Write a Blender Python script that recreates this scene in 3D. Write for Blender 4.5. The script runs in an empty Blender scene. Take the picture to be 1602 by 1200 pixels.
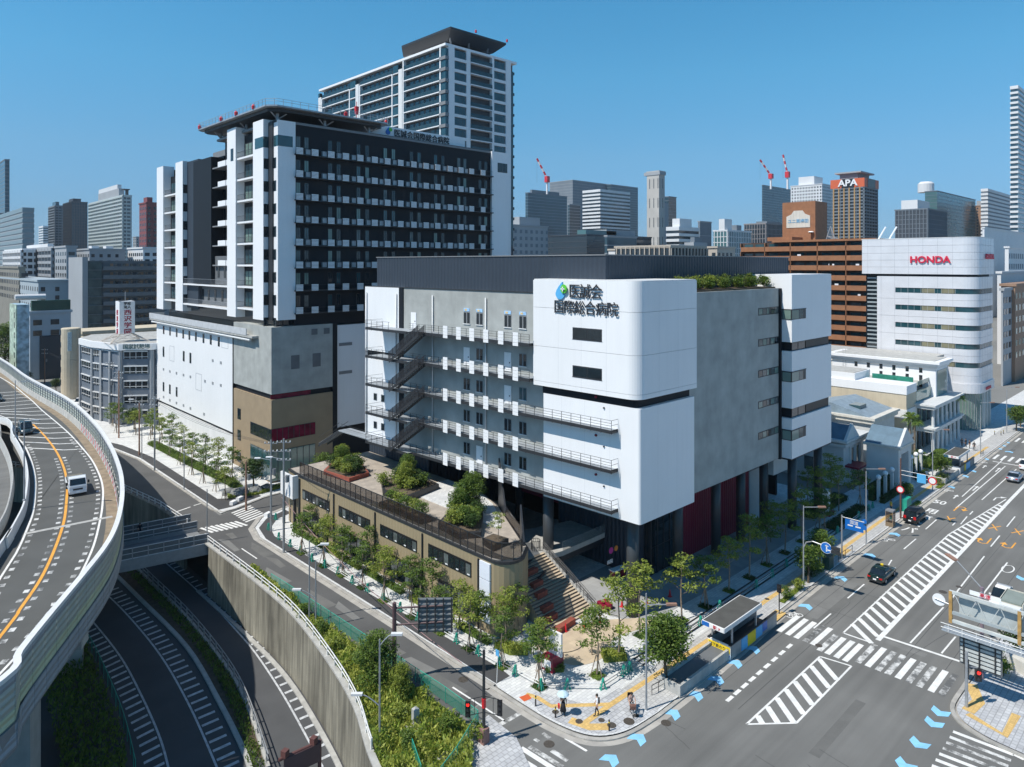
import bpy, bmesh, math, random
from mathutils import Vector, Matrix
random.seed(7)
C = bpy.context.scene.collection
scene = bpy.context.scene

# ------------------------------------------------------------------ camera, sky, sun
CAM_H = 36.0
cam_data = bpy.data.cameras.new('camera'); cam = bpy.data.objects.new('camera', cam_data); C.objects.link(cam)
cam.location = (0, 0, CAM_H)
cam.rotation_euler = (math.radians(90), 0, -math.atan2(.689, .7245))
cam_data.sensor_width = 36; cam_data.lens = 1088 / 1602 * 36
cam_data.shift_y = -187 / 1602
cam_data.clip_start = .5; cam_data.clip_end = 20000
scene.camera = cam
SUN_EL = math.radians(55)
SUN_DIR = Vector((-.955, .29, 0)).normalized() * math.cos(SUN_EL) + Vector((0, 0, math.sin(SUN_EL)))   # towards the sun
w = bpy.data.worlds.new('World'); scene.world = w; w.use_nodes = True
nt = w.node_tree; bgn = nt.nodes['Background']
sky = nt.nodes.new('ShaderNodeTexSky'); sky.sky_type = 'NISHITA'; sky.sun_disc = False
sky.sun_elevation = SUN_EL; sky.sun_rotation = math.atan2(SUN_DIR.x, SUN_DIR.y)
sky.air_density = 1.0; sky.dust_density = 0; sky.ozone_density = 6; sky.altitude = 50
# summer haze tint of the sky, the same at every bearing
wg = nt.nodes.new('ShaderNodeTexCoord'); wz = nt.nodes.new('ShaderNodeSeparateXYZ'); nt.links.new(wg.outputs['Generated'], wz.inputs[0])
wr_ = nt.nodes.new('ShaderNodeValToRGB'); nt.links.new(wz.outputs[2], wr_.inputs[0])
for i, (p_, c_) in enumerate(((.0, (.27, .48, .87)), (.063, (.40, .60, .80)), (.148, (.57, .86, .92)), (.256, (.57, 1.13, 1.12)), (.38, (.50, 1.24, 1.24)), (1.0, (.20, .58, .74)))):
    e_ = wr_.color_ramp.elements[i] if i < 2 else wr_.color_ramp.elements.new(p_)
    e_.position = p_; e_.color = tuple(q / 1.4 for q in c_) + (1,)
wm_ = nt.nodes.new('ShaderNodeVectorMath'); wm_.operation = 'MULTIPLY'; nt.links.new(sky.outputs[0], wm_.inputs[0]); nt.links.new(wr_.outputs[0], wm_.inputs[1])
ws_ = nt.nodes.new('ShaderNodeVectorMath'); ws_.operation = 'SCALE'; ws_.inputs['Scale'].default_value = 1.4; nt.links.new(wm_.outputs[0], ws_.inputs[0])
nt.links.new(ws_.outputs[0], bgn.inputs[0]); bgn.inputs[1].default_value = .12
sd = bpy.data.lights.new('sun', 'SUN'); sun = bpy.data.objects.new('sun', sd); C.objects.link(sun)
sd.energy = 5.0; sd.angle = math.radians(.5); sd.color = (1, .945, .86)
sun.rotation_euler = (-SUN_DIR).to_track_quat('-Z', 'Y').to_euler(); sun.location = (0, 0, 300)
scene.view_settings.view_transform = 'Standard'; scene.view_settings.look = 'None'
scene.view_settings.exposure = 0.08; scene.view_settings.gamma = 1; scene.view_settings.use_curve_mapping = False

# ------------------------------------------------------------------ survey: bearings taken off the photograph, resolved on a known level or wall
def bearing(u, v):
    s = (u - 801) / 1088; return (.689 + .7246 * s, .7245 - .689 * s, -(v - 413) / 1088)
def G(u, v, z=0.0):
    r = bearing(u, v); t = (z - CAM_H) / r[2]; return (r[0] * t, r[1] * t)
def OX(u, v, X):
    r = bearing(u, v); t = X / r[0]; return (r[1] * t, CAM_H + r[2] * t)
def OY(u, v, Y):
    r = bearing(u, v); t = Y / r[1]; return (r[0] * t, CAM_H + r[2] * t)
def DP(u, d):
    s = (u - 801) / 1088; return ((.689 + .7246 * s) * d, (.7245 - .689 * s) * d)
def ZV(v, d): return CAM_H - (v - 413) * d / 1088

# ------------------------------------------------------------------ materials
def M(name, col, rough=.7, var=.12, scale=1.0, metal=0., bump=0., streak=0., spec=.5, tile=None, detail=6, emit=None, alpha=None, fine=0.):
    m = bpy.data.materials.new(name); m.use_nodes = True
    n = m.node_tree.nodes; l = m.node_tree.links; b = n['Principled BSDF']
    b.inputs['Roughness'].default_value = rough; b.inputs['Metallic'].default_value = metal
    b.inputs['Specular IOR Level'].default_value = spec
    col = (*col, 1)
    geo = n.new('ShaderNodeNewGeometry')
    last = None
    if var > 0:
        no = n.new('ShaderNodeTexNoise'); no.inputs['Scale'].default_value = scale; no.inputs['Detail'].default_value = detail
        l.new(geo.outputs['Position'], no.inputs['Vector'])
        mr = n.new('ShaderNodeMapRange'); mr.inputs[1].default_value = .3; mr.inputs[2].default_value = .7
        mr.inputs[3].default_value = 1 - var; mr.inputs[4].default_value = 1 + var
        l.new(no.outputs[0], mr.inputs[0]); last = mr.outputs[0]
    if fine > 0:
        nf = n.new('ShaderNodeTexNoise'); nf.inputs['Scale'].default_value = 14; nf.inputs['Detail'].default_value = 3
        l.new(geo.outputs['Position'], nf.inputs['Vector'])
        mf = n.new('ShaderNodeMapRange'); mf.inputs[1].default_value = .3; mf.inputs[2].default_value = .7
        mf.inputs[3].default_value = 1 - fine; mf.inputs[4].default_value = 1 + fine
        l.new(nf.outputs[0], mf.inputs[0])
        if last:
            mu = n.new('ShaderNodeMath'); mu.operation = 'MULTIPLY'; l.new(last, mu.inputs[0]); l.new(mf.outputs[0], mu.inputs[1]); last = mu.outputs[0]
        else: last = mf.outputs[0]
    if streak > 0:
        mp = n.new('ShaderNodeMapping'); mp.inputs['Scale'].default_value = (1.6, 1.6, .12)
        l.new(geo.outputs['Position'], mp.inputs[0])
        ns = n.new('ShaderNodeTexNoise'); ns.inputs['Scale'].default_value = 1.3; ns.inputs['Detail'].default_value = 5
        l.new(mp.outputs[0], ns.inputs['Vector'])
        ms = n.new('ShaderNodeMapRange'); ms.inputs[1].default_value = .35; ms.inputs[2].default_value = .65
        ms.inputs[3].default_value = 1 - streak; ms.inputs[4].default_value = 1 + streak * .4
        l.new(ns.outputs[0], ms.inputs[0])
        mu = n.new('ShaderNodeMath'); mu.operation = 'MULTIPLY'; l.new(last, mu.inputs[0]); l.new(ms.outputs[0], mu.inputs[1]); last = mu.outputs[0]
    if tile:   # (size_x, size_y, joint darkness) grid of paving joints
        br = n.new('ShaderNodeTexBrick'); br.inputs['Scale'].default_value = 1.0
        br.inputs['Brick Width'].default_value = tile[0]; br.inputs['Row Height'].default_value = tile[1]
        br.inputs['Mortar Size'].default_value = tile[3] if len(tile) > 3 else .02; br.inputs['Bias'].default_value = 0
        br.inputs['Color1'].default_value = (1, 1, 1, 1); br.inputs['Color2'].default_value = (.82, .82, .84, 1)
        br.inputs['Mortar'].default_value = (tile[2],) * 3 + (1,)
        l.new(geo.outputs['Position'], br.inputs['Vector'])
        mu = n.new('ShaderNodeVectorMath'); mu.operation = 'SCALE'; l.new(br.outputs[0], mu.inputs[0])
        if last: l.new(last, mu.inputs['Scale'])
        else: mu.inputs['Scale'].default_value = 1
        last = mu.outputs[0]; isvec = True
    if last is not None:
        mx = n.new('ShaderNodeMix'); mx.data_type = 'RGBA'; mx.blend_type = 'MULTIPLY'; mx.inputs[0].default_value = 1
        mx.inputs[6].default_value = col; l.new(last, mx.inputs[7]); l.new(mx.outputs[2], b.inputs['Base Color'])
    else: b.inputs['Base Color'].default_value = col
    if bump > 0:
        nb = n.new('ShaderNodeTexNoise'); nb.inputs['Scale'].default_value = scale * 8; nb.inputs['Detail'].default_value = 5
        l.new(geo.outputs['Position'], nb.inputs['Vector'])
        bp = n.new('ShaderNodeBump'); bp.inputs['Strength'].default_value = bump; bp.inputs['Distance'].default_value = .05
        l.new(nb.outputs[0], bp.inputs['Height']); l.new(bp.outputs[0], b.inputs['Normal'])
    if emit: b.inputs['Emission Color'].default_value = (*emit[0], 1); b.inputs['Emission Strength'].default_value = emit[1]
    if alpha is not None: b.inputs['Alpha'].default_value = alpha
    return m
def lanes(m, sx, sy, amt):
    """tyre wear: soft streaks running along the carriageway"""
    n = m.node_tree.nodes; l = m.node_tree.links; b = n['Principled BSDF']; src = b.inputs['Base Color'].links[0].from_socket
    geo = n.new('ShaderNodeNewGeometry'); mp = n.new('ShaderNodeMapping'); mp.inputs['Scale'].default_value = (sx, sy, 1); l.new(geo.outputs['Position'], mp.inputs[0])
    no = n.new('ShaderNodeTexNoise'); no.inputs['Scale'].default_value = 1; no.inputs['Detail'].default_value = 6; l.new(mp.outputs[0], no.inputs['Vector'])
    mr = n.new('ShaderNodeMapRange'); mr.inputs[1].default_value = .3; mr.inputs[2].default_value = .7; mr.inputs[3].default_value = 1 - amt; mr.inputs[4].default_value = 1 + amt; l.new(no.outputs[0], mr.inputs[0])
    mu = n.new('ShaderNodeVectorMath'); mu.operation = 'SCALE'; l.new(src, mu.inputs[0]); l.new(mr.outputs[0], mu.inputs['Scale']); l.new(mu.outputs[0], b.inputs['Base Color']); return m
def Mrib(name, col, rough, pitch, strength, axis='H', var=.05):
    """ribbed metal cladding: vertical ribs as fine relief"""
    m = M(name, col, rough, var, .3)
    n = m.node_tree.nodes; l = m.node_tree.links; b = n['Principled BSDF']
    geo = n.new('ShaderNodeNewGeometry'); sx = n.new('ShaderNodeSeparateXYZ'); l.new(geo.outputs['Position'], sx.inputs[0])
    ad = n.new('ShaderNodeMath'); ad.operation = 'ADD'
    if axis == 'H': l.new(sx.outputs[0], ad.inputs[0]); l.new(sx.outputs[1], ad.inputs[1])
    else: l.new(sx.outputs[2], ad.inputs[0]); ad.inputs[1].default_value = 0
    mu = n.new('ShaderNodeMath'); mu.operation = 'MULTIPLY'; mu.inputs[1].default_value = 2 * math.pi / pitch; l.new(ad.outputs[0], mu.inputs[0])
    si = n.new('ShaderNodeMath'); si.operation = 'SINE'; l.new(mu.outputs[0], si.inputs[0])
    bp = n.new('ShaderNodeBump'); bp.inputs['Strength'].default_value = strength; bp.inputs['Distance'].default_value = pitch * .2
    l.new(si.outputs[0], bp.inputs['Height']); l.new(bp.outputs[0], b.inputs['Normal'])
    return m
def Mleaf(name, c1, c2, scale=1.5):
    m = M(name, c1, .6, 0)
    n = m.node_tree.nodes; l = m.node_tree.links; b = n['Principled BSDF']
    geo = n.new('ShaderNodeNewGeometry'); no = n.new('ShaderNodeTexNoise'); no.inputs['Scale'].default_value = scale; no.inputs['Detail'].default_value = 4
    l.new(geo.outputs['Position'], no.inputs['Vector'])
    ri = n.new('ShaderNodeMath'); ri.operation = 'MULTIPLY_ADD'; ri.inputs[1].default_value = .5; l.new(geo.outputs['Random Per Island'], ri.inputs[0]); l.new(no.outputs[0], ri.inputs[2])
    cr = n.new('ShaderNodeValToRGB'); cr.color_ramp.elements[0].position = .45; cr.color_ramp.elements[1].position = 1.0
    cr.color_ramp.elements[0].color = (*c1, 1); cr.color_ramp.elements[1].color = (*c2, 1)
    l.new(ri.outputs[0], cr.inputs[0]); l.new(cr.outputs[0], b.inputs['Base Color'])
    tr = n.new('ShaderNodeBsdfTranslucent'); l.new(cr.outputs[0], tr.inputs[0])
    ms = n.new('ShaderNodeMixShader'); ms.inputs[0].default_value = .35
    l.new(b.outputs[0], ms.inputs[1]); l.new(tr.outputs[0], ms.inputs[2]); l.new(ms.outputs[0], n['Material Output'].inputs[0])
    return m
def Mworn(name, col, base, amount=.5):
    """road paint, worn through in patches"""
    m = M(name, col, .6, 0)
    n = m.node_tree.nodes; l = m.node_tree.links; b = n['Principled BSDF']
    geo = n.new('ShaderNodeNewGeometry'); no = n.new('ShaderNodeTexNoise'); no.inputs['Scale'].default_value = .9; no.inputs['Detail'].default_value = 10; no.inputs['Roughness'].default_value = .75
    l.new(geo.outputs['Position'], no.inputs['Vector'])
    cr = n.new('ShaderNodeValToRGB'); cr.color_ramp.elements[0].position = amount - .07; cr.color_ramp.elements[1].position = amount + .07
    cr.color_ramp.elements[0].color = (*col, 1); cr.color_ramp.elements[1].color = (*base, 1)
    l.new(no.outputs[0], cr.inputs[0]); l.new(cr.outputs[0], b.inputs['Base Color'])
    return m
WHITE = M('white_panel', (.80, .81, .82), .45, .03, .12, streak=.018)
WHITE2 = M('white_paint', (.70, .71, .71), .5, .05, .5, streak=.05)
OFFWHITE = M('off_white', (.62, .60, .54), .7, .06, .5, streak=.1)
CONC = M('fair_faced_concrete', (.36, .375, .36), .8, .15, .5, bump=.1, streak=.035, detail=12, fine=.05)
CONC2 = M('pale_concrete', (.42, .42, .40), .8, .12, .8, streak=.12)
OLDCONC = M('weathered_concrete', (.225, .215, .175), .9, .4, .16, bump=.3, streak=.38, detail=14, fine=.1)
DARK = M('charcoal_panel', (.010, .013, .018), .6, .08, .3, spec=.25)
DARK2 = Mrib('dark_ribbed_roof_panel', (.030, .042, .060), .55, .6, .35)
DKSTEEL = M('dark_steel', (.03, .032, .036), .45, .1, 2)
COLM = M('dark_grey_column', (.045, .05, .055), .4, .06, 2)
STEEL = M('galvanised_steel', (.38, .40, .42), .4, .1, 2, metal=.4)
GREYP = M('grey_paint', (.20, .21, .22), .6, .08, 1)
MGREY = M('mid_grey_wall', (.13, .14, .15), .7, .1, .6)
TAN = Mrib('tan_ribbed_cladding', (.31, .25, .155), .6, .55, .22)
RED = M('crimson_panel', (.22, .006, .03), .45, .08, .5)
REDP = M('red_paint', (.60, .02, .03), .45, .05, 2)
GLASS = M('dark_glass', (.012, .02, .026), .06, .3, .8, spec=.8)
GLASS2 = M('teal_glass', (.02, .07, .085), .08, .3, .3, spec=.9)
GLASSC = M('curtained_glass', (.10, .12, .12), .12, .5, .6, spec=.7)
GLASSR = M('crimson_blind_glass', (.16, .008, .03), .12, .5, .9, spec=.7)
CLEARG = M('clear_green_glass', (.16, .24, .21), .05, .2, .3, spec=.8)
ASPH = M('asphalt', (.150, .150, .143), .9, .14, .12, bump=.15, fine=.06, detail=12)
lanes(ASPH, .03, .9, .13)
ASPHD = M('fresh_asphalt', (.058, .058, .060), .9, .10, .5, bump=.1, fine=.06)
ASPHL = M('ramp_asphalt', (.075, .078, .082), .9, .12, .3, fine=.05)
PAVE = M('white_paving', (.67, .68, .67), .75, .08, .6, tile=(.6, .3, .62, .015))
PAVEG = M('grey_paving', (.50, .50, .49), .8, .08, .8, tile=(.35, .35, .6, .02))
PAVEH = M('old_hex_paving', (.50, .51, .52), .8, .16, .9, tile=(.45, .4, .6, .03))
SANDP = M('sand_paving', (.56, .46, .33), .8, .07, .9, tile=(.8, .8, .85, .02))
TACT = M('tactile_yellow', (.68, .46, .17), .7, .1, 1, tile=(.3, .3, .72, .02))
KERB = M('kerb_concrete', (.40, .385, .35), .85, .15, 1.2, tile=(.6, .6, .8, .015))
PAINT = M('road_paint_white', (.72, .72, .70), .6, .12, 1.5, fine=.08)
WORN = Mworn('worn_road_paint', (.66, .66, .64), (.14, .14, .135), .50)
WORN2 = Mworn('very_worn_road_paint', (.50, .50, .49), (.12, .12, .115), .44)
YPAINT = M('road_paint_orange', (.78, .36, .05), .6, .12, 1.5, fine=.08)
BPAINT = M('road_paint_sky_blue', (.25, .55, .80), .6, .1, 1.5, fine=.08)
BROWN = M('brown_tile', (.30, .135, .065), .7, .12, .8)
BROWN2 = M('dark_brown_recess', (.075, .045, .035), .8, .1, .8)
CREAM = M('cream_render', (.55, .48, .36), .8, .06, .6, streak=.06)
STONE = M('pale_stone', (.58, .60, .60), .7, .06, .6)
SLATE = M('blue_slate', (.10, .17, .23), .5, .15, 1)
EARTH = M('soil', (.10, .075, .05), .95, .3, 2, bump=.3)
GRASSM = Mleaf('grass_blades', (.05, .10, .012), (.13, .19, .03), .4)
LEAF = Mleaf('leaf_green', (.04, .095, .012), (.17, .25, .035))
LEAFY = Mleaf('leaf_yellow_green', (.10, .16, .016), (.33, .38, .06))
LEAFD = Mleaf('leaf_dark', (.018, .05, .010), (.06, .115, .018))
BARK = M('bark', (.12, .09, .06), .9, .25, 4)
BARKP = M('pale_bark', (.24, .19, .14), .9, .25, 4)
GREENP = M('green_paint', (.02, .33, .24), .5, .08, 2)
GREENF = M('green_mesh', (.03, .33, .22), .6, .1, 1, alpha=.38)
SMOKE = M('smoked_glass', (.04, .03, .025), .1, .3, .6, alpha=.5)
BLUES = M('sign_blue', (.01, .14, .50), .4, .03, 1)
SKYB = M('sign_sky_blue', (.10, .42, .75), .4, .05, 1)
YEL = M('sign_yellow', (.80, .58, .02), .5, .03, 1)
BLACK = M('black_paint', (.012, .012, .014), .35, .0)
CARBLACK = M('car_paint_black', (.010, .012, .014), .12, 0, spec=.8)
CARGREEN = M('taxi_dark_green', (.008, .022, .018), .12, 0, spec=.8)
CARWHITE = M('car_paint_white', (.75, .76, .77), .2, 0, spec=.6)
CARSILVER = M('car_paint_silver', (.42, .47, .55), .25, 0, metal=.5)
CARBLUE = M('car_paint_blue_grey', (.03, .055, .07), .2, 0, spec=.7)
TYRE = M('tyre_rubber', (.015, .015, .016), .85, 0)
LAMPR = M('tail_lamp_red', (.5, .01, .01), .25, 0)
LAMPW = M('head_lamp', (.75, .78, .8), .15, 0)
SIGRED = M('lit_red_signal', (.5, .01, .01), .4, 0, emit=((1, .03, .02), 1.6))
SKIN = M('skin', (.50, .30, .21), .6, 0)
CLOTHW = M('white_cloth', (.72, .74, .78), .8, 0)
CLOTHK = M('black_cloth', (.015, .015, .02), .85, 0)
CLOTHB = M('beige_cloth', (.45, .33, .24), .85, 0)
HAIR = M('dark_hair', (.015, .011, .009), .6, 0)
WIRE = M('black_cable', (.02, .02, .02), .7, 0)
ORANGE = M('orange_panel', (.62, .12, .04), .5, .05, 1)
BRICK = M('red_brick', (.27, .075, .05), .85, .2, 3)
CRANEW = M('crane_white', (.75, .72, .72), .5, 0)

# ------------------------------------------------------------------ mesh helpers
ORG = {}
def worg(o): return ORG.get(o.name, Vector((0, 0, 0))) if o else Vector((0, 0, 0))
class MB:
    def __init__(s, warp=None): s.v = []; s.f = []; s.warp = warp
    def box(s, x0, x1, y0, y1, z0, z1):
        n = len(s.v)
        s.v += [(x0, y0, z0), (x1, y0, z0), (x1, y1, z0), (x0, y1, z0), (x0, y0, z1), (x1, y0, z1), (x1, y1, z1), (x0, y1, z1)]
        s.f += [(n + 3, n + 2, n + 1, n), (n + 4, n + 5, n + 6, n + 7), (n, n + 1, n + 5, n + 4), (n + 1, n + 2, n + 6, n + 5), (n + 2, n + 3, n + 7, n + 6), (n + 3, n, n + 4, n + 7)]
        return s
    def W(s, X, y0, y1, z0, z1, n0, n1): return s.box(X - n1, X - n0, min(y0, y1), max(y0, y1), z0, z1)     # proud of a wall that faces -x
    def S(s, Y, x0, x1, z0, z1, n0, n1): return s.box(min(x0, x1), max(x0, x1), Y - n1, Y - n0, z0, z1)     # proud of a wall that faces -y
    def rbox(s, c, dx, dy, z0, z1, ang):
        ca, sa = math.cos(ang), math.sin(ang)
        p = [(c[0] + a * ca - b * sa, c[1] + a * sa + b * ca) for a, b in ((-dx / 2, -dy / 2), (dx / 2, -dy / 2), (dx / 2, dy / 2), (-dx / 2, dy / 2))]
        return s.prism(p, z0, z1)
    def prism(s, pts, z0, z1):
        a = sum(pts[i - 1][0] * pts[i][1] - pts[i][0] * pts[i - 1][1] for i in range(len(pts)))
        if a < 0: pts = pts[::-1]
        n = len(s.v); k = len(pts)
        s.v += [(p[0], p[1], z0) for p in pts] + [(p[0], p[1], z1) for p in pts]
        s.f += [tuple(range(n + k - 1, n - 1, -1)), tuple(range(n + k, n + 2 * k))]
        s.f += [(n + i, n + (i + 1) % k, n + k + (i + 1) % k, n + k + i) for i in range(k)]
        return s
    def sheet(s, pts, z):
        a = sum(pts[i - 1][0] * pts[i][1] - pts[i][0] * pts[i - 1][1] for i in range(len(pts)))
        if a < 0: pts = pts[::-1]
        n = len(s.v); s.v += [(p[0], p[1], z) for p in pts]; s.f.append(tuple(range(n, n + len(pts)))); return s
    def quad(s, a, b, c, d):
        n = len(s.v); s.v += [tuple(a), tuple(b), tuple(c), tuple(d)]; s.f.append((n, n + 1, n + 2, n + 3)); return s
    def tube(s, p0, p1, r0, r1=None, k=6, cap=True):
        r1 = r0 if r1 is None else r1
        p0 = Vector(p0); p1 = Vector(p1); d = (p1 - p0)
        if d.length < 1e-6: return s
        d.normalize(); a = d.orthogonal().normalized(); b = d.cross(a); n = len(s.v)
        for p, r in ((p0, r0), (p1, r1)):
            for i in range(k):
                t = 2 * math.pi * i / k; s.v.append(tuple(p + a * math.cos(t) * r + b * math.sin(t) * r))
        s.f += [(n + i, n + (i + 1) % k, n + k + (i + 1) % k, n + k + i) for i in range(k)]
        if cap: s.f += [tuple(range(n + k - 1, n - 1, -1)), tuple(range(n + k, n + 2 * k))]
        return s
    def path(s, pts, r, k=5):
        for a, b in zip(pts, pts[1:]): s.tube(a, b, r, k=k)
        return s
    def lathe(s, c, prof, k=12):
        n = len(s.v); m = len(prof)
        for r, z in prof:
            for i in range(k):
                t = 2 * math.pi * i / k; s.v.append((c[0] + r * math.cos(t), c[1] + r * math.sin(t), c[2] + z))
        for j in range(m - 1):
            for i in range(k): s.f.append((n + j * k + i, n + j * k + (i + 1) % k, n + (j + 1) * k + (i + 1) % k, n + (j + 1) * k + i))
        s.f += [tuple(range(n + k - 1, n - 1, -1)), tuple(range(n + (m - 1) * k, n + m * k))]
        return s
    def sweep(s, pts, prof, closed=True, z=0):
        """prof: list of (offset to the right, height); pts 2-D polyline, heights may be given as third coordinate"""
        n = len(s.v); k = len(prof)
        for i, p in enumerate(pts):
            a = Vector(pts[max(i - 1, 0)][:2]); b = Vector(pts[min(i + 1, len(pts) - 1)][:2]); t = (b - a).normalized(); nr = Vector((t.y, -t.x))
            zz = p[2] if len(p) > 2 else z
            for o, h in prof: s.v.append((p[0] + nr.x * o, p[1] + nr.y * o, zz + h))
        for i in range(len(pts) - 1):
            for j in range(k if closed else k - 1):
                a = n + i * k + j; b = n + i * k + (j + 1) % k; s.f.append((a, b, b + k, a + k))
        if closed: s.f += [tuple(range(n + k - 1, n - 1, -1)), tuple(range(n + (len(pts) - 1) * k, n + len(pts) * k))]
        return s
    def mesh(s, name, mat, off=(0, 0, 0), smooth=False):
        vv = [s.warp(p) for p in s.v] if s.warp else s.v
        me = bpy.data.meshes.new(name); me.from_pydata([(p[0] - off[0], p[1] - off[1], p[2] - off[2]) for p in vv], [], s.f)
        if mat: me.materials.append(mat)
        me.validate(); me.update()
        if smooth:
            for p in me.polygons: p.use_smooth = True
        return me
def fixn(me):
    bm = bmesh.new(); bm.from_mesh(me); bmesh.ops.recalc_face_normals(bm, faces=bm.faces); bm.to_mesh(me); bm.free(); return me
def part(name, mb, mat, parent=None, label=None, kind=None, smooth=False, fix=False):
    if not mb.v: return None
    off = worg(parent) if parent else Vector((0, 0, 0))
    me = mb.mesh(name, mat, off, smooth)
    if fix: fixn(me)
    o = bpy.data.objects.new(name, me); C.objects.link(o)
    if parent: o.parent = parent; ORG[o.name] = off.copy()
    if label: o['label'] = label
    if kind: o['kind'] = kind
    return o
def inst(name, me, parent, at, rot=0, sc=None, kind=None, mat=None):
    o = bpy.data.objects.new(name, me); C.objects.link(o)
    if parent:
        o.parent = parent; o.location = Vector(at) - worg(parent)
    else: o.location = at
    ORG[o.name] = Vector(at)
    if rot: o.rotation_euler = (0, 0, rot)
    if sc: o.scale = sc
    if kind: o['kind'] = kind
    return o
def thing(name, label, cat, loc=(0, 0, 0), group=None, rot=0):
    o = bpy.data.objects.new(name, None); C.objects.link(o); o.empty_display_size = .3
    o.location = loc; o.rotation_euler = (0, 0, rot); ORG[o.name] = Vector(loc)
    o['label'] = label; o['category'] = cat
    if group: o['group'] = group
    return o
def proto(name, cat, group=None):          # built about the origin, moved or copied afterwards
    return thing(name, '', cat, (0, 0, 0), group)
def put(p, loc, rot=0, label=None, sc=1, first=False, group=None):
    """place a finished thing; every call after the first copies it with its parts and sub-parts"""
    if p.get('_used'):
        r = p.copy(); C.objects.link(r); r.pop('_used', None)
        for ch in p.children:
            c = ch.copy(); C.objects.link(c); c.parent = r
            for g in ch.children:
                d = g.copy(); C.objects.link(d); d.parent = c
    else: r = p; USED.append(p); p['_used'] = 1
    r.location = loc; r.rotation_euler = (0, 0, rot)
    r.scale = (sc, sc, sc) if not isinstance(sc, tuple) else sc
    if label: r['label'] = label
    if group: r['group'] = group
    return r
USED = []
def single(name, mb, mat, label, cat, group=None, smooth=False, base=None):
    """a thing that is one mesh, origin at its base"""
    if base is None:
        xs = [p[0] for p in mb.v]; ys = [p[1] for p in mb.v]; zs = [p[2] for p in mb.v]
        base = ((min(xs) + max(xs)) / 2, (min(ys) + max(ys)) / 2, min(zs))
    o = bpy.data.objects.new(name, mb.mesh(name, mat, base, smooth)); C.objects.link(o); o.location = base
    o['label'] = label; o['category'] = cat
    if group: o['group'] = group
    return o
def struct(name, mb, mat, fix=False):
    o = part(name, mb, mat, fix=fix); o['kind'] = 'structure'; return o
def catmull(pts, n=6):
    out = []; P = [pts[0]] + list(pts) + [pts[-1]]
    for i in range(1, len(P) - 2):
        p0, p1, p2, p3 = [Vector(q) for q in P[i - 1:i + 3]]
        for j in range(n):
            t = j / n; out.append(tuple(.5 * ((2 * p1) + (-p0 + p2) * t + (2 * p0 - 5 * p1 + 4 * p2 - p3) * t * t + (-p0 + 3 * p1 - 3 * p2 + p3) * t ** 3)))
    out.append(tuple(pts[-1])); return out
def resample(pts, step, start=0.0):
    out = []; nxt = start; acc = 0.0
    for a, b in zip(pts, pts[1:]):
        a = Vector(a[:2]); b = Vector(b[:2]); L = (b - a).length
        if L < 1e-6: continue
        t = (b - a) / L
        while nxt <= acc + L:
            q = a + t * (nxt - acc); out.append((q.x, q.y, t.x, t.y)); nxt += step
        acc += L
    return out
def textmesh(s, size, depth, mat, name='lettering', align='CENTER', bold=0.0):
    cu = bpy.data.curves.new(name, 'FONT'); cu.body = s; cu.size = size; cu.extrude = depth; cu.align_x = align; cu.align_y = 'CENTER'; cu.offset = bold
    cu.resolution_u = 3
    o = bpy.data.objects.new(name, cu); C.objects.link(o)
    dg = bpy.context.evaluated_depsgraph_get(); me = bpy.data.meshes.new_from_object(o.evaluated_get(dg))
    bpy.data.objects.remove(o); bpy.data.curves.remove(cu); me.materials.clear(); me.materials.append(mat); me.name = name
    return me
def textpart(s, size, depth, mat, parent, at, facing, name='lettering', sx=1, bold=0.0, tilt=0):
    """facing: 'W' reads on a wall facing -x, 'S' on a wall facing -y, 'F' flat on the ground (tilt = heading)"""
    me = textmesh(s, size, depth, mat, name, bold=bold)
    if facing == 'S': R = Matrix.Rotation(math.pi / 2, 4, 'X')
    elif facing == 'W': R = Matrix.Rotation(-math.pi / 2, 4, 'Z') @ Matrix.Rotation(math.pi / 2, 4, 'X')
    elif facing == 'A': R = Matrix.Rotation(tilt, 4, 'Z') @ Matrix.Rotation(math.pi / 2, 4, 'X')
    else: R = Matrix.Rotation(tilt, 4, 'Z')
    me.transform(R @ Matrix.Diagonal((sx, 1, 1, 1)))
    if parent: return inst(name, me, parent, at)
    o = bpy.data.objects.new(name, me); C.objects.link(o); o.location = at; return o
# ================================================================== GROUND, ROADS, PAVEMENTS
LOW = -6.0
WALLTOP = catmull([(17, -40), (22, 15), (25.2, 33), (27.3, 42.7), (29.7, 49.3), (31.3, 56.2), (32.9, 66.6), (33.3, 77), (33.2, 92.5)], 5)
RAILN = [(33.6, 100.2), (33.2, 110.6), (31.4, 123.7), (27, 140), (20, 152)]
edge = WALLTOP + RAILN
g = MB(); g.sheet([(17, -3000)] + edge + [(-300, 152), (-7000, 152), (-7000, 9000), (9000, 9000), (9000, -3000)], 0.0)
bmg = bmesh.new(); me = g.mesh('ground', M('city_ground', (.20, .20, .19), .9, .25, .02, fine=.1)); bmg.from_mesh(me); bmesh.ops.triangulate(bmg, faces=bmg.faces); bmg.to_mesh(me); bmg.free()
og = bpy.data.objects.new('ground', me); C.objects.link(og); og['kind'] = 'structure'
struct('lower_ground', MB().box(-400, 60, -200, 153, LOW - .6, LOW - .05), M('dark_gravel', (.05, .048, .045), .95, .3, .5))
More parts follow.
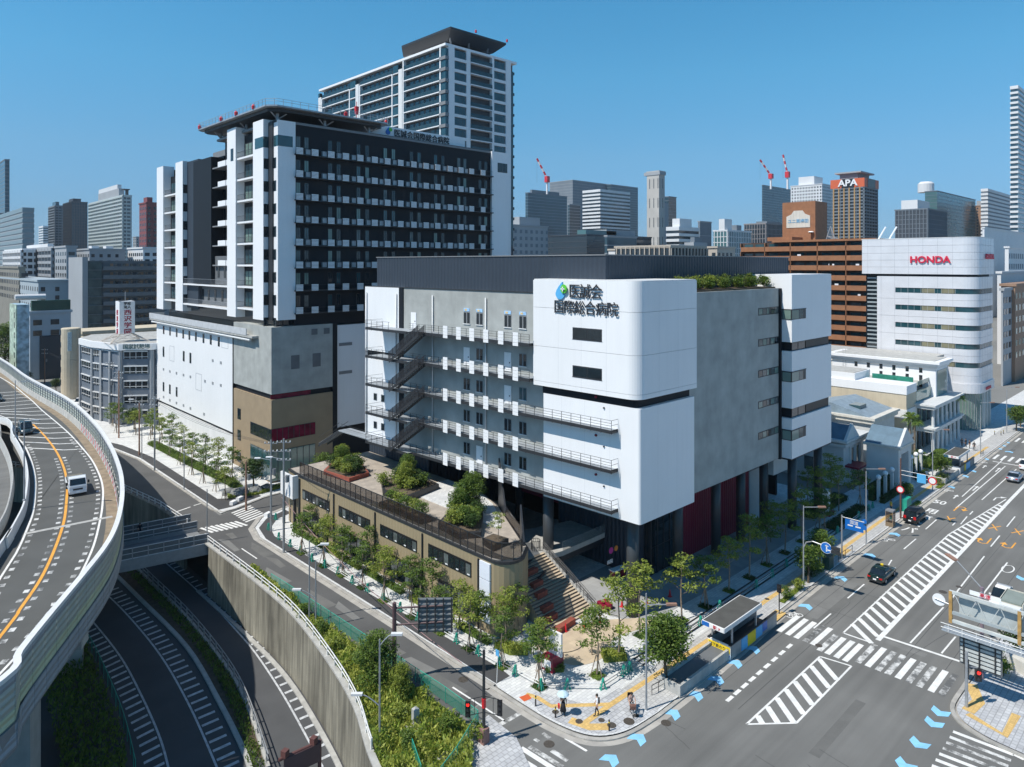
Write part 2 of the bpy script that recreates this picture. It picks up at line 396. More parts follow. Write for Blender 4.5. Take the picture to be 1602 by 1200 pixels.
# asphalt
a = MB(); a.sheet([(-60, -60), (17.5, -60)] + [(x + .4, y) for x, y in WALLTOP] + [(34, 101), (33.6, 111), (31.8, 124), (27.4, 140), (20.4, 150), (14, 190), (10, 260), (18, 260), (26, 190), (33, 158), (38.4, 146), (38.4, 100), (40, 98), (44, 101.5), (75, 106), (110, 108), (110, 103), (75, 100.4), (44.5, 95), (40.2, 93), (38.6, 90), (39.8, 40), (41, 34.8), (46, 33), (900, 33), (900, -14), (-60, -14)][2:-1], .004)
bmg = bmesh.new(); me = a.mesh('road_surface', ASPH); bmg.from_mesh(me); bmesh.ops.triangulate(bmg, faces=bmg.faces); bmg.to_mesh(me); bmg.free()
# the avenue as one clean sheet, the side street as another
C_ = C
def flat(name, pts, z, mat, kind='structure', parent=None):
    m = MB().sheet(pts, z); me = m.mesh(name, mat, worg(parent)); b = bmesh.new(); b.from_mesh(me); bmesh.ops.triangulate(b, faces=b.faces); b.to_mesh(me); b.free()
    o = bpy.data.objects.new(name, me); C.objects.link(o)
    if parent: o.parent = parent; ORG[o.name] = worg(parent)
    if kind: o['kind'] = kind
    return o
bpy.data.meshes.remove(me)
KC = [(39.5, 44), (39.5, 40.2), (39.65, 37.2), (40.25, 34.7), (41.4, 33.25), (43.4, 32.4), (46.5, 32.1)]          # kerb round the near corner
KC = catmull(KC, 4); AVK = [(50, 32.1), (60, 32.4), (70, 32.95), (85, 33.1)]
FK = [(90, 15.9), (74, 16.2), (66, 15.6), (63.3, 14.2), (62.2, 11.5), (61.8, 6), (61.5, -60)]     # kerb round the far corner
FK = [(900, 14.5), (90, 15.9), (74, 16.3)] + catmull([(68, 16.3), (65.5, 16.3), (64.1, 16.0), (63.1, 15.3), (62.5, 14.2), (62.2, 12.8), (62.0, 9.5), (61.6, 4)], 3) + [(61.2, -60)]
flat('avenue', [(17.6, -60)] + [(x + .3, y) for x, y in WALLTOP if -39 < y < 43] + [(39.7, 43)] + KC + AVK + [(900, 33.1)] + FK, .004, ASPH)
flat('side_street', [(x + .3, y) for x, y in WALLTOP if y > 42] + [(33.9, 100.4), (33.5, 110.8), (31.7, 124), (27.3, 140), (20.4, 152), (12, 200), (6, 280), (14, 280), (24, 205), (31, 170), (36.5, 152), (38.2, 140), (38.3, 101), (40.5, 101.8), (46, 103.8), (75, 107), (75, 100.5), (47, 97.5), (42, 96), (39.6, 93), (38.7, 89), (39.2, 66), (39.6, 43.2)], .006, M('side_asphalt', (.094, .094, .093), .9, .15, .2, fine=.07, detail=10))
# hospital block pavement (raised 0.12) with kerb
blk = [(39.9, 44)] + [(x + .25, y + .2) for x, y in KC[1:]] + [(x, y + .2) for x, y in AVK] + [(900, 33.3), (900, 43), (110, 43), (110, 100), (75, 100.2), (47, 97.2), (42.2, 95.6), (39.9, 92.7), (39.0, 89), (39.45, 66)]
flat('pavement', blk, .12, PAVE)
kl = [(75, 100.35), (47, 97.35), (42.1, 95.8), (39.75, 92.8), (38.85, 89), (39.3, 66), (39.75, 44)] + KC + AVK + [(120, 33.1), (300, 33.1), (900, 33.1)]
struct('kerb', MB().sweep(kl, [(-.1, 0), (.22, 0), (.22, .125), (-.1, .14)], z=0.0), KERB, fix=True)
kl2 = [(x - 0.0, y) for x, y in kl]
struct('gutter', MB().sweep(kl, [(.2, .008), (.2, .012), (.72, .012), (.72, .008)]), M('gutter_concrete', (.42, .40, .36), .85, .15, .8, tile=(2, 2, .8, .02)), fix=True)
flat('bus_lay_by_strip', [(40.0, 44), (39.7, 66), (39.3, 88), (40.2, 92.2), (42.5, 94.9), (46, 96.3), (46, 94.6), (43.4, 93.6), (41.3, 91.0), (40.5, 88), (40.9, 66), (41.8, 45.5), (41.6, 44)], .128, ASPHD)
# avenue pavement: grey blocks near the kerb, pale slab beyond
flat('avenue_pavement', [(47, 32.5)] + [(x, y + .35) for x, y in AVK] + [(900, 33.45), (900, 36.2), (47, 36.2)], .126, PAVEG)
flat('corner_pavement', [(x + .45, y + .3) for x, y in KC[6:]] + [(47.2, 36.4), (43.6, 36.6), (41.6, 41.0), (40.6, 41)], .127, PAVEH)
# tower block pavement across the side road
tb = [(38.6, 101.4), (40.8, 102.1), (46, 104.1), (110, 111), (110, 130), (60, 180), (32, 240), (18, 300), (15, 290), (25, 208), (31.8, 171), (36.9, 152.5), (38.5, 140), (38.6, 120)]
flat('tower_pavement', tb, .12, PAVE)
struct('kerb', MB().sweep([(25, 208), (31.6, 171), (36.7, 152.5), (38.4, 140), (38.4, 104), (39.0, 101.9), (41, 102.0), (46, 103.9), (75, 107.1)], [(-.1, 0), (.22, 0), (.22, .14), (-.1, .14)]), KERB, fix=True)
flat('tower_bus_strip', [(38.9, 103), (38.9, 140), (37.2, 152.5), (32, 170), (34, 171), (39, 153), (40.6, 140), (40.6, 108), (43.5, 106), (46, 106), (46, 104.6), (41, 103)], .128, ASPHD)
# far corner pavement
flat('far_pavement', [(x + .2, y - .2) for x, y in FK[1:]] + [(130, -60), (900, -60), (900, 14.2)], .12, PAVEH)
struct('kerb', MB().sweep(FK, [(-.1, 0), (.22, 0), (.22, .14), (-.1, .13)]), KERB, fix=True)
struct('gutter', MB().sweep(FK, [(-.7, .008), (-.7, .012), (-.1, .012), (-.1, .008)]), KERB, fix=True)
flat('corner_verge_pavement', [(33.6, 41), (36.8, 41.4), (36.6, 38), (34.6, 34), (31, 30), (26, 27), (26, 35), (29, 40)], .10, PAVEH)

# ---- repairs, seams and tyre wear in the asphalt
r_ = random.Random(4); PM = [M('asphalt_patch_dark', (.128, .128, .122), .92, .12, .6, fine=.08), M('asphalt_patch_pale', (.175, .175, .168), .92, .12, .6, fine=.08), M('asphalt_patch_mid', (.14, .139, .132), .92, .12, .6, fine=.08)]
for i in range(30):
    x = 48 + 115 * r_.random() ** 1.3; y = r_.uniform(-6, 31); L_ = r_.uniform(2, 14); w_ = r_.choice([.6, .8, 1.2, 2.2]); z = .0052 + .0001 * i
    if i % 4 == 3: L_, w_ = w_, L_ * .6
    flat('road_patch', [(x, y), (x + L_, y + r_.uniform(-.05, .05)), (x + L_, y + w_), (x, y + w_)], z, PM[i % 3])
for i in range(12):
    y = 45 + i * 4.2; x = 34.6 + r_.random() * 2.6; flat('road_patch', [(x, y), (x + r_.choice([.7, 1.4]), y), (x + .9, y + r_.uniform(2, 6)), (x, y + r_.uniform(2, 6))], .0072 + .0001 * i, PM[i % 3])
cr = MB()
for i in range(34):
    x = 40 + 110 * r_.random(); y = r_.uniform(-8, 30.5); a_ = r_.choice([0, 0, 1.57, .05, 1.4]) + r_.uniform(-.1, .1); pts = [(x, y)]
    for k in range(r_.randrange(6, 22)): a_ += r_.gauss(0, .12); x += math.cos(a_) * .7; y += math.sin(a_) * .7; pts.append((x, y))
    pts = [p for p in pts if -9 < p[1] < 31.6 and p[0] > 42]
    if len(pts) > 2: cr.sweep(pts, [(-.018, .0086), (.018, .0086), (.018, .0084), (-.018, .0084)])
for yy in (18.2, 21.35, 28.15, 30.9): cr.sweep([(66 if yy < 23 else 52, yy), (400, yy + .2)], [(-.02, .0086), (.02, .0086), (.02, .0084), (-.02, .0084)])
struct('road_cracks', cr, M('tar_seam', (.045, .045, .045), .7, .1, 2), fix=True)
# ---- tactile paving
def strip(name, pts, wd, z, mat, kind='structure'):
    return struct(name, MB().sweep(pts, [(-wd / 2, -.002), (wd / 2, -.002), (wd / 2, 0), (-wd / 2, 0)], z=z), mat, fix=True)
gp = lambda *uv: [G(u, v) for u, v in uv]
strip('tactile_path', gp((823, 1088), (842, 1094), (862, 1107), (956, 1104)), .45, .132, TACT)
strip('tactile_path', gp((911, 1136), (956, 1104), (1020, 1062), (1110, 1002), (1262, 898)), .5, .133, TACT)
strip('tactile_path', gp((1290, 880), (1370, 822), (1480, 745), (1545, 700)), .5, .133, TACT)
strip('tactile_path', [(41.0, 36.5), (41.5, 34.9), (42.6, 33.9)], .8, .1335, TACT)
strip('tactile_path', [(88.0, 34.3), (91.0, 34.3)], .9, .1335, TACT)
strip('tactile_path', gp((1519, 1072), (1531, 1100), (1514, 1115)), .9, .133, TACT)
strip('tactile_path', gp((1514, 1119), (1572, 1153), (1590, 1120)), .6, .1335, TACT)
strip('tactile_path', gp((1205, 972), (1222, 958)), 1.1, .1335, TACT)
flat('tactile_marker', gp((812, 1093), (826, 1088), (832, 1095), (820, 1100)), .134, ORANGE)

# ---- painted markings on the avenue; each mark lies 4 mm above the asphalt
Z1 = .009
marks = MB(); worn = MB(); worn2 = MB()
def line(mb, a, b, wd, z=Z1):
    a = Vector(a); b = Vector(b); t = (b - a).normalized(); n = Vector((t.y, -t.x)) * wd / 2
    mb.quad((*(a - n), z), (*(a + n), z), (*(b + n), z), (*(b - n), z))
def dashes(mb, y, x0, x1, on, off, wd=.15):
    x = x0
    while x < x1: line(mb, (x, y), (min(x + on, x1), y), wd); x += on + off
# zebra over the avenue: bars run along x, stepping across in y
ZB = [(-190, 385), (-135, 405), (-80, 425), (-25, 450), (20, 470), (85, 490), (135, 510), (195, 530), (250, 552), (320, 575), (380, 600), (450, 620), (510, 645), (575, 672), (640, 700), (710, 725), (785, 755), (850, 780)]
for i, (a_, b_) in enumerate(ZB):
    q = G(1260 + a_ / 4, 900 + b_ / 4); x0 = 65.3 if 4 < i < 9 else 65.9
    line([marks, marks, marks, worn2, marks, worn, marks, marks, marks, worn, marks, worn, worn, marks, worn, worn, marks, worn2][i], (x0, q[1] + .2), (x0 + (4.0 if 4 < i < 9 else 4.3), q[1] + .2), .5)
# hatched island north of the crossing
def hatch(L, R, n, wl=.25, wr=.25, wb=.42, skew=0.0):
    """L and R: edge polylines as functions of t"""
    for (a, b) in zip(L, L[1:]): line(marks, a, b, wl, Z1 + .001)
    for (a, b) in zip(R, R[1:]): line(marks, a, b, wr, Z1 + .001)
def atx(pl, x):
    for a, b in zip(pl, pl[1:]):
        if min(a[0], b[0]) <= x <= max(a[0], b[0]): t = (x - a[0]) / (b[0] - a[0] + 1e-9); return a[1] + t * (b[1] - a[1])
    return None
Lh = [G(1316, 994), G(1405, 908), G(1476, 836), G(1530, 802), G(1562, 790)]; Rh = [G(1378, 997), G(1567, 787), G(1602, 747)]
Rh[1] = (Rh[1][0], 24.6); Rh[2] = (Rh[2][0], 24.8); Rh.append((330, 25.0))
Lh = [(70.1, 26.9), (88, 27.0), (106, 27.0), (118, 25.9), (128, 25.0)]
for a_, b_ in zip(Lh, Lh[1:]): line(marks, a_, b_, .16, Z1 + .001)
for a_, b_ in zip([(71.2, 24.1), (128, 24.5), (330, 25.0)], [(128, 24.5), (330, 25.0)]): line(marks, a_, b_, .45, Z1 + .001)
x = 70.2
while x < 124:
    yl = atx(Lh, x + 2.2) or 24.6; yr = 24.2
    if yl > 24.5: line(marks, (x, yr + .1), (x + (yl - yr) * .86, yl), .5, Z1)
    x += 1.66
# near hatched wedge between crossing and bottom
P0, P1, P2, P3 = G(1168, 1133), G(1283, 1027), G(1332, 1042), G(1246, 1131)
for a_, b_ in ((P0, P1), (P1, P2), (P2, P3), (P3, P0)): line(marks, a_, b_, .17, Z1 + .001)
for k in range(9):
    xl = 64.0 - k * 1.66; yb = 24.2
    xe = lambda y: P0[0] + (P3[0] - P0[0]) * (P0[1] - y) / (P0[1] - P3[1])
    for q in range(60):
        yy = 26.7 - (26.7 - 24.2) * q / 60
        if xl - (26.7 - yy) * .86 < xe(yy): yb = yy; break
    if 26.7 - yb > .3: line(marks, (xl, 26.7), (xl - (26.7 - yb) * .86, yb), .5)
# zebra bars cross the hatch region too; stop line and lane lines
line(marks, G(1380, 995), G(1512, 1038), .32)
line(marks, (70.15, 27.0), (70.3, 24.2), .2, Z1 + .001)
for (a_, b_) in (((1424, 1006), (1476, 950)), ((1473, 1022), (1495, 996)), ((1490, 935), (1540, 870)), ((1530, 940), (1576, 880))): line(marks, G(*a_), G(*b_), .15)
ca = [(1273, 983, 1300, 960), (1326, 936, 1352, 914), (1390, 884, 1395, 876), (1414, 859, 1433, 843), (1448, 828, 1465, 813)]
for u0, v0, u1, v1 in ca: line(marks, G(u0, v0), G(u1, v1), .15)
for (p, q) in (((1505, 777), (1568, 720)), ((1536, 782), (1590, 734)), ((1415, 913), (1415, 913.1)), ((1503, 820), (1513, 808)), ((1517, 805), (1522, 800))): line(marks, G(*p), G(*q), .15)
for (p, q) in (((1575, 824), (1588, 808)), ((1550, 855), (1564, 838)), ((1490, 822), (1495, 817))): line(marks, G(*p), G(*q), .15)
for k in range(9): dx = G(1137 + k * 11.8, 1097 - k * 10.4); line(marks, dx, (dx[0] + .95, dx[1]), .32)
# cross markings on side street
line(marks, G(708, 1075), G(790, 1128), .16); line(worn, G(762, 1145), G(813, 1116), .42)
for (p, q, wdt, mb) in (((802, 1180), (838, 1202), .42, marks), ((815, 1170), (870, 1205), .42, marks), ((828, 1168), (880, 1200), .4, worn), ((863, 1174), (888, 1190), .4, worn), ((884, 1155), (918, 1175), .2, marks), ((836, 1156), (843, 1160), .3, worn), ((849, 1147), (860, 1155), .35, worn)): line(mb, G(*p), G(*q), wdt)
line(marks, G(378, 858), G(402, 874), .16)
for i in range(8): t_ = i / 7; line(marks, (34.6 + i * .62, 98.0 - i * .12), (35.2 + i * .62, 95.2 - i * .1), .38) if i not in () else None
for i in range(7): line(marks, (39.9, 95.9 + i * .8), (43.2, 97.0 + i * .8), .36)
line(marks, G(275, 801), G(298, 793), .25); line(marks, G(303, 791), G(316, 787), .2)
# far zebra of the lower right corner
for i in range(7): line([marks, worn, worn, worn, marks, marks, marks][i], (61.5 - i * .88, 15.4), (61.8 - i * .84, 11.6), .36)
line(marks, G(1585, 1180), G(1602, 1188), .3)
# far cross street over the avenue
for i in range(9):
    y = 31.8 - i * 1.15; line(marks, (153, y), (157, y), .42)
    line(marks, (171, y), (175, y), .42)
line(marks, (151, 31.5), (151, 25), .35); line(marks, (149, 29.2), (118, 29.2), .15)
for k in range(30): line(marks, (180 + k * 9, 28.8), (184 + k * 9, 28.8), .15); line(marks, (180 + k * 9, 21.5), (184 + k * 9, 21.5), .15)
struct('road_marking', marks, PAINT); struct('worn_road_marking', worn, WORN); struct('very_worn_road_marking', worn2, WORN2)
# blue arrowheads of the cycle lane
def chevron(u, v, heading, s=1.3):
    c = G(u, v); ca, sa = math.cos(heading), math.sin(heading)
    pts = [(.55, 0), (.15, .48), (-.45, .48), (-.12, 0), (-.45, -.48), (.15, -.48)]
    q = [(c[0] + s * (x * ca - y * sa), c[1] + s * (x * sa + y * ca)) for x, y in pts]
    m = MB(); m.v = [(a_, b_, .0165) for a_, b_ in q]; m.f = [(0, 1, 2, 3), (0, 3, 4, 5)]
    for i, f in enumerate(m.f): pass
    return m
for (u, v, h) in ((955, 1189, .05), (998, 1156, .03), (1052, 1117, 0), (1088, 1088, 0), (1121, 1064, 0), (1150, 1038, 0), (1178, 1016, 0), (1261, 949, 0), (1262, 948, 0), (1316, 905, 0), (1361, 869, 0), (1400, 836, 0), (1487, 762, 0), (1509, 745, 0), (1521, 737, 0), (1541, 718, 0), (1562, 702, 0), (1568, 697, 0), (1574, 692, 0), (1471, 1114, math.pi), (1461, 1131, math.pi), (1438, 1163, math.pi * .97), (1416, 1196, math.pi * .95), (1524, 1031, math.pi), (1600, 905, math.pi), (1579, 707, 0)):
    if (u, v) == (1262, 948): continue
    o = part('road_chevron', chevron(u, v, h), BPAINT); o['kind'] = 'structure'
# bicycle pictograms, lane arrows, orange turn arrows and crosses
def gm(name, segs, wd, z, mat):
    m = MB()
    for i, s_ in enumerate(segs):
        for a_, b_ in zip(s_, s_[1:]): line(m, a_, b_, wd, z + .0008 * (i % 3))
    o = part(name, m, mat); o['kind'] = 'structure'; return o
def offs(c, pts, h=0.0, s=1): ca, sa = math.cos(h), math.sin(h); return [(c[0] + s * (x * ca - y * sa), c[1] + s * (x * sa + y * ca)) for x, y in pts]
def bike(u, v, s=1.0):
    c = G(u, v); circ = lambda cx: [(cx + .33 * math.cos(t * .785), .33 * math.sin(t * .785)) for t in range(9)]
    gm('bicycle_marking', [offs(c, circ(-.55), -.6, s), offs(c, circ(.55), -.6, s), offs(c, [(-.55, 0), (-.2, .55), (.4, .5), (0, 0), (-.2, .55)], -.6, s), offs(c, [(.55, 0), (.35, .7)], -.6, s)], .1, .012, PAINT)
for (u, v) in ((1243, 963), (1390, 845), (1483, 768), (1537, 724)): bike(u, v)
def arrow(u, v, L=3.2, bend=0, mat=PAINT, name='lane_arrow', h=0.0, s=1):
    c = G(u, v); segs = [offs(c, [(-L / 2, 0), (L / 2 - .6, 0)], h, s)]
    if bend: segs = [offs(c, [(-L / 2, 0), (.2, 0), (.9, bend)], h, s)]; tip = [(1.3, bend * 1.5), (.35, bend * .9 + .15), (1.2, bend * .45)]
    else: tip = [(L / 2, 0), (L / 2 - .9, .33), (L / 2 - .9, -.33)]
    o = gm(name, segs, .18, .012, mat)
    m = MB().sheet(offs(c, tip, h, s), .0135); p_ = part('arrow_head', m, mat); p_['kind'] = 'structure'
arrow(1526, 764); arrow(1561, 735); arrow(1558, 779, bend=-.8)
arrow(1495, 777, 2.4); arrow(1540, 730, 2.4)
def uturn(u, v, s=1, flip=1):
    c = G(u, v); gm('turn_arrow_marking', [offs(c, [(-1.2, .45 * flip), (1.0, .45 * flip), (1.3, 0), (1.0, -.45 * flip), (.2, -.45 * flip)], math.pi if s < 0 else 0, 1.1)], .17, .012, YPAINT)
    p_ = part('arrow_head', MB().sheet(offs(c, [(.3, -.85 * flip), (.3, -.05 * flip), (-.5, -.45 * flip)], math.pi if s < 0 else 0, 1.1), .0135), YPAINT); p_['kind'] = 'structure'
def cross(u, v):
    c = G(u, v); gm('cross_marking', [offs(c, [(-1.1, -.5), (1.1, .5)]), offs(c, [(-1.1, .5), (1.1, -.5)])], .17, .012, YPAINT)
cross(1485, 812); uturn(1502, 797, 1); cross(1556, 825); uturn(1540, 845, -1); cross(1592, 832); uturn(1578, 852, -1)
# painted words across the kerb lane
for (s_, u, v) in (('バ', 1422, 829), ('ス', 1433, 820), ('専', 1446, 810), ('用', 1457, 800), ('50', 1470, 786)):
    c = G(u, v); o = textpart(s_, 1.7, .0, PAINT, None, (c[0], c[1], .012), 'F', 'road_lettering', sx=1.0, bold=.03, tilt=-math.pi / 2); o['kind'] = 'structure'; o.scale = (1.5, 1, 1)
c = G(1577, 890); gm('speed_marking', [offs(c, [(1.3 * math.cos(t * .4), .55 * math.sin(t * .4)) for t in range(17)])], .14, .012, PAINT)
# manhole lids
def lid(u, v, r, z=.012, mat=None):
    c = G(u, v); return MB().lathe((c[0], c[1], z - .01), [(r, 0), (r, .014), (r * .93, .018), (r * .88, .014)], 16)
IRON = M('cast_iron', (.07, .06, .05), .6, .3, 8, bump=.3)
places = ((1281, 1010, .32, 'on the kerb lane beside the crossing'), (1475, 926 - 0, .42, 'in the avenue left of the lane line'), (859, 1164, .42, 'at the near end of the side street'), (1042, 1131, .4, 'in the avenue by the corner kerb'), (725, 1063, .45, 'on the side street near the fence'), (1500, 918, .3, 'brown one in the avenue'))
for u, v, r, s_ in places: single('manhole_cover', lid(u, v, r, .01), IRON, 'round iron manhole cover ' + s_, 'manhole cover', 'manhole covers')
pl2 = ((869, 1116, .28, 'beside the woman with a parasol'), (906, 1131, .3, 'between the tactile strips'), (941, 1129, .26, 'to the right of the walking man'), (957, 1137, .36, 'beside the last corner bollard'), (984, 1131, .44, 'largest, below the cyclist'), (995, 1122, .24, 'small, right of the cyclist'), (1200, 939, .25, 'behind the subway entrance'))
for u, v, r, s_ in pl2: single('manhole_cover', lid(u, v, r, .135), IRON, 'iron manhole cover on the corner pavement ' + s_ if u < 1100 else 'iron manhole cover on the pavement ' + s_, 'manhole cover', 'manhole covers')

# ---- retaining wall, ramp roads below
rw = thing('retaining_wall', 'tall stained concrete retaining wall curving down to the sunken ramp road', 'wall', (30, 50, LOW))
segs = resample(WALLTOP, 3.0)
for (x, y, tx, ty), (x2, y2, _, _) in zip(segs, segs[1:]):
    if y < 25: continue
    m = MB().sweep([(x + tx * .02, y + ty * .02), (x2 - tx * .02, y2 - ty * .02)], [(-.45, LOW - .2), (.05, LOW - .2), (.05, .12), (-.3, .12)])
    part('wall_panel', m, OLDCONC, rw, fix=True)
part('coping', MB().sweep(WALLTOP, [(-.35, .12), (.15, .12), (.15, .3), (-.35, .3)]), CONC2, rw, fix=True)
def rail(name, pts, label, cat, posts=2.2, h=.85, z=.0, mat=STEEL, r=.04, rails=(1.0, .55), group=None, beam=False):
    t = thing(name, label, cat, (pts[0][0], pts[0][1], z + (pts[0][2] if len(pts[0]) > 2 else 0)), group)
    m = MB()
    rs = resample(pts, .0 + posts)
    for f in rails:
        if beam: m.sweep(pts, [(-.04, h * f - .12), (.04, h * f - .12), (.04, h * f + .04), (-.04, h * f + .04)], z=z)
        else: m.path([(p[0], p[1], z + h * f) for p in pts], r, 6)
    part('handrail', m, mat, t, fix=True)
    pm = MB().box(-r * 1.2, r * 1.2, -r * 1.2, r * 1.2, 0, h).mesh('post', mat)
    if len(rs) <= 300:
        for q in rs: inst('post', pm, t, (q[0], q[1], z))
    return t
rail('guard_rail', WALLTOP[16:], 'white tubular guard rail along the top of the stained retaining wall', 'guard rail', 2.0, .85, .3, WHITE2, .05)
rail('guard_rail', RAILN, 'pale guard rail where the street edge overlooks the dark opening past the footbridge', 'guard rail', 2.0, .9, 0, WHITE2, .05)
struct('opening_wall', MB().sweep(RAILN, [(-.4, LOW), (0, LOW), (0, .1), (-.4, .1)]), OLDCONC, fix=True)
zl = lambda *uv: [G(u, v, LOW) for u, v in uv]
LA = catmull(zl((170, 800), (215, 840), (251, 873), (294.7, 911), (335.5, 949), (366, 982), (400, 1022), (443, 1087), (482, 1157), (505, 1200)), 5)
LB = catmull(zl((110, 880), (163, 926), (204, 967), (251, 1025), (295, 1101), (338, 1197), (350, 1230)), 5)
LC = catmull(zl((90, 910), (141.5, 968), (187, 1025), (219, 1083), (248, 1148), (262.6, 1197), (270, 1240)), 5)
KB = catmull(zl((130, 850), (175, 894), (219, 937.5), (292, 1013), (344, 1101), (379, 1171), (395, 1215)), 5)
GR = catmull(zl((190, 866), (235, 912), (292, 968), (350, 1040), (385, 1102), (420, 1205)), 5)
GF = catmull(zl((100, 960), (137, 1010), (163, 1062), (193, 1138), (212, 1215)), 5)
struct('ramp_road', MB().box(-60, 34, 20, 150, LOW - .02, LOW), ASPHL)
lm = MB()
for L_ in (LA, LB, LC): lm.sweep(L_, [(-.09, .005), (-.09, .009), (.09, .009), (.09, .005)], z=LOW)
def comb(L_, side, ln, lean, step=1.0, wd=.3, skip=0):
    for i, (x, y, tx, ty) in enumerate(resample(L_, step)):
        if i < skip: continue
        nx, ny = (ty * side, -tx * side); d = Vector((nx + tx * lean, ny + ty * lean)).normalized()
        t2 = Vector((tx, ty)) * wd / 2; s_ = Vector((x, y)) + d * .2; e_ = s_ + d * ln
        z = LOW + .009; lm.quad((*(s_ - t2), z), (*(s_ + t2), z), (*(e_ + t2), z), (*(e_ - t2), z))
comb(LA, -1, .95, -.1, 1.55, .32); comb(LB, -1, 1.5, -.1, 1.35, .35); comb(LC, 1, 1.5, .25, 1.3, .36)
struct('ramp_marking', lm, M('ramp_paint', (.50, .52, .54), .6, .25, 2, fine=.15), fix=True)
struct('ramp_kerb', MB().sweep(KB, [(-.2, 0), (.2, 0), (.2, .22), (-.2, .22)], z=LOW), CONC2, fix=True)
struct('ramp_gutter', MB().sweep([(x - .9, y) for x, y in WALLTOP if y > 30], [(-.22, 0), (.22, 0), (.22, .14), (-.22, .14)], z=LOW), CONC2, fix=True)
rail('guard_rail', GR, 'long pale guard rail with posts between the two sunken ramp roads', 'guard rail', 2.0, 1.0, LOW + .35, STEEL, .05)
struct('ramp_kerb', MB().sweep(GR, [(-.15, 0), (.15, 0), (.15, .35), (-.15, .35)], z=LOW), CONC2, fix=True)
# soil and weeds strip between them
vs = MB(); kk = resample(KB, 1.2); gg = resample(GR, 1.2)
n_ = min(len(kk), len(gg))
verge = [(q[0], q[1]) for q in kk[:n_]] + [(q[0], q[1]) for q in gg[:n_][::-1]]
flat('ramp_verge', verge, LOW + .06, EARTH)

# ---- elevated highway
DZ = 8.0
RIM = catmull([(-14, 37), (-2, 44.5)] + [G(u, v, DZ + 3.2) for u, v in ((0, 1066), (29, 1022), (73, 967), (125, 905), (163, 857), (180, 825), (188, 795), (190.5, 765), (186, 733), (170, 694), (143, 657), (103, 623), (42, 590), (0, 561))] + [(27, 330), (24, 430)], 5)
Lw = catmull([(-20, 22), (-6, 32)] + [G(u, v, DZ) for u, v in ((0, 905), (28, 860), (44, 824), (52, 800), (55, 772), (55, 748), (50, 724), (40, 700), (26, 682), (0, 650))] + [(10, 170), (12, 200), (12, 300)], 5)
Rw = catmull([(-14, 36), (-4, 42.5)] + [G(u, v, DZ) for u, v in ((60, 990), (100, 935), (122.5, 905), (146, 855), (157, 812), (160.5, 788), (161, 764), (156, 744), (144, 720), (128, 700), (110, 680), (90, 662), (66, 642), (42, 620), (0, 590))] + [(22, 300), (20, 420)], 5)
Yw = catmull([(-17, 29), (-5, 38)] + [G(u, v, DZ) for u, v in ((0, 996), (32, 952), (64, 905), (86, 858), (100, 816), (104, 784), (105, 758), (100, 732), (88, 706), (70, 682), (52, 664))], 5)
IR = catmull([(-22, 18), (-8, 30)] + [G(u, v, DZ + 1.1) for u, v in ((0, 850), (8, 842), (26, 812), (38, 786), (43, 756), (43, 732), (36, 706), (20, 678), (0, 652))] + [(6, 165), (7, 200), (7, 300)], 5)
hw = thing('elevated_highway', 'curving elevated expressway with white-rimmed panelled sound barrier at the left', 'elevated road', (20, 95, LOW))
# deck as quads between the outer barrier and the inner barrier, cut in spans
def span(A, B, z0, z1, mb):
    a_ = resample(A, 1.0); b_ = resample(B, 1.0); n = 90
    pa = [a_[int(i * (len(a_) - 1) / n)] for i in range(n + 1)]; pb = [b_[int(i * (len(b_) - 1) / n)] for i in range(n + 1)]
    for p, q, r_, s_ in zip(pa, pa[1:], pb[1:], pb):
        k = len(mb.v); mb.v += [(p[0], p[1], z1), (q[0], q[1], z1), (r_[0], r_[1], z1), (s_[0], s_[1], z1), (p[0], p[1], z0), (q[0], q[1], z0), (r_[0], r_[1], z0), (s_[0], s_[1], z0)]
        mb.f += [(k, k + 1, k + 2, k + 3), (k + 4, k + 7, k + 6, k + 5)]
    return mb
RIMD = [(x, y) for x, y in RIM]
part('deck', span(RIMD, IR, DZ - 1.6, DZ, MB()), M('deck_asphalt', (.090, .092, .088), .9, .12, .25, fine=.06, detail=9), hw, fix=True)
part('shoulder', MB().sweep(RIMD, [(-1.5, .003), (-.15, .003), (-.15, .006), (-1.5, .006)][::-1], z=DZ), M('dusty_shoulder', (.24, .19, .13), .9, .25, 1), hw, fix=True)
part('girder', MB().sweep(RIMD, [(-.5, -1.75), (.1, -1.75), (.16, 0), (-.3, 0)], z=DZ), GREYP, hw, fix=True)
part('parapet', MB().sweep(RIMD, [(-.35, 0), (-.02, 0), (-.02, 1.0), (-.2, 1.0)], z=DZ), CONC2, hw, fix=True)
SND = Mrib('sound_barrier_panel', (.40, .44, .40), .45, .5, .5, 'Z'); SND2 = Mrib('sound_barrier_green_panel', (.50, .56, .38), .45, .5, .5, 'Z'); SND3 = Mrib('sound_barrier_grey_panel', (.30, .34, .38), .45, .5, .5, 'Z')
rr = resample(RIM, 2.0); pn = 0; RESTP = {}
